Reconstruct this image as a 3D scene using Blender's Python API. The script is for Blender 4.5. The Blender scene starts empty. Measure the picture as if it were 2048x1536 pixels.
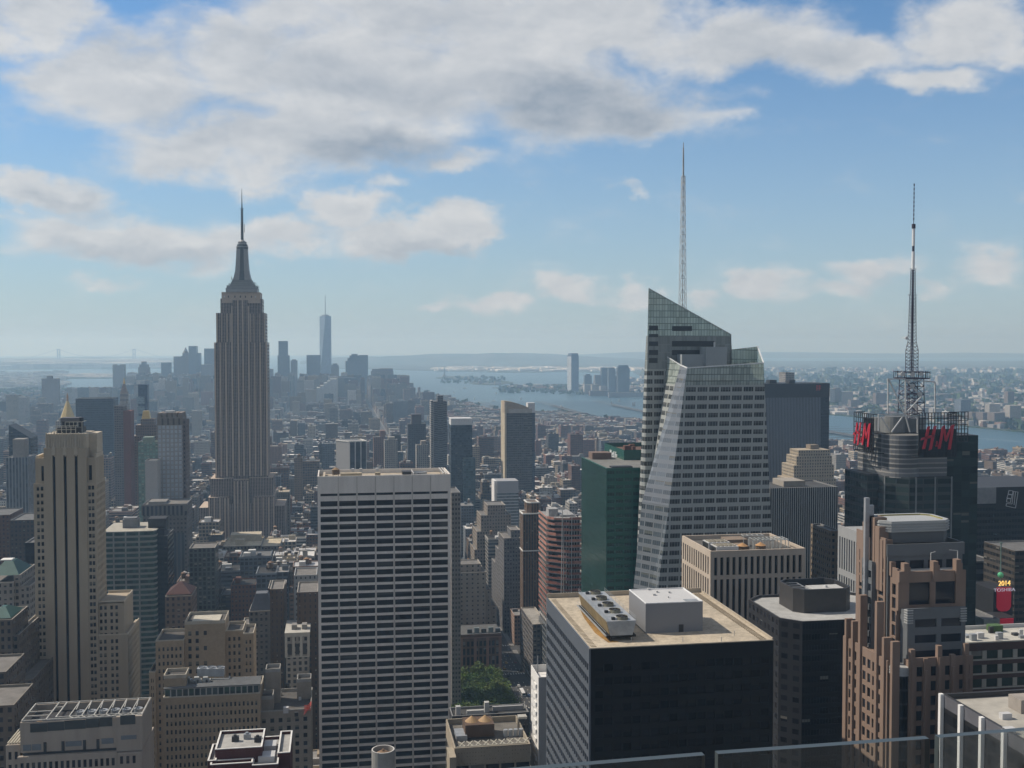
import bpy, math, random
import numpy as np
from mathutils import Vector, Matrix
R = math.radians
random.seed(7)
SC = bpy.context.scene
COL = SC.collection
# ---------------------------------------------------------------- camera, sun, sky
FPX = 2150.0
CAMZ = 260.0
YAW, PITCH = R(9.3), math.atan(77/2150)
cam = bpy.data.cameras.new('camera'); camo = bpy.data.objects.new('camera', cam); COL.objects.link(camo)
cam.sensor_width = 36; cam.lens = 36*FPX/2048
cam.clip_start = .1; cam.clip_end = 120000
camo.location = (0, 0, CAMZ); camo.rotation_euler = (R(90)-PITCH, 0, -YAW)
SC.camera = camo
SC.view_settings.view_transform = 'Standard'; SC.view_settings.look = 'None'
SC.view_settings.exposure = 0.0; SC.view_settings.gamma = 1
SC.cycles.use_denoising = True
SC.cycles.max_bounces = 5; SC.cycles.diffuse_bounces = 2; SC.cycles.glossy_bounces = 3
SC.cycles.transmission_bounces = 4; SC.cycles.transparent_max_bounces = 12; SC.cycles.volume_bounces = 2
SC.cycles.sample_clamp_indirect = 4
SUN_EL = R(46)
SUN_DIR = Vector((-.905*math.cos(SUN_EL), .426*math.cos(SUN_EL), math.sin(SUN_EL))).normalized()
sl = bpy.data.lights.new('sun', 'SUN'); sl.energy = 4.5; sl.angle = R(.53); sl.color = (1, .91, .78)
so = bpy.data.objects.new('sun', sl); COL.objects.link(so)
so.rotation_euler = SUN_DIR.to_track_quat('Z', 'Y').to_euler()
FW = Vector((math.sin(YAW)*math.cos(PITCH), math.cos(YAW)*math.cos(PITCH), -math.sin(PITCH)))
RT = Vector((math.cos(YAW), -math.sin(YAW), 0)); UP = RT.cross(FW)
def ray(px, py): return FW + RT*((px-1024)/FPX) - UP*((py-768)/FPX)
def PY(px, py, Y):
    d = ray(px, py); return Vector((0, 0, CAMZ)) + d*(Y/d.y)
def PX(px, py, X):
    d = ray(px, py); return Vector((0, 0, CAMZ)) + d*(X/d.x)
def PZ(px, py, Z=0.0):
    d = ray(px, py); return Vector((0, 0, CAMZ)) + d*((Z-CAMZ)/d.z)
def proj(p):
    q = Vector(p)-Vector((0, 0, CAMZ)); w = q.dot(FW)
    return 1024+FPX*q.dot(RT)/w, 768-FPX*q.dot(UP)/w, w

# -------- node helper
class NT:
    def __init__(s, tree): s.t = tree; s.n = tree.nodes; s.l = tree.links
    def new(s, typ, ins=None, **props):
        n = s.n.new(typ)
        for k, v in props.items(): setattr(n, k, v)
        for k, v in (ins or {}).items(): s.put(n.inputs[k], v)
        return n
    def put(s, sock, v):
        if isinstance(v, bpy.types.NodeSocket): s.l.new(v, sock)
        elif isinstance(v, (tuple, list)) and len(v) == 3 and sock.type == 'RGBA': sock.default_value = (*v, 1)
        else: sock.default_value = v
    def m(s, op, a, b=0.0, c=0.0, clamp=False):
        n = s.n.new('ShaderNodeMath'); n.operation = op; n.use_clamp = clamp
        s.put(n.inputs[0], a); s.put(n.inputs[1], b); s.put(n.inputs[2], c); return n.outputs[0]
    def mix(s, f, a, b):
        n = s.n.new('ShaderNodeMix'); n.data_type = 'RGBA'
        s.put(n.inputs[0], f); s.put(n.inputs[6], a); s.put(n.inputs[7], b); return n.outputs[2]
    def mul(s, a, b):
        n = s.n.new('ShaderNodeMix'); n.data_type = 'RGBA'; n.blend_type = 'MULTIPLY'; n.inputs[0].default_value = 1
        s.put(n.inputs[6], a); s.put(n.inputs[7], b); return n.outputs[2]
    def mr(s, v, a, b, c=0.0, d=1.0, smooth=False):
        n = s.n.new('ShaderNodeMapRange'); n.interpolation_type = 'SMOOTHSTEP' if smooth else 'LINEAR'
        for i, x in enumerate((v, a, b, c, d)): s.put(n.inputs[i], x)
        return n.outputs[0]
    def vm(s, op, a, b=None, c=None):
        n = s.n.new('ShaderNodeVectorMath'); n.operation = op
        s.put(n.inputs[0], a)
        if b is not None: s.put(n.inputs[1], b)
        if c is not None: s.put(n.inputs[2], c)
        return n
    def noise(s, vec, scale, detail=4, rough=.55, dist=0):
        n = s.new('ShaderNodeTexNoise', {'Scale': scale, 'Detail': detail, 'Roughness': rough, 'Distortion': dist})
        if vec is not None: s.put(n.inputs['Vector'], vec)
        return n.outputs['Fac']

# -------- sky with clouds (by direction only)
W = bpy.data.worlds.new('World'); SC.world = W; W.use_nodes = True
g = NT(W.node_tree); g.n.clear()
dirv = g.new('ShaderNodeTexCoord').outputs['Generated']
sep = g.new('ShaderNodeSeparateXYZ', {0: dirv})
zc = g.m('MAXIMUM', sep.outputs[2], .012)
dv = g.new('ShaderNodeCombineXYZ', {0: sep.outputs[0], 1: sep.outputs[1], 2: zc}).outputs[0]
sky = g.new('ShaderNodeTexSky', {'Vector': dv}, sky_type='NISHITA', sun_disc=False, sun_elevation=SUN_EL,
            sun_rotation=math.atan2(-.905, .426), altitude=250, air_density=1.0, dust_density=.15, ozone_density=3.0)
az = g.m('SUBTRACT', g.m('ARCTAN2', sep.outputs[0], sep.outputs[1]), YAW)
el = g.m('ARCSINE', sep.outputs[2])
p2 = g.new('ShaderNodeCombineXYZ', {0: az, 1: el, 2: 0.0}).outputs[0]
wv = g.new('ShaderNodeTexNoise', {'Vector': g.vm('MULTIPLY', dirv, (1, 1, 1.6)).outputs[0], 'Scale': 7.0, 'Detail': 5.0, 'Roughness': .6}).outputs['Color']
p2 = g.vm('MULTIPLY_ADD', g.vm('SUBTRACT', wv, (.5, .5, .5)).outputs[0], (.16, .10, 0), p2).outputs[0]
def azel(px, py):
    d = ray(px, py).normalized(); return math.atan2(d.x, d.y)-YAW, math.asin(d.z)
# cloud banks: centre and half-size on the photo's scale, strength
BANKS = [(60, 40, 150, 70, 1.1), (470, 130, 260, 125, 1.1), (230, 180, 250, 130, 1.05), (90, 150, 130, 70, .9), (560, 40, 170, 80, .95), (760, 160, 300, 185, 1.2), (980, 110, 260, 160, 1.15),
         (1130, 190, 270, 130, 1.1), (620, 290, 350, 90, 1.05), (1290, 230, 220, 80, .95), (400, 310, 230, 70, 1.0), (540, 355, 170, 45, .85), (1150, 40, 330, 95, 1.1), (880, 20, 420, 80, 1.05),
         (1480, 60, 290, 85, 1.1), (1690, 100, 220, 80, 1.1), (1890, 155, 130, 42, 1.0), (1960, 50, 160, 100, 1.0), (2050, 90, 90, 50, .9), (900, 345, 140, 34, .85), (740, 375, 70, 24, .7), (1430, 240, 80, 40, .75),
         (60, 390, 180, 48, 1.0), (10, 360, 80, 32, .9), (250, 470, 230, 66, 1.05), (430, 480, 210, 58, .95), (690, 425, 100, 46, 1.1), (800, 470, 180, 40, 1.1), (920, 460, 110, 36, 1.1), (560, 470, 170, 46, 1.0), (200, 420, 90, 30, .7),
         (240, 560, 150, 26, .75), (1170, 582, 100, 28, .88), (1010, 600, 90, 24, .85), (880, 608, 80, 20, .75), (1300, 585, 60, 28, .8), (1420, 590, 50, 22, .7), (1530, 568, 80, 40, .98), (1730, 555, 140, 46, 1.0),
         (1650, 592, 140, 28, .8), (1990, 552, 110, 46, .95), (2050, 400, 50, 28, .8), (1250, 398, 50, 16, .6), (1860, 590, 90, 24, .7)]
tot = None
for (cx, cy, rx, ry, wt) in BANKS:
    a0, e0 = azel(cx, cy); a1, _ = azel(cx+rx*1.12, cy); _, e1 = azel(cx, cy-ry*1.15)
    sx, sy = 1/(a1-a0), 1/(e1-e0)
    ln = g.vm('LENGTH', g.vm('MULTIPLY_ADD', p2, (sx, sy, 0), (-a0*sx, -e0*sy, 0)).outputs[0]).outputs['Value']
    k = g.mr(ln, 1.25, .1, 0.0, wt, True)
    tot = k if tot is None else g.m('SMOOTH_MAX', tot, k, .25)
# elsewhere (behind and overhead) loose random cloud
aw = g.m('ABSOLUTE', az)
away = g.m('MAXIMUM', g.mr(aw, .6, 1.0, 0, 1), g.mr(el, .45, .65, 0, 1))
sv = g.vm('MULTIPLY', dv, (1, 1, 2.1)).outputs[0]
low = g.noise(sv, 2.4, 3, .5)
tot = g.m('ADD', tot, g.m('MULTIPLY', away, g.mr(low, .55, .72, 0, .6)))
n1 = g.noise(sv, 13.0, 12, .62, .2)
soff = g.vm('ADD', sv, (-.008, .003, .016)).outputs[0]
n2 = g.noise(soff, 13.0, 12, .62, .2)
big = g.noise(sv, 5.0, 4, .5)
base = g.m('ADD', tot, g.m('MULTIPLY', g.m('SUBTRACT', n1, .5), 1.05))
dens = g.mr(base, .18, .92, 0, 1, True)
emb = g.m('MULTIPLY', g.m('SUBTRACT', n1, n2), 1.0)
shade = None
for (cx, cy, rx, ry, wt) in [(1150, 200, 240, 90, .9), (760, 320, 180, 45, .95), (440, 250, 200, 70, .45), (640, 150, 200, 60, .4), (1290, 240, 110, 50, .7), (1560, 110, 160, 45, .4), (300, 505, 180, 24, .6), (820, 492, 150, 18, .55), (90, 405, 110, 20, .5), (1740, 590, 120, 18, .5), (200, 120, 120, 40, .3)]:
    a0, e0 = azel(cx, cy); a1, _ = azel(cx+rx*1.2, cy); _, e1 = azel(cx, cy-ry*1.2); sx, sy = 1/(a1-a0), 1/(e1-e0)
    k = g.mr(g.vm('LENGTH', g.vm('MULTIPLY_ADD', p2, (sx, sy, 0), (-a0*sx, -e0*sy, 0)).outputs[0]).outputs['Value'], 1.2, .1, 0.0, wt, True)
    shade = k if shade is None else g.m('MAXIMUM', shade, k)
thick = g.m('ADD', g.m('MULTIPLY', shade, 1.0), g.mr(g.m('ADD', tot, g.m('MULTIPLY', g.m('SUBTRACT', big, .5), 1.6)), .7, 1.7, 0, .55, True), 0, True)
lit = g.m('ADD', g.m('SUBTRACT', .86, g.m('MULTIPLY', thick, .66)), emb, 0, True)
ccol = g.mix(lit, (.29, .35, .43), (.73, .74, .75))
hz = g.m('POWER', g.mr(el, -.01, .36, 1, 0), 1.6)          # bright milky air near the horizon, only towards the view
skc = g.mix(g.m('MULTIPLY', hz, .88), g.mul(sky.outputs[0], (.070, .100, .118)), (.42, .49, .55))
skc = g.mix(g.m('MULTIPLY', away, .65), skc, (.335, .325, .32))   # sky greyed behind and overhead, added to neutralise the blue shade light
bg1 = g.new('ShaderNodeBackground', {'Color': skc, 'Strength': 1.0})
bg2 = g.new('ShaderNodeBackground', {'Color': ccol, 'Strength': .95})
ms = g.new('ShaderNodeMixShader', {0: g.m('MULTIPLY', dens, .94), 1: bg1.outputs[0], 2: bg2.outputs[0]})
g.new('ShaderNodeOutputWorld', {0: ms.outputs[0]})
W.cycles.sampling_method = 'MANUAL'; W.cycles.sample_map_resolution = 512
# ---------------------------------------------------------------- helpers
def tag(o, label=None, cat=None, group=None, kind=None):
    if label: o['label'] = label
    if cat: o['category'] = cat
    if group: o['group'] = group
    if kind: o['kind'] = kind
    return o
def thing(name, label, cat, loc, group=None):
    o = bpy.data.objects.new(name, None); COL.objects.link(o); o.location = loc
    return tag(o, label, cat, group)
def abs_loc(o):
    v = Vector((0, 0, 0))
    while o is not None: v += o.location; o = o.parent
    return v
class MB:
    def __init__(s): s.v = []; s.f = []; s.uv = []; s.mi = []; s.c = []
    def poly(s, pts, mi=0, uv=None, c=(1, 1, 1)):
        n = len(s.v); s.v += [tuple(p) for p in pts]; s.f.append(tuple(range(n, n+len(pts))))
        s.uv += uv or [(0, 0)]*len(pts); s.mi.append(mi); s.c += [(*c, 1)]*len(pts)
    def wall(s, x0, y0, x1, y1, z0, z1, bay, fl, mi=0, c=(1, 1, 1)):
        # vertical quad seen with (x0,y0) on its left
        L = math.hypot(x1-x0, y1-y0); nb = max(1, round(L/bay)) if bay else 1; nf = (z1-z0)/fl if fl else 1
        s.poly([(x0, y0, z0), (x1, y1, z0), (x1, y1, z1), (x0, y0, z1)], mi, [(0, -nf), (nb, -nf), (nb, 0), (0, 0)], c)
    def box(s, x0, x1, y0, y1, z0, z1, mi=0, c=(1, 1, 1), bay=0, fl=0, top=True, bot=False, tmi=None):
        s.wall(x0, y0, x1, y0, z0, z1, bay, fl, mi, c); s.wall(x1, y0, x1, y1, z0, z1, bay, fl, mi, c)
        s.wall(x1, y1, x0, y1, z0, z1, bay, fl, mi, c); s.wall(x0, y1, x0, y0, z0, z1, bay, fl, mi, c)
        if top: s.poly([(x0, y0, z1), (x1, y0, z1), (x1, y1, z1), (x0, y1, z1)], mi if tmi is None else tmi, [(0, 0)]*4, c)
        if bot: s.poly([(x0, y1, z0), (x1, y1, z0), (x1, y0, z0), (x0, y0, z0)], mi, None, c)
    def shell(s, x0, x1, y0, y1, z0, z1, bay, fl, mi=0, cap=1, t=.45, ph=.9, c=(1, 1, 1)):
        """outer walls with a parapet (open top)"""
        s.box(x0, x1, y0, y1, z0, z1, mi, c, bay, fl, top=False)
        a = [(x0, y0), (x1, y0), (x1, y1), (x0, y1)]; b = [(x0+t, y0+t), (x1-t, y0+t), (x1-t, y1-t), (x0+t, y1-t)]
        for i in range(4):
            j = (i+1) % 4
            s.poly([(*a[i], z1), (*a[j], z1), (*b[j], z1), (*b[i], z1)], cap, None, c)
            s.poly([(*b[i], z1), (*b[j], z1), (*b[j], z1-ph), (*b[i], z1-ph)], cap, None, c)
    def prism(s, pts, z0, z1, mi=0, c=(1, 1, 1), bay=0, fl=0, top=True, tmi=None):
        n = len(pts)                      # counter-clockwise from above
        for i in range(n):
            a, b = pts[i], pts[(i+1) % n]; s.wall(a[0], a[1], b[0], b[1], z0, z1, bay, fl, mi, c)
        if top: s.poly([(*p, z1) for p in pts], mi if tmi is None else tmi, None, c)
    def loft(s, a, b, mi=0, c=(1, 1, 1), top=True, bay=0, fl=0, skip=(), vz=None):
        n = len(a)
        for i in range(n):
            if i in skip: continue
            j = (i+1) % n
            L = (Vector(a[i])-Vector(a[j])).length; Lb = (Vector(b[i])-Vector(b[j])).length
            u0 = L/bay if bay else 1; u1 = Lb/bay if bay else 1; zz = vz if vz is not None else b[i][2]
            f = fl or 1
            s.poly([a[i], a[j], b[j], b[i]], mi, [(0, (a[i][2]-zz)/f), (u0, (a[j][2]-zz)/f), ((u0+u1)/2, (b[j][2]-zz)/f), ((u0-u1)/2, (b[i][2]-zz)/f)], c)
        if top: s.poly(b, mi, None, c)
    def cyl(s, x, y, z0, z1, r0, r1=None, n=12, mi=0, c=(1, 1, 1), top=True, bay=0, fl=0):
        r1 = r0 if r1 is None else r1
        a = [(x+r0*math.cos(2*math.pi*i/n), y+r0*math.sin(2*math.pi*i/n), z0) for i in range(n)]
        b = [(x+r1*math.cos(2*math.pi*i/n), y+r1*math.sin(2*math.pi*i/n), z1) for i in range(n)]
        s.loft(a, b, mi, c, top and r1 > 1e-4, bay, fl)
    def bar(s, p, q, w, mi=0, c=(1, 1, 1)):
        p, q = Vector(p), Vector(q); d = (q-p)
        if d.length < 1e-6: return
        d.normalize(); u = d.cross(Vector((0, 0, 1)))
        if u.length < 1e-3: u = Vector((1, 0, 0))
        u.normalize(); v = d.cross(u); h = w/2
        a = [p+u*h+v*h, p-u*h+v*h, p-u*h-v*h, p+u*h-v*h]; b = [x+(q-p) for x in a]
        for i in range(4):
            j = (i+1) % 4; s.poly([a[j], a[i], b[i], b[j]], mi, None, c)
        s.poly(a, mi, None, c); s.poly(b[::-1], mi, None, c)
    def mesh(s, name, mats, off):
        me = bpy.data.meshes.new(name); ox, oy, oz = off
        me.from_pydata([(x-ox, y-oy, z-oz) for x, y, z in s.v], [], s.f)
        for m in (mats if isinstance(mats, (list, tuple)) else [mats]): me.materials.append(m)
        uvl = me.uv_layers.new(name='UV'); uvl.data.foreach_set('uv', np.array(s.uv, 'f').ravel())
        ca = me.color_attributes.new('Col', 'FLOAT_COLOR', 'CORNER'); ca.data.foreach_set('color', np.array(s.c, 'f').ravel())
        me.polygons.foreach_set('material_index', np.array(s.mi, 'i')); me.update()
        return me
    def build(s, name, mats, parent=None, loc=None):
        """one mesh object; with a parent its vertices are stored relative to the parent"""
        base = abs_loc(parent) if parent is not None else Vector(loc or (0, 0, 0))
        o = bpy.data.objects.new(name, s.mesh(name, mats, base)); COL.objects.link(o)
        if parent is not None: o.parent = parent
        else: o.location = base
        return o
def lin(r, g_, b): return tuple(((v/255+.055)/1.055)**2.4 if v > 10 else v/255/12.92 for v in (r, g_, b))

# ---------------------------------------------------------------- materials
MC = {}
def plain(key, col, rough=.8, metal=0, noise=.18, nscale=.35, spec=.4, emit=0, streak=False):
    if key in MC: return MC[key]
    m = bpy.data.materials.new(key); m.use_nodes = True; t = NT(m.node_tree); b = m.node_tree.nodes['Principled BSDF']
    tc = t.new('ShaderNodeTexCoord').outputs['Object']
    vec = t.vm('MULTIPLY', tc, (1, 1, .12)).outputs[0] if streak else tc
    n = t.noise(vec, nscale, 5, .6); n3 = t.noise(tc, nscale*.12, 2, .5)
    k = t.m('ADD', t.mr(n, .25, .75, 1-noise, 1+noise), t.mr(n3, .3, .7, -noise*.5, noise*.5))
    at = t.new('ShaderNodeAttribute', attribute_name='Col').outputs['Color']
    c = t.mul(t.mul(col, at), t.new('ShaderNodeCombineColor', {0: k, 1: k, 2: k}).outputs[0])
    t.put(b.inputs['Base Color'], c); b.inputs['Roughness'].default_value = rough; b.inputs['Metallic'].default_value = metal
    b.inputs['Specular IOR Level'].default_value = spec
    if emit: t.put(b.inputs['Emission Color'], col); b.inputs['Emission Strength'].default_value = emit
    MC[key] = m; return m
def fac(key, wall, glass=(.012, .015, .02), ww=.5, wh=.55, rg=.12, rw=.85, vary=.8, blind=(.16, .155, .14), bl=.25, mull=0, noise=.16, band=None, spec=.28, offv=.5, slab=0):
    """facade: one UV unit = one bay by one storey"""
    if key in MC: return MC[key]
    m = bpy.data.materials.new(key); m.use_nodes = True; t = NT(m.node_tree); b = m.node_tree.nodes['Principled BSDF']
    uv = t.new('ShaderNodeUVMap', uv_map='UV').outputs[0]; sp = t.new('ShaderNodeSeparateXYZ', {0: uv})
    u, v = sp.outputs[0], sp.outputs[1]
    fu, fv = t.m('FRACT', u), t.m('FRACT', v)
    mu = t.m('LESS_THAN', t.m('ABSOLUTE', t.m('SUBTRACT', fu, .5)), ww/2)
    mv = t.m('LESS_THAN', t.m('ABSOLUTE', t.m('SUBTRACT', fv, offv)), wh/2)
    mask = t.m('MULTIPLY', mu, mv)
    cell = t.new('ShaderNodeCombineXYZ', {0: t.m('FLOOR', u), 1: t.m('FLOOR', v), 2: t.new('ShaderNodeObjectInfo').outputs['Random']}).outputs[0]
    wn = t.new('ShaderNodeTexWhiteNoise', {'Vector': cell}, noise_dimensions='3D')
    r = wn.outputs['Value']
    at = t.new('ShaderNodeAttribute', attribute_name='Col').outputs['Color']
    gl = t.mix(t.m('MULTIPLY', r, vary), glass, tuple(min(1, x*2.6+.008) for x in glass))
    r2 = t.m('FRACT', t.m('MULTIPLY', r, 17.3))
    isb = t.m('MULTIPLY', t.m('LESS_THAN', r2, bl), t.m('GREATER_THAN', fv, t.m('ADD', offv-.1, t.m('MULTIPLY', r, .3))))
    gl = t.mix(isb, gl, blind)
    tc = t.new('ShaderNodeTexCoord').outputs['Object']
    n = t.noise(t.vm('MULTIPLY', tc, (1, 1, .25)).outputs[0], .22, 5, .6)
    k = t.mr(n, .25, .75, 1-noise, 1+noise)
    wc = t.mul(t.mul(wall, at), t.new('ShaderNodeCombineColor', {0: k, 1: k, 2: k}).outputs[0])
    if band is not None:   # spandrel between windows of a bay
        wc = t.mix(t.m('MULTIPLY', mu, 1.0), wc, band)
    if mull:
        mm = t.m('GREATER_THAN', t.m('ABSOLUTE', t.m('SUBTRACT', t.m('FRACT', t.m('MULTIPLY', fu, float(mull))), .5)), .44)
        mask = t.m('MULTIPLY', mask, t.m('SUBTRACT', 1.0, t.m('MULTIPLY', mm, .75)))
    t.put(b.inputs['Base Color'], t.mix(mask, wc, gl))
    t.put(b.inputs['Roughness'], t.mr(mask, 0, 1, rw, rg)); b.inputs['Specular IOR Level'].default_value = spec
    bp = t.new('ShaderNodeBump', {'Strength': .6, 'Distance': .25, 'Height': t.m('SUBTRACT', 1.0, mask)})
    # slight pane-to-pane tilt so reflections break up
    jit = t.vm('SCALE', t.vm('SUBTRACT', wn.outputs['Color'], (.5, .5, .5)).outputs[0]); jit.inputs['Scale'].default_value = .016
    nn = t.vm('NORMALIZE', t.vm('ADD', bp.outputs[0], t.vm('MULTIPLY', jit.outputs[0], t.new('ShaderNodeCombineXYZ', {0: mask, 1: mask, 2: mask}).outputs[0]).outputs[0]).outputs[0]).outputs[0]
    t.put(b.inputs['Normal'], nn)
    MC[key] = m; return m
def pane(key, glass, rough=.08, vary=1.0, blind=(.2, .19, .17), bl=.22, spec=.28):
    """material for modelled windows: each pane its own tint"""
    if key in MC: return MC[key]
    m = bpy.data.materials.new(key); m.use_nodes = True; t = NT(m.node_tree); b = m.node_tree.nodes['Principled BSDF']
    at = t.new('ShaderNodeAttribute', attribute_name='Col').outputs['Color']
    rr = t.m('FRACT', t.m('ADD', t.new('ShaderNodeObjectInfo').outputs['Random'], t.new('ShaderNodeSeparateColor', {0: at}).outputs[0]))
    gl = t.mix(t.m('MULTIPLY', rr, vary), glass, tuple(min(1, x*2.8+.01) for x in glass))
    fv = t.new('ShaderNodeSeparateXYZ', {0: t.new('ShaderNodeUVMap', uv_map='UV').outputs[0]}).outputs[1]
    r2 = t.m('FRACT', t.m('MULTIPLY', rr, 13.7))
    isb = t.m('MULTIPLY', t.m('LESS_THAN', r2, bl), t.m('GREATER_THAN', fv, t.m('SUBTRACT', -.25, t.m('MULTIPLY', rr, .5))))
    t.put(b.inputs['Base Color'], t.mix(isb, gl, blind)); b.inputs['Roughness'].default_value = rough
    b.inputs['Specular IOR Level'].default_value = spec
    MC[key] = m; return m

# ---------------------------------------------------------------- modelled windows
def mapper(axis, plane):
    # (u, depth inward, z) -> box bounds
    if axis == 'n': return lambda u0, u1, d0, d1: (u0, u1, plane+d0, plane+d1)
    if axis == 'e': return lambda u0, u1, d0, d1: (plane+d0, plane+d1, u0, u1)
    return lambda u0, u1, d0, d1: (plane-d1, plane-d0, u0, u1)
def facade(wl, wins, axis, plane, u0, u1, z0, z1, cols, rows, mi=0, rec=.4, c=(1, 1, 1), pmi=None):
    """a wall of thickness rec with real openings; cols=[(a,b)..], rows=[(a,b)..]; panes go to wins"""
    mp = mapper(axis, plane); rows = sorted(rows); cols = sorted(cols); zz = z0
    for (a, b) in rows:
        if a > zz+1e-3: wl.box(*mp(u0, u1, 0, rec), zz, a, mi, c, bot=True)
        uu = u0
        for (p, q) in cols:
            if p > uu+1e-3: wl.box(*mp(uu, p, 0, rec), a, b, mi if pmi is None else pmi, c)
            uu = q
        if u1 > uu+1e-3: wl.box(*mp(uu, u1, 0, rec), a, b, mi if pmi is None else pmi, c)
        zz = b
        for (p, q) in cols: wins.append((*mp(p, q, rec-.12, rec-.02), a, b))
    if z1 > zz+1e-3: wl.box(*mp(u0, u1, 0, rec), zz, z1, mi, c, bot=True)
WM = {}
def put_windows(root, wins, mat, name='window', limit=100):
    def vis(w):
        px, py, d = proj(((w[0]+w[1])/2, (w[2]+w[3])/2, (w[4]+w[5])/2))
        return (0 if (-20 < px < 2068 and -20 < py < 1556) else 1, d)
    wins = sorted(wins, key=vis); base = abs_loc(root)
    for w in wins[:limit]:
        dx, dy, dz = w[1]-w[0], w[3]-w[2], w[5]-w[4]; k = (round(dx, 2), round(dy, 2), round(dz, 2), mat.name)
        if k not in WM:
            b = MB(); b.box(-dx/2, dx/2, -dy/2, dy/2, 0, dz, bay=9999, fl=dz); WM[k] = b.mesh(name, mat, (0, 0, 0))
        o = bpy.data.objects.new(name, WM[k]); COL.objects.link(o); o.parent = root
        o.location = Vector(((w[0]+w[1])/2, (w[2]+w[3])/2, w[4]))-base
    if len(wins) > limit:
        b = MB()
        for w in wins[limit:]: b.box(*w, c=(random.random(), .5, .5), bay=9999, fl=w[5]-w[4])
        o = b.build(name+'s', mat, root); o['kind'] = 'stuff'
def grid(a, b, n, frac):
    s = (b-a)/n; return [(a+s*(i+.5)-s*frac/2, a+s*(i+.5)+s*frac/2) for i in range(n)]
def rowsdown(top, n, h, frac, zmin=0):
    r = []
    for i in range(n):
        zt = top-h*i
        if zt-h < zmin: break
        r.append((zt-h*(.5+frac/2), zt-h*(.5-frac/2)))
    return r

FOOT = []      # footprints and heights already taken: x0,x1,y0,y1,z
LM = []        # landmarks: px, depth, phrase
def reg(x0, x1, y0, y1, z, phrase=None):
    FOOT.append((min(x0, x1), max(x0, x1), y0, y1, z))
    if phrase:
        px, py, d = proj(((x0+x1)/2, y0, z)); LM.append((px, d, phrase))
def T(pl, pr, pt, Y, D=None, pf=None):
    """pixel extents of the north face at distance Y -> x0,x1,y0,y1,z; pf = pixel of the far corner of the visible side face"""
    x0, x1 = PY(pl, pt, Y).x, PY(pr, pt, Y).x; z = PY((pl+pr)/2, pt, Y).z
    if pf is not None:
        D = abs(PX(pf, pt, x1 if pf > pr else x0).y - Y)
    return x0, x1, Y, Y+D, z
# ---------------------------------------------------------------- ground, water, far shores, haze
WZ = -5.0
m_water = bpy.data.materials.new('harbour_water'); m_water.use_nodes = True
t = NT(m_water.node_tree); b = m_water.node_tree.nodes['Principled BSDF']
tc = t.new('ShaderNodeTexCoord').outputs['Object']
wn = t.noise(t.vm('MULTIPLY', tc, (1, .35, 1)).outputs[0], .0016, 4, .6)
t.put(b.inputs['Base Color'], t.mix(t.mr(wn, .35, .65), (.035, .085, .12), (.055, .115, .15)))
b.inputs['Roughness'].default_value = .38; b.inputs['Specular IOR Level'].default_value = .35
t.put(b.inputs['Normal'], t.new('ShaderNodeBump', {'Strength': .25, 'Distance': 1.5, 'Height': t.noise(tc, .03, 3, .6)}).outputs[0])
FAR = 27500.0
mb = MB(); n = 64
mb.poly([(FAR*1.06*math.sin(2*math.pi*i/n), FAR*1.06*math.cos(2*math.pi*i/n), WZ) for i in range(n)][::-1])
o = mb.build('water', m_water); o['kind'] = 'structure'

def landmat(key, a, b_, sc=.004):
    m = bpy.data.materials.new(key); m.use_nodes = True; t = NT(m.node_tree); bs = m.node_tree.nodes['Principled BSDF']
    tc = t.new('ShaderNodeTexCoord').outputs['Object']
    n1 = t.noise(tc, sc, 6, .62); n2 = t.noise(tc, sc*14, 3, .7)
    c = t.mix(t.mr(n1, .4, .6), a, b_)
    c = t.mix(t.m('MULTIPLY', t.mr(n2, .52, .7), .6), c, (.16, .15, .14))
    t.put(bs.inputs['Base Color'], c); bs.inputs['Roughness'].default_value = .95; bs.inputs['Specular IOR Level'].default_value = .1
    return m
m_city = landmat('city_ground', (.05, .05, .05), (.075, .07, .065), .02)
m_green = landmat('shore_ground', (.035, .055, .03), (.09, .09, .075), .0022)
def land(name, pts, z, mat, thick=6):
    mb = MB(); mb.poly([(x, y, z) for x, y in pts])
    n = len(pts)
    for i in range(n):
        a, c = pts[i], pts[(i+1) % n]; mb.poly([(*a, z-thick), (*c, z-thick), (*c, z), (*a, z)])
    o = mb.build(name, mat); o['kind'] = 'structure'; return o
def shore(pxs, z=0.0): return [(p.x, p.y) for p in (PZ(x, y, z) for x, y in pxs)]
def ccw(pts):
    a = sum(pts[i][0]*pts[(i+1) % len(pts)][1]-pts[(i+1) % len(pts)][0]*pts[i][1] for i in range(len(pts)))
    return pts if a > 0 else pts[::-1]
main_shore = shore([(-260, 792), (60, 794), (120, 786), (180, 780), (235, 778), (300, 772), (420, 776), (560, 778), (690, 784), (800, 786), (830, 795), (905, 801), (960, 812), (1010, 824), (1130, 827), (1280, 842), (1450, 862), (1660, 888), (1780, 897), (2048, 921), (2300, 945)])
land('ground', ccw([(-5200, -1800)]+main_shore+[(2300, -1800)]), 0, m_city)
nj = shore([(1118, 787), (1150, 781), (1215, 783), (1262, 790), (1300, 786), (1420, 797), (1560, 808), (1655, 827), (1760, 836), (1900, 848), (2048, 862), (2300, 886)])
nj_far = shore([(2300, 722), (1750, 722), (1500, 722), (1330, 727), (1262, 741), (1290, 756), (1180, 770)])
land('far_shore_ground', ccw(nj+nj_far), -1.5, m_green, 4)
land('far_shore_ground', ccw(shore([(-260, 776), (60, 778), (112, 770), (122, 757), (225, 756), (232, 751), (120, 750), (60, 743), (-260, 742)])), -1.5, m_green, 4)
land('far_shore_ground', ccw(shore([(-260, 737), (60, 739), (180, 736), (262, 733), (290, 727), (240, 722), (-260, 722)])), -1.5, m_green, 4)
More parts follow.
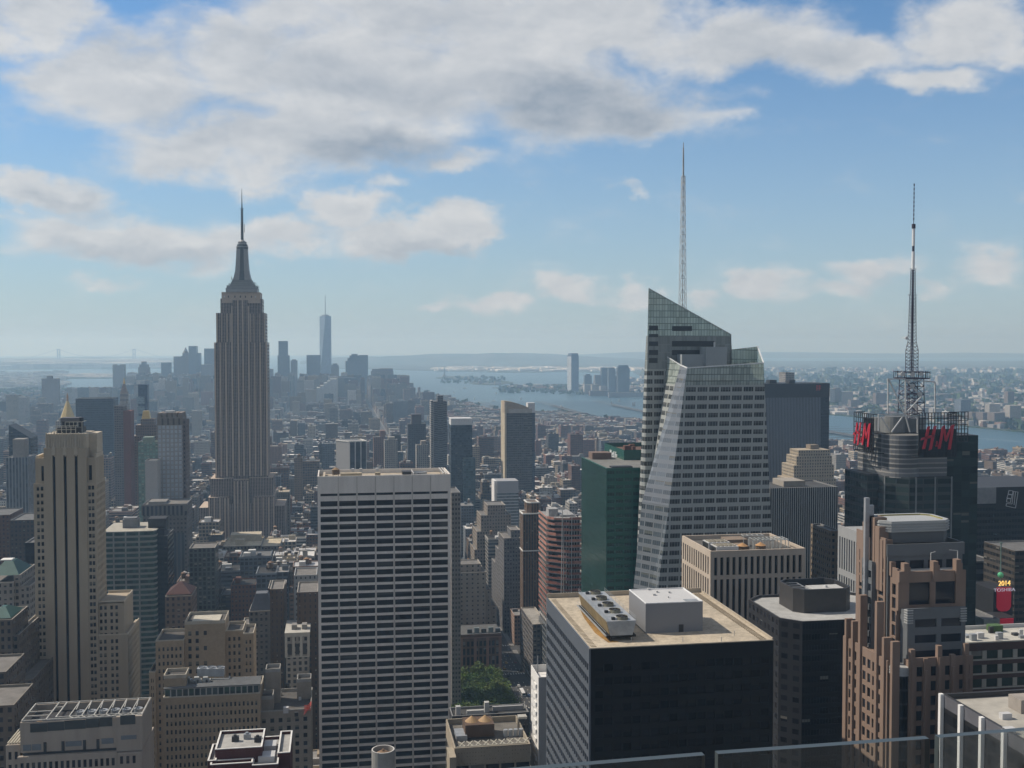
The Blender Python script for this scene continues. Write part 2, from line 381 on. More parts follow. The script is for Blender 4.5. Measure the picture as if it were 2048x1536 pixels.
land('far_shore_ground', ccw(shore([(640, 736), (760, 738), (900, 742), (1030, 745), (1140, 743), (1230, 747), (1265, 741), (1330, 727), (1500, 722), (1100, 719), (620, 721)])), -1.5, m_green, 4)
def island(name, l, r, y0, y1, z=-1.0, mat=None, seed=0):
    rn = random.Random(seed); pts = []
    for i in range(20):
        a = 2*math.pi*i/20; k = 1+.15*(rn.random()-.5)
        p = PZ((l+r)/2+(r-l)/2*k*math.cos(a), (y0+y1)/2+(y1-y0)/2*k*math.sin(a), z); pts.append((p.x, p.y))
    return land(name, ccw(pts), z, mat or m_green, 4)
island('island', 872, 956, 752.5, 758.5, seed=1); island('island', 938, 1024, 761, 769, seed=2)
land('pier_ground', ccw(shore([(985, 774.5), (1060, 771.5), (1128, 770), (1180, 775), (1150, 779), (1060, 778.5), (1010, 777)])), -1.5, m_green, 4)
# hills on the far side of the bay
def hills(name, pl, pr, Y, h, seed, mat):
    rn = random.Random(seed); N = 60; mb = MB(); rows = []
    for k in range(7):
        row = []
        for i in range(N+1):
            f = i/N; p = PY(pl+(pr-pl)*f, 700, Y+k*450); env = min(1, f*5, (1-f)*4)**.7*math.sin(math.pi*min(1, k/4.5+.0001) if k < 5 else math.pi*.6)
            nz = .72+.16*math.sin(f*9+seed)+.1*math.sin(f*23+k+seed*2)+.05*rn.random()
            row.append((p.x, p.y, -4+max(0, h*env*nz)))
        rows.append(row)
    for k in range(6):
        for i in range(N): mb.poly([rows[k][i], rows[k][i+1], rows[k+1][i+1], rows[k+1][i]])
    o = mb.build(name, mat); o['kind'] = 'structure'
hills('hills', 600, 1320, 15500, 150, 3, m_green)
hills('hills', 1020, 2250, 21500, 130, 5, m_green)
hills('hills', -250, 330, 17500, 60, 8, m_green)

# streets: avenues run down the view, cross streets every block
AV = [-1150, -920, -745, -595, -455, -325, -182, 136, 392, 660, 930, 1200, 1475]
m_road = plain('asphalt', (.055, .055, .057), .9, noise=.25, nscale=.3)
m_walk = plain('pavement', (.16, .155, .15), .9, noise=.2, nscale=.4)
m_paint = plain('road_paint', (.7, .7, .66), .7)
mb = MB(); mw = MB(); mp = MB()
S0 = 18.0
streets = [S0+80.5*k for k in range(62)]
for ax in AV:
    mb.poly([(ax-11, 0, .06), (ax+11, 0, .06), (ax+11, 4600, .06), (ax-11, 4600, .06)])
    for sx in (-1, 1):
        for k in range(len(streets)-1):
            y0, y1 = streets[k]+6.5, streets[k+1]-6.5
            mw.box(*(sorted((ax+sx*11, ax+sx*15))), y0, y1, 0, .2)
    if ax in (136, -182):
        for k in range(56):
            y0, y1 = streets[k]+11, streets[k+1]-11
            for lx in (-5.5, -1.8, 1.8, 5.5):
                yy = y0
                while yy < y1: mp.poly([(ax+lx-.12, yy, .07), (ax+lx+.12, yy, .07), (ax+lx+.12, yy+3, .07), (ax+lx-.12, yy+3, .07)]); yy += 9
            for q in range(10):
                xx = ax-9.5+q*2.1; mp.poly([(xx, streets[k]+7.2, .07), (xx+.8, streets[k]+7.2, .07), (xx+.8, streets[k]+10, .07), (xx, streets[k]+10, .07)])
o = mb.build('avenue_road', m_road); o['kind'] = 'structure'
o = mw.build('pavement', m_walk); o['kind'] = 'structure'
o = mp.build('road_markings', m_paint); o['kind'] = 'structure'
mb = MB()
for y in streets: mb.poly([(-1300, y-5.5, .05), (1600, y-5.5, .05), (1600, y+5.5, .05), (-1300, y+5.5, .05)])
o = mb.build('cross_street_road', m_road); o['kind'] = 'structure'

# the air
mh = bpy.data.materials.new('haze_air'); mh.use_nodes = True; t = NT(mh.node_tree); t.n.clear()
pv = t.new('ShaderNodeVolumePrincipled', {'Color': (.45, .71, 1.0), 'Absorption Color': (.6, .66, .8), 'Density': 1.0e-4, 'Anisotropy': .25})
out = t.new('ShaderNodeOutputMaterial'); t.l.new(pv.outputs[0], out.inputs['Volume'])
mb = MB(); mb.box(-34000, 34000, -4000, 34000, -12, 455, bot=True)
o = mb.build('haze', mh); o['kind'] = 'stuff'
# ---------------------------------------------------------------- near towers on the west side of the avenue
XW = 150.0
def roofslab(root, x0, x1, y0, y1, z, mat, extra=None):
    b = MB(); b.box(x0, x1, y0, y1, z-.4, z)
    if extra: extra(b)
    return b.build('roof', mat, root)
def lattice(b, x, y, z0, z1, w0, w1, n, t, diag=True, rings=True):
    for k in range(n):
        za, zb = z0+(z1-z0)*k/n, z0+(z1-z0)*(k+1)/n; wa, wb = (w0+(w1-w0)*k/n)/2, (w0+(w1-w0)*(k+1)/n)/2
        A = [(x-wa, y-wa, za), (x+wa, y-wa, za), (x+wa, y+wa, za), (x-wa, y+wa, za)]; B = [(x-wb, y-wb, zb), (x+wb, y-wb, zb), (x+wb, y+wb, zb), (x-wb, y+wb, zb)]
        for i in range(4):
            j = (i+1) % 4; b.bar(A[i], B[i], t)
            if rings: b.bar(B[i], B[j], t*.8)
            if diag: b.bar(A[i], B[j], t*.6)
m_blackwall = plain('black_granite', (.010, .010, .011), .5, spec=.15)
m_greyband = plain('grey_spandrel', (.11, .125, .15), .35, spec=.6, noise=.08)
m_tan = plain('tan_gravel', (.43, .37, .285), .95, noise=.3, nscale=.9)
m_white = plain('white_metal_panel', (.50, .50, .50), .55, noise=.06, nscale=.1)
m_galv = plain('galvanised_steel', (.34, .36, .38), .5, metal=.3, noise=.2, nscale=.6)
m_dark = plain('dark_steel', (.035, .035, .038), .6)
m_black = plain('black_rubber', (.012, .012, .012), .8)
p_dark = pane('dark_glass', (.006, .007, .009), .06)
p_black = pane('black_glass', (.004, .004, .005), .12, bl=.3, blind=(.022, .021, .02), spec=.12)

# --- black office tower with the tan gravel roof
z = 180.5; x0, x1, y0, y1 = 65.0, 116.0, 272.0, 330.0
bt = thing('office_tower', 'black granite office tower with a tan gravel roof carrying a white plant house', 'office tower', (90, 300, 0))
wl = MB(); wins = []
facade(wl, wins, 'e', x0, y0, y1, 20, z, grid(y0+.6, y1-.6, 26, .78), rowsdown(z-3.4, 42, 3.55, .56, 22), mi=1, rec=.45, pmi=1)
nw = []
facade(wl, nw, 'n', y0, x0+.5, x1, 20, z, grid(x0+1.5, x1-1, 19, .86), rowsdown(z-3.4, 42, 3.55, .55, 22), mi=0, rec=.3)
wl.box(x0+.46, x1, y0+.31, y1-.05, 0, z-.6, 0, top=False)
wl.box(x0, x1, y0, y0+.3, z-.02, z+.25, 2); wl.box(x0, x0+.3, y0+.3, y1, z-.02, z+.25, 1)
wl.box(x1-.3, x1, y0+.3, y1, z-.02, z+.7, 2); wl.box(x0+.3, x1-.3, y1-.35, y1, z-.02, z+1.4, 2)
wl.build('walls', [m_blackwall, m_greyband, plain('roof_edge', (.38, .33, .26), .8)], bt)
put_windows(bt, wins, p_dark); put_windows(bt, nw, p_black, limit=60)
roofslab(bt, x0+.3, x1-.3, y0+.3, y1-.35, z, m_tan)
# rust stain on gravel: a sheet with its own shape
pl = lambda px, py: PZ(px, py, z+.02)
b = MB(); b.poly([pl(*q) for q in [(1160, 1218), (1178, 1222), (1204, 1262), (1226, 1280), (1240, 1284), (1216, 1285), (1190, 1266), (1168, 1236)]][::-1])
b.build('stain', plain('rust_stain', (.30, .17, .05), .95, noise=.35, nscale=.8), bt)
# white plant house
def zpt(px, py, zz=z): p = PZ(px, py, zz); return p.x, p.y
bx0, by0 = zpt(1291, 1267); bx1 = zpt(1408, 1264)[0]; h = 8.2; by1 = by0+17
b = MB(); b.box(bx0, bx1, by0, by1, z, z+h, 1, tmi=0); b.build('plant_house', [m_white, plain('grey_panel_wall', (.20, .205, .22), .6, noise=.05, nscale=.1)], bt)
b = MB(); b.box(bx0, bx1, by0, by0+.25, z+h, z+h+.25); b.box(bx0, bx0+.25, by0+.25, by1, z+h, z+h+.25); b.box(bx1-.25, bx1, by0+.25, by1, z+h, z+h+.25); b.box(bx0+.25, bx1-.25, by1-.25, by1, z+h, z+h+.25)
b.build('plant_house_coping', plain('white_trim', (.72, .73, .74), .5), bt)
b = MB(); b.box(bx0+(bx1-bx0)*.58, bx0+(bx1-bx0)*.66, by0-.12, by0-.01, z, z+2.1); b.build('door', m_dark, bt)
for (fx, fy, s) in ((.30, .55, .8), (.42, .75, .6), (.62, .68, .6), (.33, .95, .6), (.5, .35, .35)):
    b = MB(); b.box(bx0+(bx1-bx0)*fx, bx0+(bx1-bx0)*fx+s, by0+(by1-by0)*fy, by0+(by1-by0)*fy+s, z+h, z+h+.45)
    b.poly([(bx0+(bx1-bx0)*fx-.1, by0+(by1-by0)*fy-.1, z+h+.5), (bx0+(bx1-bx0)*fx+s+.1, by0+(by1-by0)*fy-.1, z+h+.5), (bx0+(bx1-bx0)*fx+s+.1, by0+(by1-by0)*fy+s+.1, z+h+.46), (bx0+(bx1-bx0)*fx-.1, by0+(by1-by0)*fy+s+.1, z+h+.46)])
    b.build('vent', m_white, bt)
b = MB(); b.box(bx1-4.6, bx1-.8, by0+1.2, by0+3.6, z+h+.01, z+h+.06); b.build('hatch', m_galv, bt)
# window-washing rail round the roof edge
b = MB()
for k in range(46):
    yy = y0+1.5+k*1.2; b.box(x1-3.4, x1-1.5, yy, yy+.14, z, z+.14)
b.box(x1-3.3, x1-3.2, y0+1, y1-2, z+.14, z+.24); b.box(x1-1.75, x1-1.65, y0+1, y1-2, z+.14, z+.24)
for k in range(40):
    yy = y0+2+k*1.35; b.box(x0+1.0, x0+2.5, yy, yy+.12, z, z+.12)
b.build('rail_track', plain('weathered_timber', (.2, .16, .11), .9), bt)
for (fx, fy) in ((.25, .08), (.52, .05), (.83, .11), (.72, .02)):
    b = MB(); b.cyl(x0+(x1-x0)*fx, y0+(y1-y0)*fy, z, z+1.3, .09, n=6); b.build('vent_pipe', m_galv, bt)
reg(x0, x1, y0, y1, z, 'the black tower with the tan roof')
# cooling tower on its roof
cx0, cy0 = zpt(1214, 1283); cx1 = zpt(1272, 1280)[0]; cy1 = zpt(1162, 1215)[1]-3
ct = thing('cooling_tower', 'long galvanised cooling tower with five roof fans on the tan gravel roof', 'cooling tower', ((cx0+cx1)/2, (cy0+cy1)/2, z))
b = MB(); a_ = [(cx0+1.0, cy0, z+1.5), (cx1-1.0, cy0, z+1.5), (cx1-1.0, cy1, z+1.5), (cx0+1.0, cy1, z+1.5)]
c_ = [(cx0, cy0, z+5.4), (cx1, cy0, z+5.4), (cx1, cy1, z+5.4), (cx0, cy1, z+5.4)]
b.loft(a_, c_); b.build('casing', m_galv, ct)
b = MB(); b.box(cx0+.05, cx1-.05, cy0+.1, cy1-.1, z+.95, z+1.5); b.build('basin', m_black, ct)
b = MB()
for k in range(16):
    zz = z+1.7+k*.22; xo = cx0+1.0-(k*.22+.2)/3.9
    b.box(xo-.16, xo, cy0+.4, cy1-.4, zz, zz+.1)
b.build('louvres', plain('rusty_louvre', (.16, .12, .06), .8, noise=.3), ct)
for k in range(7):
    yy = cy0+.4+(cy1-cy0-.8)*k/6
    for xx in (cx0+1.2, cx1-1.4):
        b = MB(); b.box(xx, xx+.22, yy-.11, yy+.11, z, z+.97); b.build('leg', m_dark, ct)
for k in range(5):
    yy = cy0+2.2+(cy1-cy0-4.4)*k/4; xm = (cx0+cx1)/2+.6
    b = MB(); b.cyl(xm, yy, z+5.4, z+6.25, 1.75, 1.6, 20, top=False); b.cyl(xm, yy, z+6.25, z+6.26, 1.6, 1.6, 20, top=False)
    f = b.build('fan_shroud', plain('fan_shroud', (.17, .16, .12), .8, noise=.3), ct)
    b = MB(); b.cyl(xm, yy, z+5.9, z+6.1, .3, n=8)
    for q in range(6):
        an = q*math.pi/3; b.bar((xm, yy, z+6.0), (xm+1.5*math.cos(an), yy+1.5*math.sin(an), z+6.05), .22)
    b.build('fan', m_dark, f)
    b = MB(); b.box(xm-3.0, xm-2.0, yy-.9, yy-.1, z+5.4, z+6.1); b.build('motor', m_dark, ct)
    b = MB(); b.box(xm-2.0, xm-1.4, yy-.8, yy+.6, z+5.4, z+6.0); b.build('gear_box', m_white, ct)
b = MB()
for xx in (cx0+.05, cx1-.05):
    for k in range(9): yy = cy0+.1+(cy1-cy0-.2)*k/8; b.bar((xx, yy, z+5.4), (xx, yy, z+6.5), .05)
    for hh in (5.95, 6.5): b.bar((xx, cy0, z+hh), (xx, cy1, z+hh), .05)
b.bar((cx0-.3, cy0, z+2.5), (cx0-.3, cy1, z+2.5), .09); b.bar((cx0-.3, cy0, z+1.5), (cx0-.3, cy1, z+1.5), .3)
b.build('railing', m_galv, ct)

# --- dark octagonal tower with grey roof
z = 165.0
oc = thing('office_tower', 'dark octagonal office tower with a pale grey roof and a black penthouse', 'office tower', (180, 375, 0))
A = zpt(1496, 1200, z); B = zpt(1552, 1243, z)
def octo(x0, x1, y0, y1, c): return [(x0+c, y0), (x1-c, y0), (x1, y0+c), (x1, y1-c), (x1-c, y1), (x0+c, y1), (x0, y1-c), (x0, y0+c)]
m_oct = fac('dark_ribbon', (.024, .024, .027), (.006, .006, .008), .55, .5, rg=.1, bl=.03, spec=.2)
m_oct2 = fac('bronze_ribbon', (.014, .013, .014), (.007, .007, .008), .9, .55, rg=.05, bl=.02, mull=3, spec=.25)
ox0, ox1, oy0, oy1 = 152.0, 200.0, 346.0, 386.0
pts = octo(ox0, ox1, oy0, oy1, 6.0)
b = MB(); n = len(pts)
for i in range(n):
    p, q = pts[i], pts[(i+1) % n]; b.wall(*p, *q, 0, z, 3.4, 3.7, 1 if i in (0, 1) else 0)
ins = octo(ox0+.7, ox1-.7, oy0+.7, oy1-.7, 5.8)
for i in range(n):
    p, q, r_, s_ = pts[i], pts[(i+1) % n], ins[(i+1) % n], ins[i]
    b.poly([(*p, z), (*q, z), (*r_, z), (*s_, z)], 2); b.poly([(*s_, z), (*r_, z), (*r_, z-1), (*s_, z-1)], 2)
b.build('walls', [m_oct, m_oct2, m_dark], oc)
b = MB(); b.poly([(*p, z-.9) for p in ins]); b.build('roof', plain('pale_membrane', (.36, .36, .35), .9, noise=.2), oc)
px0, px1 = 162.0, 184.0
b = MB(); pp = octo(px0, px1, 360, 378, 3)
b.prism(pp, z-.9, z+7.6, 0, top=False)
pi = octo(px0+.6, px1-.6, 360.6, 377.4, 2.8)
for i in range(8):
    p, q, r_, s_ = pp[i], pp[(i+1) % 8], pi[(i+1) % 8], pi[i]
    b.poly([(*p, z+7.6), (*q, z+7.6), (*r_, z+7.6), (*s_, z+7.6)], 1); b.poly([(*s_, z+7.6), (*r_, z+7.6), (*r_, z+5), (*s_, z+5)], 1)
b.poly([(*p, z+5.2) for p in pi], 1)
b.box(px0+8, px1-2, 363, 370, z+5.2, z+6.8, 2)
b.build('penthouse', [plain('bronze_panel', (.05, .046, .044), .5), m_dark, plain('pale_roof_slab', (.42, .42, .41), .85)], oc)
b = MB()
for k in range(5): b.bar((px0+1.5, 362+k*3.4, z+6.6), (px0+7, 362+k*3.4, z+6.6), .22)
b.bar((px0+1.5, 362, z+6.6), (px0+1.5, 375.6, z+6.6), .22); b.bar((px0+7, 362, z+6.6), (px0+7, 375.6, z+6.6), .22)
b.build('roof_grillage', m_galv, oc)
b = MB(); b.cyl(px0+14, 366, z+6.8, z+7.6, .8, .5, 10); b.build('vent', m_white, oc)
reg(ox0, ox1, oy0, oy1, z, 'the dark octagonal tower')

# --- tan ribbed tower with water tanks
z = 176.0; x0, y0 = XW, PX(1421, 1110, XW).y; y1 = PX(1364, 1078, XW).y; x1 = PY(1611, 1096, y0).x; y1 = max(y1, y0+30)
rb = thing('office_tower', 'tan stone office tower with tall ribbed window slots and two conical roof tanks', 'office tower', ((x0+x1)/2, (y0+y1)/2, 0))
m_tanst = plain('tan_stone', (.45, .38, .31), .85, noise=.12, streak=True)
wl = MB(); wins = []
rows = [(z-9.6, z-2.2)]; rows = [(z-9.8, z-2.4), (z-38, z-11.4), (z-68, z-40), (z-98, z-70)]
facade(wl, wins, 'n', y0, x0, x1, 10, z, grid(x0+1, x1-1, 15, .52), rows, rec=.9)
facade(wl, wins, 'e', x0, y0+.95, y1, 10, z, grid(y0+1.4, y1-.6, 12, .52), rows, rec=.9)
wl.box(x0+.92, x1, y0+.92, y1, 0, z-1.6, 1, top=False)
wl.box(x0, x1, y0, y0+.8, z, z+.3); wl.box(x0, x0+.8, y0+.8, y1, z, z+.3); wl.box(x1-.8, x1, y0+.95, y1, z-1.8, z+.3); wl.box(x0+.9, x1-.8, y1-.8, y1, z-1.8, z+.3)
wl.build('walls', [m_tanst, m_dark], rb); put_windows(rb, wins, p_black)
roofslab(rb, x0+.9, x1-.8, y0+.9, y1-.8, z-1.7, plain('dark_roof_felt', (.10, .095, .09), .95, noise=.3))
zr = z-1.7
for k in range(2):
    ax, ay = x0+6.5, y0+5+k*9.5
    ac = thing('air_handler', ('boxy air handler with black intake panels, nearer one on the tan ribbed tower' if k == 0 else 'boxy air handler with black intake panels, farther one on the tan ribbed tower'), 'air handler', (ax, ay, zr), 'air handlers on the ribbed tower')
    b = MB(); b.box(ax-3.5, ax+6, ay-3.6, ay+3.6, zr, zr+3.4); b.build('casing', m_white, ac)
    b = MB()
    for q in range(2): b.box(ax-3.66, ax-3.52, ay-3.2+q*3.4, ay-.2+q*3.4, zr+.7, zr+3.1)
    b.build('intake', m_black, ac)
    b = MB()
    for q in range(5): b.box(ax-2.8+q*1.7, ax-1.6+q*1.7, ay-2.9, ay+2.9, zr+3.4, zr+3.7)
    b.build('fan_deck', plain('rust_grey', (.22, .2, .16), .8, noise=.3), ac)
def water_tank(x, y, z, r, h, label, group, legs=True, col=(1, 1, 1), cone=(.30, .17, .08), detail=True):
    w = thing('water_tank', label, 'water tank', (x, y, z), group); zl = z+(h*.55 if legs else .0)
    b = MB(); b.cyl(x, y, zl, zl+h, r, r*.97, 14, c=col)
    if detail:
        for q in range(4): b.cyl(x, y, zl+h*(.12+.24*q), zl+h*(.12+.24*q)+.09, r*1.02, r*1.02, 14, c=(.5, .5, .5))
    b.build('tank', plain('tank_staves', (.17, .125, .09), .9, noise=.25), w)
    b = MB(); b.cyl(x, y, zl+h, zl+h+r*.62, r*1.1, .06, 14, c=cone); b.build('tank_roof', plain('tank_cone', (1, 1, 1), .8, noise=.15), w)
    if legs:
        for sx in (-1, 1):
            for sy in (-1, 1):
                b = MB(); b.bar((x+sx*r*.68, y+sy*r*.68, z), (x+sx*r*.68, y+sy*r*.68, zl), .25); b.build('leg', m_dark, w)
    return w
for k, px in enumerate((1485, 1521)):
    p = PY(px, 1100, y0+4.5)
    water_tank(p.x, y0+4.5, zr, 2.1, 3.0, ('timber water tank with orange cone, left one behind the ribbed tower parapet' if k == 0 else 'timber water tank with orange cone, right one behind the ribbed tower parapet'), 'tanks on the ribbed tower', legs=False, cone=(.42, .24, .11))
b = MB(); xs = PY(1510, 1090, y0+9).x
for yy in (y0+8, y0+11, y0+15):
    b.bar((xs, yy, zr+4.3), (x1-4, yy, zr+4.3), .3)
    for q in range(5): xx = xs+(x1-4-xs)*q/4; b.bar((xx, yy, zr), (xx, yy, zr+4.3), .25)
for q in range(9): xx = xs+(x1-4-xs)*q/8; b.bar((xx, y0+8, zr+4.3), (xx, y0+15, zr+4.3), .2)
b.bar((xs-5, y0+9, zr+6.2), (xs+4, y0+9, zr+6.2), .3); b.bar((xs-5, y0+12, zr+6.2), (xs+4, y0+12, zr+6.2), .3)
for q in range(5): b.bar((xs-5+q*2.2, y0+9, zr), (xs-5+q*2.2, y0+9, zr+6.2), .2); b.bar((xs-5+q*2.2, y0+9, zr+6.2), (xs-5+q*2.2, y0+12, zr+6.2), .15)
b.build('roof_steelwork', plain('pale_steel', (.46, .48, .47), .5), rb)
b = MB(); b.box(x0+15, x0+19, y0+6, y0+14, zr, zr+2.4); b.box(x0+14, x0+23, y0+18, y0+26, zr, zr+3); b.build('roof_house', plain('brown_panel', (.22, .17, .13), .8), rb)
reg(x0, x1, y0, y1, z, 'the tan ribbed tower')

# --- tower with white fins at the lower right
z = 172.5; y1 = PX(1884, 1385, XW).y; y0 = 150; x0 = XW; x1 = 215.
fn = thing('office_tower', 'dark office tower with bright white vertical fins and a stained grey roof', 'office tower', (180, 210, 0))
m_fin = fac('fin_glass', (.022, .022, .024), (.006, .007, .009), .93, .66, rg=.06, bl=.1, mull=3, blind=(.02, .02, .02), spec=.04)
b = MB(); b.shell(x0, x1, y0, y1, 0, z, 1.6, 3.7, 0, 1, .8, 1.6)
b.box(x0-.05, x0-.01, y0, y1, z-3.2, z-.02, 2)
b.build('walls', [m_fin, m_dark, plain('grey_fascia', (.12, .12, .135), .6)], fn)
roofslab(fn, x0+.8, x1-.8, y0+.8, y1-.8, z-1.3, plain('stained_membrane', (.40, .38, .34), .95, noise=.35, nscale=.12))
k = 0; yy = y1-.5
while yy > y0+3:
    b = MB(); b.box(x0-1.0, x0-.06, yy-.5, yy+.5, 30, z+.15); b.build('fin', plain('white_paint_fin', (.78, .77, .75), .5, noise=.05), fn); yy -= 8.6
p = PZ(2042, 1428, z-1.3)
b = MB(); b.box(p.x, x1-3, p.y, p.y+5, z-1.3, z+2.0); b.build('roof_house', plain('roof_house_panel', (.3, .27, .24), .8), fn)
for (qx, qy) in ((2005, 1440), (2012, 1470)):
    p = PZ(qx, qy, z-1.3); b = MB(); b.box(p.x, p.x+2.5, p.y, p.y+1.5, z-1.3, z+.1); b.build('vent', m_white, fn)
reg(x0, x1, y0, y1, z, 'the dark tower with white fins')
# --- pink granite stepped tower
ag = thing('office_tower', 'pink granite stepped tower with grey bands, stone fins and a pale mast', 'office tower', (190, 305, 0))
m_pink = plain('pink_granite', (.225, .160, .125), .7, noise=.12, streak=True)
m_gst = plain('grey_stone_band', (.13, .14, .15), .6, noise=.08)
m_gpan = plain('grey_louvre', (.115, .12, .125), .6, noise=.05)
m_rib = plain('pale_ribs', (.36, .37, .37), .5, noise=.05)
p_ag = pane('tower_glass', (.008, .010, .014), .07, bl=.1, blind=(.05, .055, .06))
def at(px, py, Y): p = PY(px, py, Y); return p.x, p.z
ye = 302.0                                # far end of the tower
# levels read from the photo: main shaft front face at y=283
Yf = 284.0
xl = PY(1808, 1100, Yf).x; xr = PY(1925, 1100, Yf).x; zc = PY(1850, 1068, Yf).z
wl = MB(); wins = []
z_t1 = PY(1860, 1086, Yf).z               # top of grey band
# core shaft
ys = Yf; xe = PX(1735, 1200, XW+4).x
zs = PY(1850, 1105, Yf).z
X0 = XW+5.5
facade(wl, wins, 'n', Yf, xl-5, xr, 40, z_t1-1, grid(xl-4.5, xr, 4, .78), rowsdown(z_t1-4.2, 30, 4.6, .72, 60), mi=1, rec=.5)
wl.box(X0, xr, Yf+.52, ye, 0, z_t1-1.4, 1)
wl.box(xl-5.4, xr+.4, Yf-.4, Yf-.02, z_t1-3.4, z_t1, 1); wl.box(xr, xr+.4, Yf-.02, ye, z_t1-3.4, z_t1, 1)
# east face: pink with dark glazed slots
zE = PX(1740, 1075, X0).z
cols = [(Yf+1.6, Yf+4.4), (ye-5.2, ye-2.0)]
facade(wl, wins, 'e', X0-.55, Yf+.6, ye, 40, z_t1+1.5, cols, rowsdown(z_t1-4.0, 34, 3.9, .84, 60), mi=0, rec=.5)
# grey central strip on the east face with windows and mast
ym = 292.6
facade(wl, wins, 'e', X0-2.0, ym-3.0, ym+3.0, 40, z_t1-6, [(ym-2.6, ym-.9), (ym+.9, ym+2.6)], rowsdown(z_t1-8, 34, 3.9, .55, 60), mi=2, rec=.5)
wl.box(X0-1.5, X0-.56, ym-3.0, ym+3.0, 40, z_t1-6.2, 2)
# stepped pink shoulders round the mast
zA, zB = PX(1741, 1031, X0).z, PX(1741, 1070, X0).z
for (w, zz_, d) in ((6.6, zB, 0), (5.0, zB+3.5, .15), (2.5, zA, .3)): wl.box(X0-.75-d, X0+2.5+d, ym-w, ym+w, z_t1-14, zz_, 0)
wl.build('walls', [m_pink, m_gst, m_gst], ag)
b = MB(); zm_ = PX(1741, 997, X0-2).z; b.box(X0-2.9, X0-1.6, ym-.55, ym+.55, 60, zm_, 0); b.box(X0-1.6, X0-.2, ym-.5, ym+.5, zA-6, zm_-2.2, 0); b.box(X0-1.6, X0+1.0, ym-.5, ym+.5, zA-6, zm_-5.2, 0); b.box(X0-1.6, X0+2.2, ym-.5, ym+.5, zA-6, zm_-7.6, 0)
b.build('mast', plain('pale_metal', (.33, .34, .36), .45, metal=.3), ag)
# grey crown with ribbed top
c0 = PY(1768, 1048, Yf+3).x; c1 = PY(1903, 1040, Yf+3).x; zt = PY(1850, 1041, Yf+3).z; zb = z_t1-.3
b = MB(); pp = octo(c0, c1, Yf+3, ye-2, 2.4); b.prism(pp, zb, zt-3.2, 0, top=False)
b.build('crown', m_gpan, ag)
b = MB(); po = octo(c0-.35, c1+.35, Yf+2.65, ye-1.65, 2.5); pi = octo(c0+.8, c1-.8, Yf+3.8, ye-2.8, 2.1)
b.prism(po, zt-3.2, zt, 0, top=False)
for k in range(4): b.prism(octo(c0-.6, c1+.6, Yf+2.4, ye-1.4, 2.6), zt-3.0+k*.75, zt-2.65+k*.75, 0)
for i in range(8):
    p, q, r_, s_ = po[i], po[(i+1) % 8], pi[(i+1) % 8], pi[i]
    b.poly([(*p, zt), (*q, zt), (*r_, zt), (*s_, zt)], 0); b.poly([(*s_, zt), (*r_, zt), (*r_, zt-4), (*s_, zt-4)], 1)
b.poly([(*p, zt-3.8) for p in pi], 1)
b.build('crown_ribs', [m_rib, plain('yellow_insulation', (.28, .25, .08), .9)], ag)
# pink front block with big dark windows
Yp = 279.0; a0 = PY(1797, 1150, Yp).x; a1 = PY(1932, 1150, Yp).x; za = PY(1860, 1134, Yp).z; zsill = PY(1860, 1212, Yp).z
b = MB(); pw = []
zz0 = PY(1860, 1209, Yp).z; zz1 = PY(1860, 1164, Yp).z
w_ = (a1-a0)
facade(b, pw, 'n', Yp, a0, a1, zsill-1, za-1.2, [(a0+w_*.16, a0+w_*.47), (a0+w_*.55, a0+w_*.85)], [(zz0, zz1)], 0, .7)
facade(b, pw, 'e', a0, Yp+.75, Yf-.5, 60, za-.4, [(Yp+1.4, Yp+3.4)], rowsdown(za-4.6, 18, 3.9, .82, 70), 0, .6)
b.box(a0+.62, a1, Yp+.72, Yf-.5, 40, za-1.6, 0)
for (f, hh) in ((.0, -.9), (.07, 1.3), (.5, 1.6), (.84, 1.9)):
    b.box(a0+w_*f-.02, a0+w_*f+1.5, Yp-.5, Yp+1.4, za-4, za+hh, 0)
    b.box(a0+w_*f+.9, a0+w_*f+2.1, Yp-.25, Yp+1.3, za-4, za+hh-1.1, 0)
b.box(a0-.3, a0+1.2, Yp+3.6, Yp+4.6, za-3, za+1.0, 0)
b.build('front_block', m_pink, ag)
b = MB(); b.box(a0+2, a1-1, Yp+1.5, Yf-1, za-1.5, za-1.2); b.build('terrace', plain('pale_terrace', (.4, .4, .39), .9), ag)
for (f, hh) in ((.53, 3.6), (.93, 4.0)):
    b = MB(); xx = a0+w_*f; b.bar((xx, Yp+2, za-1.2), (xx, Yp+2, za+hh), .16); b.bar((xx, Yp+2, za+hh), (xx+(1.4 if f < .8 else -2.6), Yp+2, za+hh+.3), .13); b.build('davit', m_white, ag)
# grey bay in front
Yg = 275.2; g0 = PY(1815, 1240, Yg).x; g1 = PY(1931, 1240, Yg).x; zg = PY(1860, 1216, Yg).z
b = MB(); facade(b, pw, 'n', Yg, g0, g1, 60, zg, [(g0+(g1-g0)*.13, g0+(g1-g0)*.5), (g0+(g1-g0)*.58, g0+(g1-g0)*.93)], rowsdown(zg-2.0, 30, 4.45, .52, 70), 0, .5)
b.box(g0, g1, Yg+.52, Yp-.02, 40, zg-.8, 0)
for k in range(6): b.box(g0-.25, g0+1.6, Yg-.25, Yg+1.5, zg-4.2+k*.7, zg-3.85+k*.7, 1); b.box(g1-1.6, g1+.25, Yg-.25, Yg+1.5, zg-4.2+k*.7, zg-3.85+k*.7, 1)
b.build('grey_bay', [m_gst, m_rib], ag)
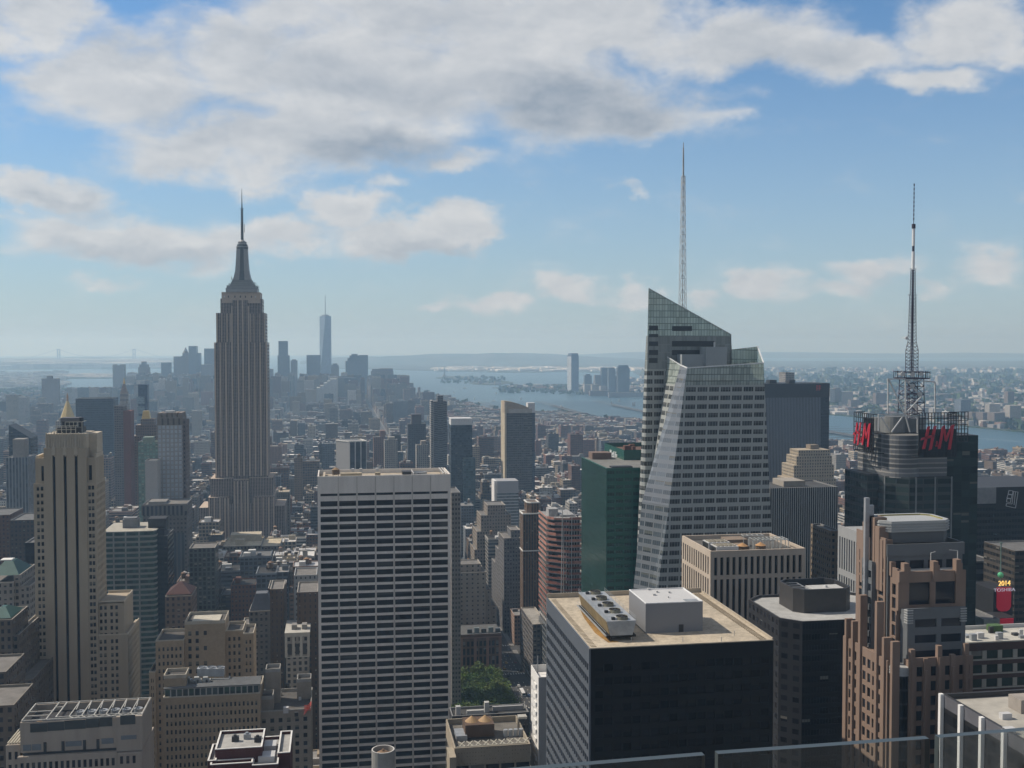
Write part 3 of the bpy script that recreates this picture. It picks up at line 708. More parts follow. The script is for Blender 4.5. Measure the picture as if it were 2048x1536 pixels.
# lower base with stone fins
Yb = 271.0
def fins(lst, depth, name='fin'):
    for (px, ptop, Y, w) in lst:
        x, zt_ = at(px, ptop, Y); b = MB(); b.box(x, x+w, Y, Y+depth, 20, zt_, 0); b.box(x+.25, x+w-.25, Y-.35, Y-.02, 20, zt_-3.2, 0); b.build(name, m_pink, ag)
b0 = XW+1.0; zbse = PY(1840, 1316, Yb).z
bw = MB(); bwins = []
xL = PY(1822, 1400, Yb).x; xR = PY(1945, 1400, Yb).x
facade(bw, bwins, 'n', Yb, xL, xR, 20, zbse, grid(xL+1, xR-.5, 4, .72), rowsdown(zbse-1.8, 26, 4.1, .66, 30), 0, .5)
bw.box(xL, xR, Yb+.52, Yg-.1, 0, zbse-1.2, 0)
# east face of the base
zb1 = PX(1770, 1290, b0).z
facade(bw, bwins, 'e', b0, Yb+4.5, ye, 20, zb1-4, grid(Yb+5, ye-.5, 9, .62), rowsdown(zb1-6, 30, 4.1, .66, 30), 0, .5)
bw.box(b0+.52, X0-.6, Yb+4.5, ye, 0, zb1-4.6, 0)
bw.build('base', m_pink, ag)
put_windows(ag, wins+pw+bwins, p_ag)
# rounded glass corner
cxx, cyy = b0+3.2, Yb+3.2
b = MB(); zq = PX(1800, 1340, b0+1).z
b.cyl(cxx, cyy, 0, zq-2.2, 2.7, n=20, mi=0, bay=1.4, fl=3.9); b.cyl(cxx, cyy, zq-2.2, zq, 2.85, n=20, mi=1)
for k in range(3): b.cyl(cxx, cyy, zq-2.1+k*.75, zq-1.8+k*.75, 3.0, n=20, mi=1)
b.build('corner_turret', [fac('turret_glass', (.03, .032, .036), (.006, .008, .01), .9, .86, rg=.06, bl=.05), m_rib], ag)
fins([(1822, 1300, Yb-.6, 1.3), (1848, 1318, Yb-.6, 1.3), (1876, 1292, Yb-.6, 1.3), (1903, 1310, Yb-.6, 1.3), (1930, 1288, Yb-.6, 1.3)], 1.3)
def finsE(lst):
    for (px, ptop, w) in lst:
        p = PX(px, ptop, b0-.6); b = MB(); b.box(b0-.6, b0+1.6, p.y-w/2, p.y+w/2, 20, p.z, 0); b.build('fin', m_pink, ag)
finsE([(1691, 1237, 1.1), (1704, 1242, 1.1), (1719, 1190, 1.3), (1752, 1203, 1.3), (1766, 1275, 1.2), (1783, 1283, 1.2)])
reg(XW, xr+3, Yb, ye, zc, 'the pink granite stepped tower')

# --- crystal glass tower with spire
gt = thing('glass_skyscraper', 'faceted grey green glass skyscraper with a sloping crown and tall white spire', 'skyscraper', (180, 555, 0))
m_bofa = fac('grey_glass_bands', (.36, .38, .37), (.024, .027, .029), .84, .53, rg=.1, rw=.3, bl=.35, mull=4, blind=(.085, .088, .088), noise=.05, vary=1.0)
m_bofa_e = fac('sky_reflection_glass', (.21, .23, .26), (.09, .105, .125), .9, .5, rg=.08, rw=.18, bl=.2, mull=5, noise=.05, vary=.6, spec=.8)  # sky reflected by the tilted facet put into this paler glass colour
m_scr = fac('screen_glass', (.14, .165, .155), (.34, .39, .36), .86, .88, rg=.12, rw=.4, bl=0, noise=.04, vary=.35)
def seethrough(m, amount):      # coated screen glass lets part of the sky through
    t = NT(m.node_tree); out = [n for n in t.n if n.type == 'OUTPUT_MATERIAL'][0]; bs = m.node_tree.nodes['Principled BSDF']
    tr = t.new('ShaderNodeBsdfTransparent', {'Color': (.86, .95, .92)}); mx_ = t.new('ShaderNodeMixShader', {0: amount, 1: bs.outputs[0], 2: tr.outputs[0]}); t.l.new(mx_.outputs[0], out.inputs['Surface'])
seethrough(m_scr, .3)
def X(px, py, Y): p = PY(px, py, Y); return (p.x, Y, p.z)
YN = 520.0
At, Ab = X(1374, 736, YN), X(1316, 1176, YN)
Bt, Bb = X(1527, 726, YN), X(1545, 1100, YN)
def ext(t_, b_, z):
    k = (z-b_[2])/(t_[2]-b_[2]); return (b_[0]+(t_[0]-b_[0])*k, b_[1]+(t_[1]-b_[1])*k, z)
Et = X(1361, 730, 531); Eb = X(1284, 1003, 536); Ec = X(1267, 1176, 536)
Dt = X(1337, 714, 546); Db = (154.0, 546, 120.)
zscr = PY(1450, 770, YN).z
def ring(z):
    A_ = ext(At, Ab, z); B_ = ext(Bt, Bb, z); E_ = ext(Et, Eb, z) if z >= Eb[2] else ext(Eb, Ec, z); k = max(0, min(1.2, (z-120)/(Dt[2]-120)))
    D_ = (Db[0]+(Dt[0]-Db[0])*k, 546, z)
    return [A_, B_, (B_[0], 590, z), (D_[0]*1.085, 590, z), D_, E_]
def lift(rg, zs_): return [(p[0], p[1], zz) for p, zz in zip(rg, zs_)]
b = MB()
r0, r1 = ring(60), ring(zscr)
zmf = Eb[2]; rm = ring(zmf)
b.loft(r0, rm, 0, top=False, bay=6.1, fl=4.35, skip=(5,), vz=zscr); b.loft(rm, r1, 0, top=False, bay=6.1, fl=4.35, skip=(5,))
r2 = ring(250); r2 = lift(r2, [At[2], Bt[2], Bt[2], Dt[2], Dt[2], Et[2]])
b.build('walls', [m_bofa], gt)
b = MB()
L5 = lambda a, c: (Vector(a)-Vector(c)).length
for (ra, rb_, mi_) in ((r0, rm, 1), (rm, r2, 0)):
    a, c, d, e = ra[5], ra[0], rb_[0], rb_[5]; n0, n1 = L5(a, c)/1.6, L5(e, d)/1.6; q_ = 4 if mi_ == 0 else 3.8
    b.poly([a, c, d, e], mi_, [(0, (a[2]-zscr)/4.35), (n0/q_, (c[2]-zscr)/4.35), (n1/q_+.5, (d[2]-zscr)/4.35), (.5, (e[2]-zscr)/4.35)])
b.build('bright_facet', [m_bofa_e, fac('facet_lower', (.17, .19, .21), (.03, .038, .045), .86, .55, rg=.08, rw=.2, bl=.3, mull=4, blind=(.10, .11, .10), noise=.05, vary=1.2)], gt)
b = MB(); b.loft(r1, r2, 0, top=False, bay=1.55, fl=3.3, skip=(5, 2, 3)); b.build('glass_screen', [m_scr], gt)
zro = zscr+2.5
b = MB(); b.poly([(p[0], p[1], zro) for p in ring(zro)]); b.build('roof', plain('dark_plant_roof', (.07, .07, .07), .9), gt)
b = MB()
for i, j in ((5, 0), (0, 1)): b.bar(r2[i], r2[j], .55)
b.bar(r2[4], r2[5], .4); b.bar(r2[1], X(1515, 693, 547), .5)
b.build('coping_rail', plain('white_rail', (.66, .68, .69), .4), gt)
# rear tall slab
YS = 548.0
Pk, G = X(1297.5, 577, YS), X(1290, 950, YS); Rt, Rb = X(1461.7, 669, YS), X(1466, 700, YS)
Sl = X(1278, 950, YS+6)
zmid = PY(1380, 672, YS).z; w1 = X(1515, 693, YS-1)
def slab(z):
    g_ = ext(Pk, G, z); k = (z-G[2])/(Pk[2]-G[2]); s_ = (Sl[0]+(Pk[0]+.15-Sl[0])*k, YS+6-5.6*max(0, k), z)
    rr_ = ext(Rt, Rb, z) if z > Rb[2] else (Rb[0]+1.2*(Rb[2]-z)/100, YS, z)
    return [g_, rr_, (rr_[0], 590, z), (s_[0]*582/s_[1]+.5, 582, z), s_]
s0, s1 = slab(60), slab(PY(1380, 738, YS).z)
b = MB(); b.loft(s0, s1, 0, top=False, bay=6.1, fl=4.35); s2 = slab(zmid)
b.loft(s1, slab(zmid-.01), 1, top=False, bay=1.6, fl=4.35)
b.build('rear_walls', [m_bofa, fac('smooth_grey_glass', (.25, .27, .265), (.20, .22, .215), .9, .9, rg=.2, rw=.3, bl=0, noise=.04, vary=.2)], gt)
# slab crown: translucent screen cut on a slope, thin box
def zsl(x): return Pk[2]+(Rt[2]-Pk[2])*(x-Pk[0])/(Rt[0]-Pk[0])
xa = s2[0][0]; xb = Pk[0]+(Rt[0]-Pk[0])*(zmid-Pk[2])/(Rt[2]-Pk[2]) if zmid > Rt[2] else Rt[0]
b = MB(); bay = 1.55; fl = 3.3
front = [(xa, YS-.05, zmid), (xb, YS-.05, zsl(xb)), (Pk[0], YS-.05, Pk[2])]
if zmid < Rt[2]: front = [(xa, YS-.05, zmid), (Rt[0], YS-.05, zmid), (Rt[0], YS-.05, Rt[2]), (Pk[0], YS-.05, Pk[2])]
uvs = [((p[0]-xa)/bay, (p[2]-zmid)/fl) for p in front]
b.poly(front, 0, uvs); b.poly([(p[0], YS+.5, p[2]) for p in front][::-1], 0, uvs[::-1])
for i in range(len(front)):
    p, q = front[i], front[(i+1) % len(front)]; b.poly([p, (p[0], YS+.5, p[2]), (q[0], YS+.5, q[2]), q], 0)
b.poly([(xa, YS+.5, zmid), (Pk[0], YS+.5, Pk[2]), (Pk[0]*(YS+12)/YS+.4, YS+12, Pk[2]-4), (s2[4][0]*(YS+12)/s2[4][1]+.4, YS+12, zmid)], 0, [(0, 0), (0, 9), (6, 8), (6, 0)])
b.build('sloping_screen', [m_scr], gt)
b = MB(); b.bar(Pk, Rt, .45); b.bar(Rt, (Rt[0]+.3, YS, Rb[2]-8), .4); b.build('screen_edge', plain('pale_edge', (.3, .33, .33), .5), gt)
# dark louvre bands on the upper slab
for (pl_, pr_, pt_, pb_) in ((1298, 1316, 651, 661), (1298, 1316, 668, 674), (1298, 1316, 683, 692), (1298, 1316, 700, 710), (1298, 1315, 716, 726), (1344, 1384, 652, 662), (1344, 1428, 682, 693), (1344, 1412, 700, 710)):
    a, c = PY(pl_, pt_, YS), PY(pr_, pb_, YS); b = MB(); b.box(a.x, c.x, YS-.12, YS-.02, c.z, a.z); b.build('louvre', plain('dark_louvre', (.045, .052, .056), .5), gt)
# right rear screen wing
b = MB(); w0, w1 = X(1463, 699, YS-1), X(1515, 693, YS-1)
b.poly([(w0[0], YS-1, zro), (w1[0], YS-1, zro), w1, w0], 0, [(0, 0), (9, 0), (9, 3.4), (0, 3)])
b.poly([(w1[0], YS-1, zro), (Bt[0], YN+1, zro), Bt, w1], 0, [(0, 0), (15, 0), (15, 2), (0, 3.4)])
b.poly([(w0[0], YS, zro), w0, w1, (w1[0], YS, zro)], 0, [(0, 0), (0, 3), (9, 3), (9, 0)])
b.build('wing_screen', [m_scr], gt)
# grey plant boxes
b = MB(); a, c = PY(1364, 709, 538), PY(1412, 728, 538); b.box(a.x, c.x, 538, 546, zro, a.z); a2, c2 = PY(1412, 694, 536), PY(1454, 728, 536); b.box(a2.x+.02, c2.x, 536, 546, zro, a2.z)
b.build('plant_box', plain('pale_plant_panel', (.30, .33, .35), .6, noise=.04), gt)
b = MB(); p = PY(1433, 690, 537); b.cyl(p.x, 540, a2.z, a2.z+2.6, .5, n=8); b.build('flue', m_white, gt)
# spire
sp_ = PY(1365, 620, 562); tipz = PY(1364.3, 285, 562).z; lz = PY(1364, 352, 562).z
b = MB(); zb_ = zmid-8
lattice(b, sp_.x, 562, zb_, lz, 3.7, 1.6, 12, .26)
b.build('spire_lattice', plain('white_steel', (.62, .66, .68), .4), gt)
b = MB(); b.cyl(sp_.x, 562, zb_, lz, .3, .28, 8); b.cyl(sp_.x, 562, lz, tipz-3, .55, .4, 8); b.cyl(sp_.x, 562, tipz-3, tipz, .25, .2, 6); b.build('spire_core', plain('spire_core', (.42, .45, .47), .5), gt)
reg(150, 216, 520, 590, 288, 'the faceted glass skyscraper')
reg(207, 223, 520, 590, 255)

# --- dark green glass tower
z = PX(1213, 938, XW).z; y0 = PX(1213, 938, XW).y; y1 = PX(1163, 915, XW).y; x1 = XW+60
gg = thing('office_tower', 'dark green glass tower with white lettering on its taller rear block', 'office tower', (180, 620, 0))
m_green_gl = fac('green_glass', (.012, .09, .066), (.004, .026, .021), .8, .45, rg=.05, rw=.15, bl=.12, blind=(.01, .06, .045), mull=3, noise=.05)
m_green_e = fac('green_glass_east', (.009, .042, .034), (.005, .022, .019), .86, .6, rg=.16, rw=.2, bl=.15, blind=(.012, .05, .04), mull=2, noise=.05)  # east glass darkened in colour to offset the sun on that face
b = MB(); b.wall(XW, y1, XW, y0, 0, z, 5, 4.1, 1); b.wall(XW, y0, x1, y0, 0, z, 5, 4.1, 0); b.wall(x1, y0, x1, y1, 0, z, 5, 4.1, 0); b.wall(x1, y1, XW, y1, 0, z, 5, 4.1, 0)
for q in ((XW, XW+.4, y0, y1), (XW+.4, x1, y0, y0+.4)): b.box(*q, z-.02, z+.5, 2)
b.build('walls', [m_green_gl, m_green_e, plain('green_trim', (.02, .09, .07), .4)], gg)
roofslab(gg, XW+.4, x1, y0+.4, y1, z, plain('dim_grey_roof', (.17, .17, .16), .9, noise=.25))
m_gwall = plain('green_panel', (.016, .085, .066), .25, spec=.5, noise=.05)
hx0 = XW+22.0; yh = PX(1248, 900, hx0).y+6; yfar = PX(1209, 887, hx0).y
zt2 = PX(1248, 900, hx0).z
b = MB(); b.box(hx0, x1-1, yh-6, yfar, z-10, zt2, 0, top=False); b.build('upper_block', m_gwall, gg)
b = MB(); b.box(hx0+.4, x1-1.4, yh-5.6, yfar-.4, zt2-3, zt2-2.6); b.build('upper_roof', plain('rusty_plant', (.11, .065, .05), .9), gg)
rn = random.Random(4)
for k in range(9):
    b = MB(); xx, yy = hx0+3+rn.random()*22, yh-4+rn.random()*32; s = 1.5+rn.random()*2.5
    b.box(xx, xx+s, yy, yy+s, zt2-2.6, zt2-1+rn.random()*2.6); b.build('roof_unit', plain('rusty_unit', (.14, .07, .05), .9), gg)
b = MB(); b.box(XW+4, XW+16, y0+3, y0+9, z, z+.9); b.build('roof_unit', m_dark, gg)
b = MB(); b.box(XW+4, XW+16, y1-12, y1-2, z, z+4); b.build('roof_house', plain('brown_house', (.17, .12, .1), .9), gg)
def text(s, size, loc, rot, mat, parent, ext_=.12, sx=1.0, name='lettering', align='CENTER'):
    cu = bpy.data.curves.new(name, 'FONT'); cu.body = s; cu.size = size; cu.extrude = ext_; cu.align_x = align; cu.align_y = 'CENTER'
    tmp = bpy.data.objects.new(name, cu); COL.objects.link(tmp); bpy.context.view_layer.update()
    me = bpy.data.meshes.new_from_object(tmp.evaluated_get(bpy.context.evaluated_depsgraph_get()))
    bpy.data.objects.remove(tmp); bpy.data.curves.remove(cu)
    me.materials.clear(); me.materials.append(mat); ca = me.color_attributes.new('Col', 'FLOAT_COLOR', 'CORNER')
    ca.data.foreach_set('color', np.ones(len(me.loops)*4, 'f'))
    o = bpy.data.objects.new(name, me); COL.objects.link(o)
    o.parent = parent; o.location = Vector(loc)-abs_loc(parent); o.rotation_euler = rot; o.scale = (sx, 1, 1); return o
m_letter = plain('white_letter', (.75, .76, .77), .5, noise=.02)
pt = PX(1227, 909, hx0-.15)
text('MetLife', 6.0, (hx0-.2, pt.y, pt.z), (R(90), 0, R(-90)), m_letter, gg, sx=1.0)
reg(XW, x1, y0, max(y1, yfar), zt2, 'the dark green glass tower')
# --- tower with red sign letters and a tall antenna
q4 = thing('office_tower', 'dark glass tower with red letter signs, a rounded corner drum and a lattice antenna', 'office tower', (290, 520, 0))
m_q = fac('dark_green_glass', (.045, .055, .055), (.010, .018, .018), .93, .6, rg=.06, rw=.4, bl=.18, blind=(.035, .04, .04), mull=0, noise=.08, vary=1.2)
m_qe = fac('grey_green_glass', (.05, .055, .06), (.022, .03, .032), .92, .62, rg=.07, rw=.4, bl=.2, blind=(.06, .06, .06), mull=2, noise=.08, vary=1.2)
m_drum = fac('drum_bands', (.30, .29, .275), (.06, .062, .066), 1.0, .72, rg=.3, rw=.3, bl=0, noise=.1, spec=.6)
Y4 = 490.0; X4 = 270.0
xr4 = PY(1902, 1000, Y4).x; xb = PY(1950, 1000, Y4+22).x; yb4 = PX(1702, 1000, X4).y
zr4 = PY(1850, 955, Y4).z; zlow = PX(1690, 935, X4-3).z
b = MB()
b.wall(X4, yb4, X4, Y4+9, 0, zr4, 6.5, 4.1, 1); b.wall(X4+9, Y4, xr4, Y4, 0, zr4, 6.8, 4.1, 0); b.wall(xr4, Y4, xr4, yb4, 0, zr4, 6, 4.1, 0); b.wall(xr4, yb4, X4, yb4, 0, zr4, 6, 4.1, 0)
b.wall(X4, Y4+9, X4+9, Y4, 0, zr4, 6.5, 4.1, 0)
b.poly([(X4, Y4+9, zr4), (X4+9, Y4, zr4), (xr4, Y4, zr4), (xr4, yb4, zr4), (X4, yb4, zr4)], 2)
b.build('walls', [m_q, m_qe, m_dark], q4)
b = MB(); yl = PX(1690, 935, X4-6).y; b.box(X4-6, X4, Y4+14, yl, 0, zlow, 1, bay=5.5, fl=4.1, tmi=2); b.build('east_wing', [m_q, m_qe, m_dark], q4)
# west wing with torn reflections and a banded stair tower
zw = PY(1930, 870, Y4+22).z
b = MB(); x0w = PY(1905, 1000, Y4+20).x; b.box(xr4, xb, Y4+20, Y4+45, 0, zw, 0, bay=4.5, fl=4.0, tmi=1); b.build('west_wing', [fac('wavy_green_glass', (.02, .035, .032), (.006, .014, .013), .94, .9, rg=.03, rw=.2, bl=.04, blind=(.12, .12, .1), noise=.1, vary=1.0), m_dark], q4)
# corner drum
dx, dy = PY(1803, 920, Y4+10).x, Y4+11; rd = 9.2
zd0, zd1 = PY(1803, 958, Y4).z, PY(1803, 872, Y4).z
b = MB(); b.cyl(dx, dy, zd0, zd1, rd, n=32, bay=100, fl=2.35); b.build('corner_drum', [m_drum], q4)
b = MB(); b.box(X4+2, xr4-1, Y4+12, yb4-3, zr4, zd1, 0, tmi=1, bay=100, fl=2.4); b.box(dx+5, xr4, Y4+4, Y4+12, zr4, PY(1850, 880, Y4).z, 0, bay=100, fl=2.4); b.build('crown_block', [m_drum, m_dark], q4)
b = MB(); b.cyl(dx+1, dy+8, zd1, zd1+8.5, 5.0, n=20); b.box(dx-3, xr4-3, dy+9, yb4-6, zd1, zd1+7, 0); b.build('plant_core', plain('plant_panel', (.17, .18, .185), .6), q4)
for px in (1832, 1870, 1903):
    b = MB(); x_ = PY(px, 960, Y4).x; b.box(x_-.35, x_+.35, Y4-.4, Y4-.02, 0, zr4+.2); b.build('pier', plain('grey_pier', (.2, .21, .21), .5), q4)
for px in (1722, 1745, 1770):
    b = MB(); y_ = PX(px, 960, X4).y; b.box(X4-.4, X4-.02, y_-.35, y_+.35, 0, zr4+.2); b.build('pier', plain('grey_pier', (.2, .21, .21), .5), q4)
# sign frames
m_frame = plain('black_frame', (.016, .016, .018), .6)
m_red = plain('red_letters', (.46, .022, .04), .45, noise=.04, nscale=.05)
fz0, fz1 = PY(1838, 915, Y4-6).z, PY(1838, 826, Y4-6).z
def frame(b, axis, plane, u0, u1, z0, z1, nu, nz, w):
    mp = (lambda u, z_: (u, plane, z_)) if axis == 'n' else (lambda u, z_: (plane, u, z_))
    for i in range(nu+1): u = u0+(u1-u0)*i/nu; b.bar(mp(u, z0), mp(u, z1), w)
    for i in range(nz+1): zz = z0+(z1-z0)*i/nz; b.bar(mp(u0, zz), mp(u1, zz), w)
fx0, fx1 = PY(1838, 850, Y4-6).x, PY(1913, 850, Y4-6).x
b = MB(); frame(b, 'n', Y4-6, fx0, fx1, fz0, fz1, 12, 8, .32)
b.box(fx0, fx1, Y4-5.6, Y4-5.4, fz0, fz0+(fz1-fz0)*.62)
for u in (fx0, fx1):
    for zz in (fz0, fz1): b.bar((u, Y4-6, zz), (u, Y4+3, zz-(2 if zz == fz1 else 0)), .4)
b.build('sign_frame', m_frame, q4)
fx2 = PY(1937, 850, Y4-2).x
b = MB(); frame(b, 'n', Y4-1.5, fx1-1.5, fx2, fz0+7, fz1, 6, 7, .32); b.build('sign_frame', m_frame, q4)
Xs = X4-5
sy0, sy1 = PX(1746, 850, Xs).y, PX(1708, 850, Xs).y; sz0, sz1 = PX(1725, 903, Xs).z, PX(1725, 826, Xs).z
b = MB(); frame(b, 'e', Xs, sy0, sy1, sz0, sz1, 9, 8, .32); b.box(Xs+.4, Xs+.6, sy0, sy0+(sy1-sy0)*.55, sz0, sz1-2)
for u in (sy0, sy1):
    for zz in (sz0, sz1): b.bar((Xs, u, zz), (Xs+6, u, zz), .4)
b.build('sign_frame', m_frame, q4)
# brushed slanted capitals: strokes as slabs in a 0..1 square each
STR = {'H': [((.24, .0), (.05, -.02), (.38, .98), (.56, 1.0)), ((.68, -.02), (.48, -.08), (.80, 1.0), (.99, 1.02)), ((.0, .48), (-.06, .38), (.80, .52), (.86, .64))],
       '&': [((.10, .0), (.0, .15), (.55, .62), (.62, .5)), ((.1, .02), (.02, .2), (.14, .3), (.3, .1)), ((.2, .55), (.3, .62), (.8, .06), (.62, .0)), ((.3, .9), (.2, .6), (.34, .58), (.46, .9)), ((.46, .9), (.52, .56), (.62, .62), (.62, .86)), ((.1, .0), (.12, .12), (.66, .2), (.7, .08))],
       'M': [((.16, .0), (.0, -.02), (.26, .98), (.42, 1.04)), ((.42, 1.04), (.32, .94), (.42, .34), (.53, .30)), ((.54, .30), (.43, .38), (.78, .98), (.88, 1.05)), ((.80, -.04), (.62, -.06), (.83, 1.0), (1.0, 1.06))]}
def brush(parent, axis, plane, u0, u1, z0, z1, flip):
    mp = (lambda u, d, z_: (u, plane-d, z_)) if axis == 'n' else (lambda u, d, z_: (plane-d, u, z_))
    for ch, a, c, lo, hi in (('H', 0, .46, 0, 1), ('&', .42, .54, .08, .36), ('M', .50, 1.0, .0, 1)):
        b = MB()
        for st in STR[ch]:
            pts = [(u0+(u1-u0)*(a+(c-a)*p[0]), z0+(z1-z0)*(lo+(hi-lo)*p[1])) for p in st]
            f = [mp(p[0], .5, p[1]) for p in pts]; k = [mp(p[0], .1, p[1]) for p in pts]
            b.poly(f); b.poly(k[::-1])
            for i in range(4): j = (i+1) % 4; b.poly([f[i], k[i], k[j], f[j]])
        b.build('letter', m_red, parent)
hx = lambda px: PY(px, 880, Y4-6).x
brush(q4, 'n', Y4-6.2, hx(1842), hx(1907), PY(1870, 897, Y4-6).z, PY(1870, 852, Y4-6).z, False)
hy = lambda px: PX(px, 870, Xs).y
brush(q4, 'e', Xs-.2, hy(1709), hy(1743), PX(1725, 889, Xs).z, PX(1725, 846, Xs).z, True)
# white trusses and antenna
m_ws = plain('grey_white_steel', (.45, .46, .46), .5); m_mast = plain('dark_red_mast', (.05, .04, .065), .6)
b = MB(); ty = Y4+1.5
def Pq(px, py, Y=ty): return PY(px, py, Y)
for (A_, B_) in (((1776, 758), (1811, 758)), ((1776, 758), (1776, 827)), ((1811, 758), (1811, 829)), ((1776, 827), (1811, 829)), ((1778, 760), (1808, 825)), ((1756, 829), (1836, 833)), ((1757, 829), (1757, 862)), ((1835, 832), (1835, 866)), ((1762, 834), (1779, 862)), ((1805, 834), (1783, 864)), ((1812, 834), (1820, 864)), ((1812, 826), (1843, 793)), ((1811, 760), (1842, 792)), ((1811, 759), (1870, 764)), ((1870, 764), (1870, 826)), ((1835, 834), (1920, 830)), ((1920, 830), (1918, 860))):
    b.bar(Pq(*A_), Pq(*B_), .5)
b.build('roof_truss', m_ws, q4)
b = MB(); my = Y4+22; mx = PY(1824, 700, my).x
Z = lambda py: PY(1826, py, my).z
zroof = zd1+7
lattice(b, mx, my, zroof, Z(756), 9.5, 8.5, 5, .34); lattice(b, mx, my, zroof, Z(756), 4.6, 4.4, 8, .26)
lattice(b, mx, my, Z(742), Z(700), 4.4, 4.4, 6, .24); lattice(b, mx, my, Z(700), Z(685), 4.4, 3.1, 2, .24)
lattice(b, mx, my, Z(685), Z(590), 3.0, 2.2, 14, .2); lattice(b, mx, my, Z(590), Z(540), 1.9, 1.6, 9, .2)
b.bar((mx-2.5, my, Z(590)), (mx+2.5, my, Z(590)), .3); b.bar((mx-1.8, my, Z(538)), (mx+1.8, my, Z(538)), .3)
for k in range(24): zz = Z(645)+(Z(595)-Z(645))*k/23; b.bar((mx-1.6, my, zz), (mx+2.1, my, zz), .1)
b.build('antenna_lattice', m_mast, q4)
b = MB(); b.cyl(mx, my, Z(742), Z(540), .42, .34, 8); b.build('antenna_core', m_mast, q4)
b = MB()
for (s0_, zz) in ((6.4, Z(756)), (6.4, Z(744))):
    for a in range(4):
        p = [(-s0_, -s0_), (s0_, -s0_), (s0_, s0_), (-s0_, s0_)]; b.bar((mx+p[a][0], my+p[a][1], zz), (mx+p[(a+1) % 4][0], my+p[(a+1) % 4][1], zz), .4)
        for f in range(6): qx = p[a][0]+(p[(a+1) % 4][0]-p[a][0])*f/6; qy = p[a][1]+(p[(a+1) % 4][1]-p[a][1])*f/6; b.bar((mx+qx, my+qy, Z(756)), (mx+qx, my+qy, Z(742)), .2)
b.box(mx-6.2, mx+6.2, my-6.2, my+6.2, Z(756)-.4, Z(756))
b.build('antenna_platform', m_mast, q4)
for (px, py, r_) in ((1806, 748, 1.2), (1826, 749, 1.3), (1843, 748, 1.0), (1826, 772, 1.1), (1840, 788, 1.2), (1831, 813, 1.1), (1814, 676, .8)):
    p = PY(px, py, my-6.8 if py < 760 else my-5); b = MB(); bb = []
    for i in range(12): an = i*math.pi/6; bb.append((p.x+r_*math.cos(an), p.y, p.z+r_*math.sin(an)))
    b.poly(bb); b.poly([(v[0], v[1]+.5, v[2]) for v in bb][::-1])
    for i in range(12): j = (i+1) % 12; b.poly([bb[j], bb[i], (bb[i][0], bb[i][1]+.5, bb[i][2]), (bb[j][0], bb[j][1]+.5, bb[j][2])])
    b.bar((p.x, p.y+.5, p.z), (p.x, my-1.5, p.z), .25); b.build('dish', m_white, q4)
b = MB(); b.cyl(mx, my, Z(538), Z(503), .78, n=10); b.build('antenna_tube', m_letter, q4)
b = MB(); b.cyl(mx, my, Z(503), Z(492), .62, n=10); b.build('antenna_collar', m_mast, q4)
b = MB(); b.cyl(mx, my, Z(492), Z(457), .74, n=10); b.build('antenna_tube', m_letter, q4)
b = MB(); b.cyl(mx, my, Z(457), Z(448), .95, n=10); b.cyl(mx, my, Z(448), Z(369), .2, .14, 6)
for k in range(9): zz = Z(440)+(Z(372)-Z(440))*k/8; b.cyl(mx, my, zz, zz+1.2, .36, n=6)
b.build('antenna_tip', m_mast, q4)
reg(X4, xb, Y4, yb4, zd1, 'the tower with red sign letters')

# --- plain slab behind the crystal tower with a red mark
YP = 1225.0; x0, x1, y0, y1, z = T(1526, 1642, 767, YP, 46); xF = x1
op = thing('office_tower', 'broad grey slab tower with fine vertical ribs and a red emblem near its top', 'office tower', ((x0+x1)/2, YP, 0))
m_rib1 = fac('blue_grey_ribs', (.19, .20, .225), (.03, .035, .045), .55, 1.0, rg=.15, bl=0, noise=.08, vary=.3)
b = MB(); zz = PY(1600, 795, YP).z
b.box(x0, x1, y0, y1, 0, zz, 0, bay=1.9, fl=3.8, top=False); b.build('walls', [m_rib1], op)
xc = PY(1656, 770, YP+10).x
b = MB(); b.box(x1, xc, y0+6, y1, 0, zz, 0, bay=2.6, fl=3.8); b.build('side_bay', [fac('dark_bay', (.03, .034, .04), (.016, .018, .022), .7, .5, bl=0)], op)
b = MB(); b.box(x0-.4, x1+.3, y0-.4, y1, zz, z, 0); b.box(x1+.3, xc+.2, y0+5.6, y1, zz, z-.2, 0)
for (a, c) in ((.16, .28), (.5, .6)): b.box(x0+(x1-x0)*a, x0+(x1-x0)*c, y0+8, y0+20, z, z+4, 0)
b.build('crown', plain('dark_crown', (.026, .027, .03), .6), op)
ex0, ex1 = PY(1632, 780, YP).x, PY(1642, 780, YP).x; ez0, ez1 = PY(1636, 781, YP).z, PY(1636, 770, YP).z
b = MB()
for k in range(2):
    u = ex0+(ex1-ex0)*.5*k; b.box(u, u+1.5, YP-1.0, YP-.5, ez0, ez1); b.box(u+1.5, u+2.6, YP-1.0, YP-.5, ez1-2, ez1-.4); b.box(u+1.5, u+2.6, YP-1.0, YP-.5, ez0+2, ez0+3.4)
b.build('emblem', plain('emblem_red', (.30, .04, .04), .5), op)
reg(x0, xc, y0, y1, z, 'the broad ribbed slab')
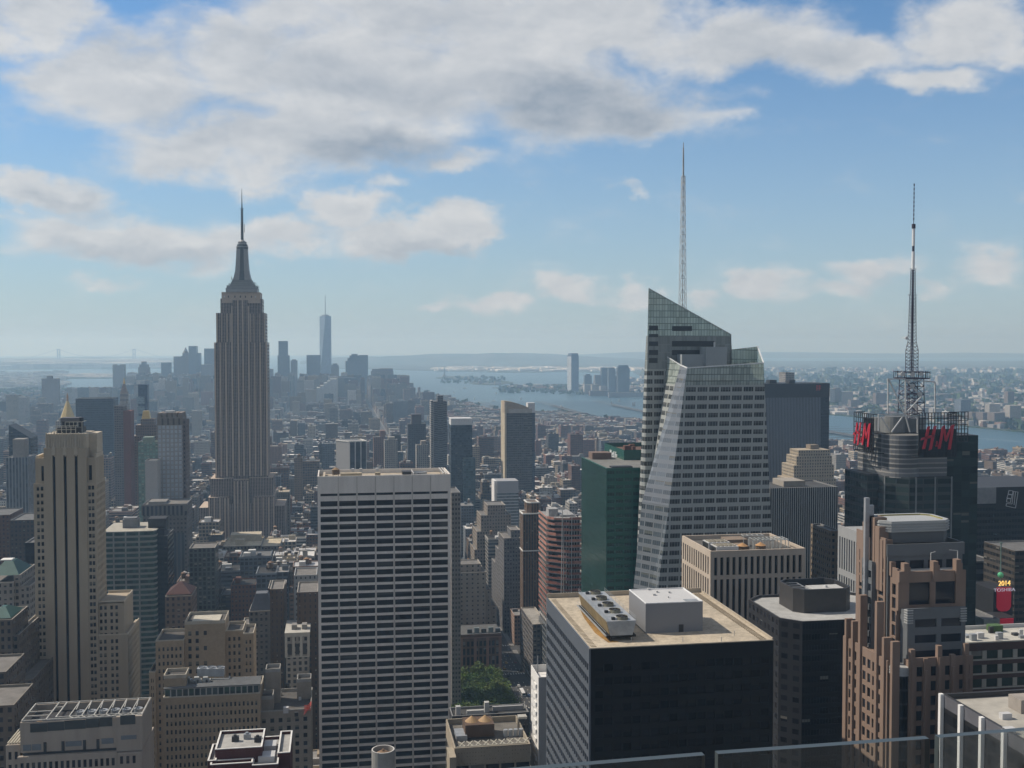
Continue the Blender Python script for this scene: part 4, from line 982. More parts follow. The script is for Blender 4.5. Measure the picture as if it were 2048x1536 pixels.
# far grey block peeping over it
def simple(name, label, cat, box, mat, bay=3.2, fl=3.6, roof=(.12, .12, .12), extra=(), phrase=None, group=None, cap=(.2, .2, .2), parap=.9, col=(1, 1, 1)):
    x0, x1, y0, y1, z = box
    o = thing(name, label, cat, ((x0+x1)/2, (y0+y1)/2, 0), group)
    b = MB(); b.shell(x0, x1, y0, y1, 0, z, bay, fl, 0, 1, .5, parap, c=col); b.build('walls', [mat, plain('cap%d' % int(sum(cap)*100), cap, .8)], o)
    b = MB(); b.poly([(x0+.5, y0+.5, z-parap+.05), (x1-.5, y0+.5, z-parap+.05), (x1-.5, y1-.5, z-parap+.05), (x0+.5, y1-.5, z-parap+.05)]); b.build('roof', plain('rf%d_%d' % (int(roof[0]*100), int(roof[2]*100)), roof, .95, noise=.3, nscale=.25), o)
    for e in extra:     # penthouses in fractions of the plan: fx0,fx1,fy0,fy1,height,colour
        b = MB(); b.box(x0+(x1-x0)*e[0], x0+(x1-x0)*e[1], y0+(y1-y0)*e[2], y0+(y1-y0)*e[3], z-parap, z+e[4]); b.build(e[6] if len(e) > 6 else 'roof_house', plain('ph%d_%d_%d' % tuple(int(v*100) for v in e[5]), e[5], .75, noise=.15), o)
    reg(x0, x1, y0, y1, z, phrase); return o
simple('apartment_tower', 'pale grey slab standing just above the broad ribbed slab, far behind', 'apartment tower', T(1571, 1589, 745, 1900, 30), fac('grey_flats', (.25, .24, .23), ww=.5, wh=.5))
# --- black and white striped tower
Y = 720.0; bx = T(1540, 1676, 975, Y, 40)
st = simple('office_tower', 'broad tower of fine black and white vertical stripes', 'office tower', bx, fac('stripes', (.46, .46, .44), (.012, .012, .014), .62, 1.0, bl=0, noise=.08, vary=.2), 1.62, 3.7, (.06, .06, .06), [(.3, .62, .3, .8, 3.2, (.3, .27, .23))], 'the black and white striped tower')
# --- stepped cream stone tower
Y = 1150.0; cm = fac('cream_stone', (.34, .285, .21), (.02, .022, .025), .42, .5, bl=.2)
o = thing('stone_tower', 'cream stone tower stepping up to a small flat crown behind the striped tower', 'stone tower', (PY(1628, 900, Y).x, Y+15, 0))
b = MB()
for (l, r, t_, d) in ((1583, 1672, 958, 0), (1588, 1668, 930, 3), (1593, 1664, 912, 6), (1597, 1660, 900, 8)):
    x0, x1, y0, y1, z = T(l, r, t_, Y+d, 40-2*d); b.box(x0, x1, y0, y1, 0, z, 0, bay=3.0, fl=3.6, tmi=1)
b.build('walls', [cm, plain('cream_cap', (.36, .31, .24), .85)], o)
x0, x1, y0, y1, z = T(1621, 1638, 890, Y+16, 12); b = MB(); b.box(x0, x1, y0, y1, z-12, z); b.build('crown', plain('cream_dark', (.2, .16, .12), .85), o)
reg(*T(1583, 1672, 905, Y, 40), 'the stepped cream stone tower')
# --- pale gridded tower left of the pink one
Y = 520.0; XG = 232.0
y0, y1 = PX(1738, 1080, XG).y, PX(1676, 1045, XG).y; z = PX(1700, 1058, XG).z
o = thing('office_tower', 'pale grey tower of deep stone grid and tall top windows beside the pink tower', 'office tower', (XG+20, (y0+y1)/2, 0))
wl = MB(); wn_ = []
facade(wl, wn_, 'e', XG, y0-12, y1, 20, z, grid(y0-11, y1-1, 17, .52), [(z-20, z-5)]+rowsdown(z-22, 22, 7.2, .76, 30), rec=.7)
wl.box(XG+.72, XG+36, y0-12, y1, 0, z-1, 0); wl.build('walls', plain('grey_lime', (.29, .30, .31), .8, noise=.08), o); put_windows(o, wn_, p_dark)
reg(XG, XG+36, y0-12, y1, z, 'the pale gridded tower')
simple('brick_tower', 'narrow tan brick tower squeezed beside the pale gridded tower', 'brick tower', T(1662, 1682, 1062, 545, 25), fac('tan_brick', (.24, .19, .14), ww=.45, wh=.5), 2.6, 3.5)
# --- black tower at the right edge with line emblem
Y = 620.0; x0, x1, y0, y1, z = T(1953, 2140, 974, Y, 55)
vb = thing('office_tower', 'black tower at the right edge with a pale corner panel and an outlined emblem', 'office tower', ((x0+x1)/2, Y, 0))
m_bk = fac('black_bands', (.016, .02, .021), (.005, .007, .008), .9, .55, rg=.08, rw=.4, bl=.06, blind=(.03, .035, .035), mull=2, noise=.1)
b = MB(); b.box(x0, x1, y0, y1, 0, z, 0, bay=4, fl=3.9, tmi=1); b.build('walls', [m_bk, m_dark], vb)
p0 = PY(1991, 1010, Y)
b = MB(); b.box(x0-.3, p0.x, Y-.5, Y-.05, z-10, z+.4); b.build('corner_panel', plain('pale_panel', (.22, .225, .23), .6), vb)
b = MB(); b.box(p0.x, x1, Y-.5, Y-.05, z-14, z+.3); b.build('sign_band', plain('black_band', (.012, .013, .014), .5), vb)
ln = [(2018, 981), (2026, 982), (2025, 989), (2016, 988), None, (2016, 989), (2024, 990), (2023, 997), (2014, 996), None, (2014, 997), (2022, 998), (2021, 1005), (2013, 1004), None, (2027, 983), (2036, 984), (2031, 1016), (2012, 1012), (2013, 1007), (2024, 1008), (2027, 983), None, (2031, 984), (2028, 1010)]
b = MB(); prev = None; first = None
for q in ln:
    if q is None: prev = None; continue
    if prev is not None: b.bar(PY(*prev, Y-.9), PY(*q, Y-.9), .32)
    prev = q
for (a, c) in (((2016, 988), (2018, 981)), ((2014, 996), (2016, 989)), ((2013, 1004), (2014, 997))): b.bar(PY(*a, Y-.9), PY(*c, Y-.9), .32)
b.build('emblem', plain('emblem_line', (.6, .6, .6), .5), vb)
reg(x0, x1, y0, y1, z, 'the black tower with the outlined emblem')
b = MB()
o = simple('office_tower', 'brown edge of a tower at the far right beside the red screen', 'office tower', T(2030, 2120, 1100, 560, 30), fac('brown_bands', (.06, .05, .04), (.01, .01, .01), .9, .5, bl=.1), 3, 3.8)
o = simple('office_tower', 'dark tower with slanted pale bands behind the pink tower', 'office tower', T(1930, 1990, 1122, 600, 20), fac('pale_band_dark', (.12, .13, .145), (.008, .009, .011), 1.0, .58, bl=0), 4, 6.5, roof=(.05, .05, .05))
# --- thin sign tower with year, ball and red screen
Y = 540.0; x0, x1, y0, y1, z = T(1987, 2026, 1180, Y, 22)
sg = thing('sign_tower', 'narrow tower with red screens, glowing year numerals and a green ball on a pole', 'sign tower', ((x0+x1)/2, Y, 0))
b = MB(); b.box(x0, x1, y0, y1, 0, z, bay=3, fl=3.5, tmi=0); b.build('walls', [plain('dark_sign_wall', (.02, .02, .022), .6)], sg)
m_scrn = plain('red_screen', (.42, .008, .03), .4, noise=.03, emit=.22); m_yr = plain('year_lights', (1, .62, .16), .4, noise=0, emit=1.0)
def scr(l, r, t_, bt_, Yq, rnd=False):
    a, c = PY(l, t_, Yq), PY(r, bt_, Yq); b = MB()
    if rnd:
        w = c.x-a.x; b.poly([(a.x, Yq, c.z+2.5), (a.x+.8, Yq, c.z+.7), (a.x+w*.3, Yq, c.z), (c.x-w*.3, Yq, c.z), (c.x-.8, Yq, c.z+.9), (c.x, Yq, c.z+3), (c.x, Yq, a.z), (a.x, Yq, a.z)])
        b.box(a.x, c.x, Yq+.05, Yq+.3, c.z+2, a.z)
    else: b.box(a.x, c.x, Yq, Yq+.4, c.z, a.z)
    b.build('screen', m_scrn, sg)
scr(1994, 2022, 1175, 1222, Y-.6, True)
p = PY(2009, 1180, Y-.9); text('TOSHIBA', 2.5, (p.x, Y-.9, p.z), (R(90), 0, 0), plain('lavender_letters', (.62, .60, .72), .4, noise=0, emit=.35), sg, .08, 1.28)
p = PY(2009, 1167, Y-.9); text('2014', 3.9, (p.x, Y-.9, p.z), (R(90), 0, 0), m_yr, sg, .15, .95, name='year')
scr(1998, 2027, 1238, 1262, Y-14)
b = MB(); a = PY(1996, 1236, Y-13); c = PY(2030, 1300, Y-13); b.box(a.x, c.x, Y-13.4, Y, 0, a.z); b.build('lower_block', plain('dark_sign_wall', (.02, .02, .022), .6), sg)
b = MB(); p = PY(2001, 1156, Y+4); pt_ = PY(2003, 1085, Y+4); b.cyl(p.x, Y+4, z, pt_.z, .35, n=8); b.cyl(p.x, Y+4, pt_.z-.5, pt_.z, .9, n=10); b.build('pole', plain('green_grey_pole', (.15, .22, .2), .5), sg)
bm = MB(); cz = PY(2000, 1150, Y+4).z; rb2 = 1.65
for i in range(8):
    for j in range(14):
        t0, t1 = math.pi*i/8, math.pi*(i+1)/8; f0, f1 = 2*math.pi*j/14, 2*math.pi*(j+1)/14
        S = lambda t_, f: (p.x+rb2*math.sin(t_)*math.cos(f), Y+4+rb2*math.sin(t_)*math.sin(f), cz+rb2*math.cos(t_))
        k = .75+.5*((i+j) % 2); bm.poly([S(t1, f0), S(t1, f1), S(t0, f1), S(t0, f0)], c=(k, k, k))
bm.build('ball', plain('green_ball', (.10, .42, .22), .25, noise=0, emit=.06), sg)
reg(x0, x1, y0, y1, z, 'the sign tower')
simple('theatre_building', 'low building with a pale angled wall beneath the red screens', 'building', T(1968, 2000, 1238, 520, 30), plain('pale_wall_mix', (.2, .22, .2), .8))
# --- banded low block right of the pink tower
Y = 306.0; z = PY(1990, 1285, Y).z; x0 = PY(1935, 1330, Y).x; x1 = x0+70; y1 = PY(1960, 1256, Y).y
yb = Y+17
o = thing('office_building', 'low block of white and brown bands with a cluttered pale roof beside the pink tower', 'office building', (x0+30, Y+20, 0))
wl = MB(); wn_ = []
r_ = []; zz = z-2.4
for k in range(16): r_.append((zz-2.6, zz)); zz -= 4.5
facade(wl, wn_, 'n', Y, x0, x1, 20, z-.02, grid(x0+.5, x1-.5, 13, .72), r_, mi=0, rec=.4, pmi=1)
wl.box(x0, x1, Y+.42, yb, 0, z-.8, 0); wl.box(x0, x1, Y, Y+.4, z, z+.4, 1)
for k in range(16): zz = z-5.3-4.5*k; wl.box(x0, x1, Y-.06, Y-.005, zz-.25, zz+.25, 1)
wl.build('walls', [plain('brown_band', (.085, .05, .04), .8), plain('cream_band', (.38, .36, .31), .8)], o)
put_windows(o, wn_, pane('green_dark_glass', (.008, .016, .012), .08, bl=.1))
b = MB(); b.box(x0+.4, x1-.4, Y+.41, yb-.4, z-.79, z-.3); b.build('roof', plain('cream_roof', (.44, .43, .39), .95, noise=.25), o)
b = MB(); b.box(x0+.4, x1, yb-.39, yb, z-.79, z+.9); b.build('parapet', m_white, o)
rn = random.Random(9)
for k in range(16):
    b = MB(); xx, yy, s = x0+3+rn.random()*42, Y+3+rn.random()*10, .7+rn.random()*1.3
    b.box(xx, xx+s*1.4, yy, yy+s, z-.3, z+.3+rn.random()*1.6); b.build('roof_unit', [m_white, m_galv, m_dark][k % 3], o)
b = MB(); p = PZ(1995, 1268, z); b.box(p.x, p.x+4, Y+12, Y+15, z-.3, z+1.8); b.build('roof_unit', plain('green_unit', (.07, .13, .05), .8), o)
reg(x0, x1, Y, yb, z, 'the low white and brown banded block')
# ---------------------------------------------------------------- near towers on the east side of the avenue
# --- white grid slab in the middle
x0, x1, y0, _, z = T(635, 901, 952, 556, 1); y1 = 586.0
gr = thing('office_tower', 'broad white gridded slab tower with wide black windows and a flat cluttered roof', 'office tower', ((x0+x1)/2, 570, 0))
m_trav = plain('white_travertine', (.66, .62, .575), .75, noise=.11, nscale=.3, streak=True)
wl = MB(); wins = []
w = x1-x0; e = 1.0; cols = []
nb = 7; st_ = (w-2*e-.0)/nb
for k in range(nb): cols.append((x0+e+st_*k+.42, x0+e+st_*(k+1)-.42))
zs0 = PY(768, 985, 556).z
rows = [(zs0-1.3, zs0)]
zt = PY(768, 1000, 556).z; sp = 4.0
k = 0
while zt-sp*k > 12: rows.append((zt-sp*k-2.75, zt-sp*k)); k += 1
facade(wl, wins, 'n', y0, x0, x1, 8, z, cols, rows, rec=.75)
# thin vertical joint lines in the top fascia and thick piers standing proud
for k in range(1, nb): xx = x0+e+st_*k; wl.box(xx-.22, xx+.22, y0-.14, y0-.01, 8, z-.3, 1)
wl.box(x0, x1, y0+.78, y1, 0, z-2.2, 0, top=False)
wl.box(x0, x1, y0, y0+.6, z, z+.35, 0); wl.box(x0, x0+.6, y0+.78, y1, z-2.2, z+.35, 0); wl.box(x1-.6, x1, y0+.78, y1, z-2.2, z+.35, 0); wl.box(x0+.6, x1-.6, y1-.6, y1, z-2.2, z+.3, 0)
wl.build('walls', [m_trav, plain('grey_joint', (.45, .42, .38), .8)], gr)
put_windows(gr, wins, pane('grid_glass', (.006, .006, .008), .05, bl=.22, blind=(.055, .054, .052)))
roofslab(gr, x0+.6, x1-.6, y0+.78, y1-.6, z-1.8, plain('tan_roof', (.36, .31, .24), .95, noise=.3, nscale=.3))
zr = z-1.8
fxx = lambda f: x0+(x1-x0)*f
for (f0, f1, a, c, h, m) in ((.17, .33, 4, 9, 3.0, plain('tan_block', (.33, .28, .2), .8)), (.43, .47, 3, 6.5, 3.2, plain('tan_block', (.33, .28, .2), .8)), (.04, .055, 2, 25, 1.6, m_tan), (.50, .66, 3, 7, 1.6, plain('grey_block', (.25, .25, .25), .8)), (.64, .71, 5, 12, 3.2, m_dark), (.72, .725, 3, 20, 2.6, m_white)):
    b = MB(); b.box(fxx(f0), fxx(f1), y0+a, y0+c, zr, zr+h); b.build('roof_house', m, gr)
for f in (.255, .44, .315): b = MB(); b.box(fxx(f), fxx(f)+1.4, y0+11, y0+13, zr, zr+4.6); b.build('vent', m_white, gr)
b = MB(); b.cyl(fxx(.785), y0+13, zr, zr+2.2, 3.4, 3.6, 20, top=False); b.cyl(fxx(.785), y0+13, zr+1.7, zr+1.72, 3.5, n=20); b.build('fan_drum', m_galv, gr)
b = MB(); b.box(fxx(.73), fxx(.86), y0+3, y0+4, zr, zr+1.8); b.build('duct', m_galv, gr)
b = MB()
for f in (.95, .972): b.bar((fxx(f), y0+2, zr+2.4), (fxx(f), y1-2, zr+2.4), .35)
for yy in (y0+3, y0+10, y0+18, y0+26):
    for f in (.95, .972): b.bar((fxx(f), yy, zr), (fxx(f), yy, zr+2.4), .3)
b.build('track', m_white, gr)
water_tank(fxx(.135), y0+14, zr, 2.0, 2.6, 'timber water tank on the roof of the white gridded slab', 'tanks on the slab', legs=True, cone=(.25, .17, .1))
reg(x0, x1, y0, y1, z, 'the white gridded slab')

# --- tall beige stone tower at the left
m_bg = plain('beige_stone', (.37, .31, .23), .85, noise=.10, nscale=.25, streak=True)
m_bg2 = plain('beige_stone_light', (.47, .41, .32), .85, noise=.12)
p_st = pane('sash_glass', (.012, .014, .018), .08, bl=.45, blind=(.15, .145, .125))
Yb5 = 556.0
tb = thing('stone_skyscraper', 'tall beige stone tower with three dark vertical window stripes and stepped shoulders', 'skyscraper', (PY(130, 900, Yb5).x, Yb5+12, 0))
gx = lambda px, py=1100: PY(px, py, Yb5).x
gz = lambda py, px=130: PY(px, py, Yb5).z
wl = MB(); wins = []; strips = []
c0, c1 = gx(88.5, 1000), gx(174, 1000); L0 = gx(67, 1000); R1 = gx(192, 1000); DZ = 22.0
zc = gz(896); zcr = gz(868); zsh = gz(916); zs2 = gz(966)
# central shaft with the three slots
sc = []
for (a, c) in ((105.2, 110.8), (127.4, 133.2), (149.6, 155.4)): sc.append((gx(a, 950), gx(c, 950)))
facade(wl, strips, 'n', Yb5, c0, c1, 15, zc, sc, [(16, gz(911))], rec=1.1)
wl.box(c0, c1, Yb5+1.12, Yb5+DZ, 0, zc-.6, 0)
# crown: fluted block
wl.box(c0+.8, c1-.3, Yb5+.6, Yb5+DZ-2, zc-.62, zcr, 1)
n = 15
for k in range(n):
    u = c0+1.0+(c1-c0-2.4)*k/(n-1); wl.box(u, u+.55, Yb5+.15, Yb5+.58, zc-2-2.2*(k in (2, 3, 7, 11, 12)), zcr+.25+.5*(k % 3 == 0), 1)
for k in range(3):
    u = (sc[k][0]+sc[k][1])/2; wl.box(u-.9, u+.9, Yb5-.25, Yb5-.02, gz(911)+.4, gz(911)+4.2, 1); wl.box(u-.4, u+.4, Yb5-.45, Yb5-.27, gz(911)+2, gz(911)+6.5, 1)
wl.box(c1-.28, c1+3.4, Yb5+8, Yb5+DZ-1, zc-14, zcr-.4, 1)
# shoulders with paired windows
def shoulder(u0, u1, pair):
    cols = [(u0+(u1-u0)*f, u0+(u1-u0)*f+1.25) for f in pair]
    facade(wl, wins, 'n', Yb5+.35, u0, u1, 15, zs2, cols, rowsdown(zs2-.9, 48, 3.42, .58, 18), rec=.45)
shoulder(L0, c0-.02, (.28, .66)); shoulder(c1+.02, R1, (.13, .50))
wl.box(L0, c0-.02, Yb5+.82, Yb5+DZ, 0, zs2-.5, 0); wl.box(c1+.02, R1-.4, Yb5+.82, Yb5+DZ-.4, 0, zs2-.5, 0)
# upper shoulder blocks each with one tall slot
lu0, lu1 = gx(69, 950), c0-.03; ru0, ru1 = c1+.03, gx(190, 950)
facade(wl, strips, 'n', Yb5+1.6, lu0, lu1, zs2-.52, zsh, [(gx(81, 950), gx(87, 950))], [(zs2+1, gz(932))], rec=.8)
facade(wl, strips, 'n', Yb5+1.6, ru0, ru1, zs2-.52, zsh, [(gx(176.5, 950), gx(182.5, 950))], [(zs2+1, gz(932))], rec=.8)
wl.box(lu0, lu1, Yb5+2.42, Yb5+DZ-3, zs2-.52, zsh-.4, 0); wl.box(ru0, ru1, Yb5+2.42, Yb5+DZ-1, zs2-.52, zsh-.4, 0)
for (a, c, t_) in ((67.5, 73, 912), (184, 189.5, 910)): wl.box(gx(a, 950), gx(c, 950), Yb5+4, Yb5+DZ-2, zs2-.52, gz(t_), 1)
# west side face
facade(wl, wins, 'w', R1, Yb5+.9, Yb5+DZ, 15, zs2, grid(Yb5+2, Yb5+DZ-1, 6, .42), rowsdown(zs2-.9, 48, 3.42, .58, 18), rec=.38)
wl.build('walls', [m_bg, m_bg2], tb)
# lower wing on the right
wl = MB(); xw0 = R1+.05; xw1 = gx(252, 1250); xw2 = gx(256, 1300); yw = Yb5+2
zw1, zw2 = gz(1206, 230), gz(1271, 230)
facade(wl, wins, 'n', yw, xw0, xw1-1.2, 15, zw1, [(xw0+w0, xw0+w0+1.2) for w0 in (.6, 2.7, 5.6, 8.0)], rowsdown(zw1-1, 48, 3.42, .58, 18), rec=.4)
wl.box(xw0, xw1-1.2, yw+.42, yw+24, 0, zw1-.5, 0)
for q in ((xw0, xw1-1.2, yw, yw+.4), (xw1-1.6, xw1-1.2, yw+.42, yw+24), (xw0, xw1-1.6, yw+23.6, yw+24)): wl.box(*q, zw1-.49, zw1+.7, 1)
yv = yw-1.2
facade(wl, wins, 'n', yv, xw0, xw2, 15, zw2, [(xw0+w0, xw0+w0+1.25) for w0 in (.5, 2.6, 5.9, 8.1)], rowsdown(zw2-1.4, 48, 3.42, .58, 18), rec=.4)
wl.box(xw0, xw2, yv+.42, yw-.02, 0, zw2-.2, 0)
facade(wl, wins, 'w', xw2, yv+.45, yw+30, 15, zw2, grid(yv+1.5, yw+29, 9, .42), rowsdown(zw2-1.4, 48, 3.42, .58, 18), rec=.38)
wl.box(xw1-1.18, xw2-.4, yw, yw+30, 0, zw2-.2, 0)
wl.box(xw0, xw2, yv, yv+.4, zw2, zw2+.6, 1); wl.box(xw2-.4, xw2, yv+.42, yw+30, zw2, zw2+.6, 1)
b = wl.build('lower_wing', [m_bg, m_bg2], tb)
put_windows(tb, wins, p_st); 
for s_ in strips:
    b = MB(); b.box(*s_, bay=99, fl=3.42); b.build('window_strip', plain('navy_strip', (.008, .009, .016), .4, noise=.1, spec=.08), tb)
# roof plant and tanks on top
b = MB(); zt_ = zcr
for (l, r, t_, d0, d1, m) in ((108, 158, 857, 5, 16, 0),): b.box(gx(l, 900), gx(r, 900), Yb5+d0, Yb5+d1, zt_, gz(t_), 0)
b.build('roof_plant', m_dark, tb)
b = MB()
for (l, r, t_, yq) in ((110, 148, 853, Yb5+4), (124, 158, 846, Yb5+7)):
    a, c, zt2 = gx(l, 900), gx(r, 900), gz(t_)
    for q in range(5): u = a+(c-a)*q/4; b.bar((u, yq, zt_), (u, yq, zt2), .3)
    b.bar((a, yq, zt2), (c, yq, zt2), .35); b.bar((a, yq, (zt_+zt2)/2), (c, yq, (zt_+zt2)/2), .25); b.bar((c, yq, zt2), (c, yq+9, zt2), .3)
for q in range(4): u = gx(96, 900)+q*1.1; b.bar((u, Yb5+6, zt_), (u+2.5, Yb5+6, zt_+2.4), .3)
b.build('roof_steelwork', plain('cream_steel', (.4, .38, .32), .6), tb)
b = MB(); b.cyl(gx(152, 870), Yb5+11, zt_+2, gz(838), 1.25, n=14); b.cyl(gx(131, 870), Yb5+12, zt_+2, gz(842), 2.6, n=16); b.cyl(gx(119, 870), Yb5+12, zt_+2, gz(846), 2.0, n=16); b.build('tank', plain('black_tank', (.03, .032, .04), .5), tb)
b = MB(); b.box(gx(112, 870), gx(150, 870), Yb5+9, Yb5+15, gz(846), gz(838)); b.build('tank_house', plain('grey_tank_house', (.13, .13, .14), .7), tb)
reg(L0, R1, Yb5, Yb5+DZ, zcr, 'the tall beige striped tower'); reg(xw0, xw2, yv, yw+30, zw1)

# --- beige block at the lower left with roof trusses
Y = 400.0
lb = thing('office_building', 'grey beige block at the lower left with steel trusses across its open roof', 'office building', (PY(150, 1470, Y).x, Y+12, 0))
hx_ = lambda px, py=1480: PY(px, py, Y).x
hz_ = lambda py, px=150: PY(px, py, Y).z
m_lb = plain('grey_beige_stone', (.36, .31, .26), .85, noise=.14, nscale=.3, streak=True)
wl = MB(); wins = []
zp = hz_(1440); zl = hz_(1500); u0, u1, u2, u3 = hx_(40, 1450), hx_(233, 1450), hx_(285, 1450), hx_(37, 1510)
D = 20.0; y2 = Y+D
# upper blank penthouse walls with dark louvre panels
wl.box(u0, u1, Y, Y+.5, zl, zp, 0); wl.box(u1+.02, u2, Y-.8, Y+.5, zl-1.2, zp+.5, 0); wl.box(u0, u0+.5, Y+.52, y2, zl, zp, 0); wl.box(u2-.5, u2, Y+.52, y2, zl-1.2, zp+.5, 0); wl.box(u0+.5, u2-.5, y2-.5, y2, zl, zp, 0)
wl.box(u0+.5, u2-.52, Y+.52, y2-.52, zl-2, zp-2.6, 1)
facade(wl, wins, 'n', Y-1.6, u3, hx_(236, 1520), 10, zl-.9, grid(u3+.6, hx_(236, 1520)-.4, 17, .56), rowsdown(zl-2.2, 12, 4.6, .62, 12), rec=.5)
wl.box(u3, hx_(236, 1520), Y-1.08, Y+.5, 0, zl-1.1, 0)
facade(wl, wins, 'n', Y-2.2, hx_(237, 1520), u2, 10, zl-1.3, grid(hx_(237, 1520)+.4, u2-1.6, 3, .5), rowsdown(zl-1.6, 12, 4.6, .62, 12), rec=.5)
wl.box(hx_(237, 1520), u2, Y-1.68, y2+4, 0, zl-1.5, 0)
a0 = hx_(8, 1500); zla = hz_(1487)
facade(wl, wins, 'n', Y+2, a0, u3-.05, 10, zla, grid(a0+.3, u3-.3, 2, .5), rowsdown(zla-1.6, 12, 4.6, .62, 12), rec=.5)
wl.box(a0, u3-.05, Y+2.52, y2+8, 0, zla-.3, 0)
wl.build('walls', [m_lb, m_dark], lb); put_windows(lb, wins, pane('dark_window', (.012, .012, .016), .1, bl=.12, blind=(.09, .085, .08)))
for (l, r, t_, bt_) in ((61, 95, 1443, 1460), (95.5, 129, 1442, 1459), (129.5, 172, 1440, 1458), (172.5, 199, 1439, 1457), (199.5, 225, 1438, 1456)):
    b = MB(); b.box(hx_(l), hx_(r), Y-.15, Y-.02, hz_(bt_), hz_(t_)); b.build('louvre', plain('dark_louvre2', (.05, .055, .055), .6), lb)
b = MB(); b.box(hx_(242), hx_(272), Y-.95, Y-.82, hz_(1453), hz_(1434)); b.build('louvre', plain('dark_louvre2', (.05, .055, .055), .6), lb)
for (l, r, t_, bt_) in ((46, 62, 1484, 1496), (64, 82, 1484, 1496), (131, 163, 1482, 1492), (203, 227, 1480, 1491), (243, 274, 1475, 1483)):
    b = MB(); b.box(hx_(l), hx_(r), Y-.95 if l > 240 else Y-.14, Y-.83 if l > 240 else Y-.02, hz_(bt_), hz_(t_)); b.build('glazed_panel', plain('pale_glass_panel', (.16, .18, .2), .2), lb)
for l in (87, 123, 166, 193): b = MB(); b.box(hx_(l), hx_(l)+1.0, Y-.16, Y-.02, zl, hz_(1481)); b.build('door', m_dark, lb)
b = MB(); ztr = zp+.45
def rp(fx, fy): return (u0+.4+(u2-u0-.8)*fx, Y+.6+(D-1.2)*fy, ztr)
for (A_, B_) in (((0, 0), (1, 0)), ((0, 1), (1, 1)), ((0, 0), (0, 1)), ((1, 0), (1, 1)), ((.2, 0), (.2, 1)), ((.27, .1), (.27, 1)), ((0, .5), (.2, .5)), ((.2, .7), (.27, .7)), ((0, .25), (.2, .25))): b.bar(rp(*A_), rp(*B_), .42)
for k in range(6):
    f0, f1 = .38+k*.1033, .38+(k+1)*.1033; b.bar(rp(f0, .12), rp(f0, 1), .35)
    b.bar(rp(f0, .12), rp((f0+f1)/2, .0), .3); b.bar(rp((f0+f1)/2, 0), rp(f1, .12), .3); b.bar(rp(f0, 1), rp(f0+.02, .5), .3)
b.bar(rp(.27, .12), rp(1, .12), .32)
b.build('roof_truss', plain('bleached_steel', (.36, .355, .33), .7, noise=.25), lb)
for k in range(6):
    p = rp(.43+k*.1, .55); b = MB(); b.cyl(p[0], p[1], zp-2.6, zp-.4, 1.6, n=16); b.cyl(p[0], p[1], zp-.4, zp, .5, n=8); b.build('fan', m_galv, lb)
p = rp(.13, .12); water_tank(p[0], p[1], zp-2.6, 1.8, 1.2, 'orange coned tank between roof trusses at the lower left', 'truss roof tank', legs=False, cone=(.34, .2, .1))
b = MB()
for k in range(5): xx = a0+.4+k*(u3-a0-.8)/4; b.bar((xx, Y+3, zla+.3), (xx, y2+6, zla+.3), .45)
b.build('roof_pipe', plain('cream_steel', (.4, .38, .32), .6), lb)
reg(a0, u2, Y-2, y2, zp, 'the block with roof trusses')

# --- bulky beige stone building, stepped, below the green tower
def stone(name_label, parts, mat, cap, Y, cat='stone building', name='stone_building', phrase=None, win=p_st, fh=3.6, ww=.46):
    """parts: (pl, pr, pt, dy, depth, bays)"""
    x_ = PY(parts[0][0], parts[0][2], Y).x; o = thing(name, name_label, cat, (x_+10, Y+8, 0)); ws = []; wl = MB()
    for (l, r, t_, dy, D, nb) in parts:
        x0, x1, y0, y1, z = T(l, r, t_, Y+dy, D)
        if nb:
            cols = []
            for k, (a, c) in enumerate(grid(x0+.7, x1-.7, nb, ww)): cols.append((a, c))
            facade(wl, ws, 'n', y0, x0, x1, max(0, z-70), z-.0, cols, rowsdown(z-2.2, 17, fh, .54, max(3, z-66)), rec=.35)
            facade(wl, ws, 'w', x1, y0+.4, y1, max(0, z-70), z, grid(y0+1.4, y1-1, max(2, int(D/3.6)), ww), rowsdown(z-2.2, 17, fh, .54, max(3, z-66)), rec=.35)
            wl.box(x0, x1-.37, y0+.37, y1, 0, z-1, 0, tmi=2)
        else: wl.box(x0, x1, y0, y1, 0, z-1, 0, tmi=2)
        q = [(x0, x1, y0, y0+.36), (x1-.36, x1, y0+.37, y1), (x0, x0+.36, y0+.37, y1), (x0+.36, x1-.36, y1-.36, y1)]
        for i, a in enumerate(q): wl.box(*a, z-.99 if (i > 1 or not nb) else z, z+.5, 1)
        reg(x0, x1, y0, y1, z)
    wl.build('walls', [mat, cap, plain('tar_roof', (.085, .08, .075), .95, noise=.35, nscale=.2)], o); put_windows(o, ws, win)
    if phrase: px, py, d = proj((x0, Y, z)); LM.append((px, d, phrase))
    return o
m_bs2 = plain('buff_brick', (.34, .265, .18), .88, noise=.16, nscale=.5); m_cap2 = plain('pale_coping', (.42, .38, .31), .85, noise=.2)
o = stone('stepped buff brick block with a blank centre tower and pale roof edges', [(311, 368, 1282, 0, 22, 6), (369, 450, 1244, 2, 20, 0), (451, 486, 1262, 4, 18, 3), (486, 507, 1268, 2, 18, 2), (298, 311, 1345, -2, 20, 2)], m_bs2, m_cap2, 545, phrase='the stepped buff brick block')
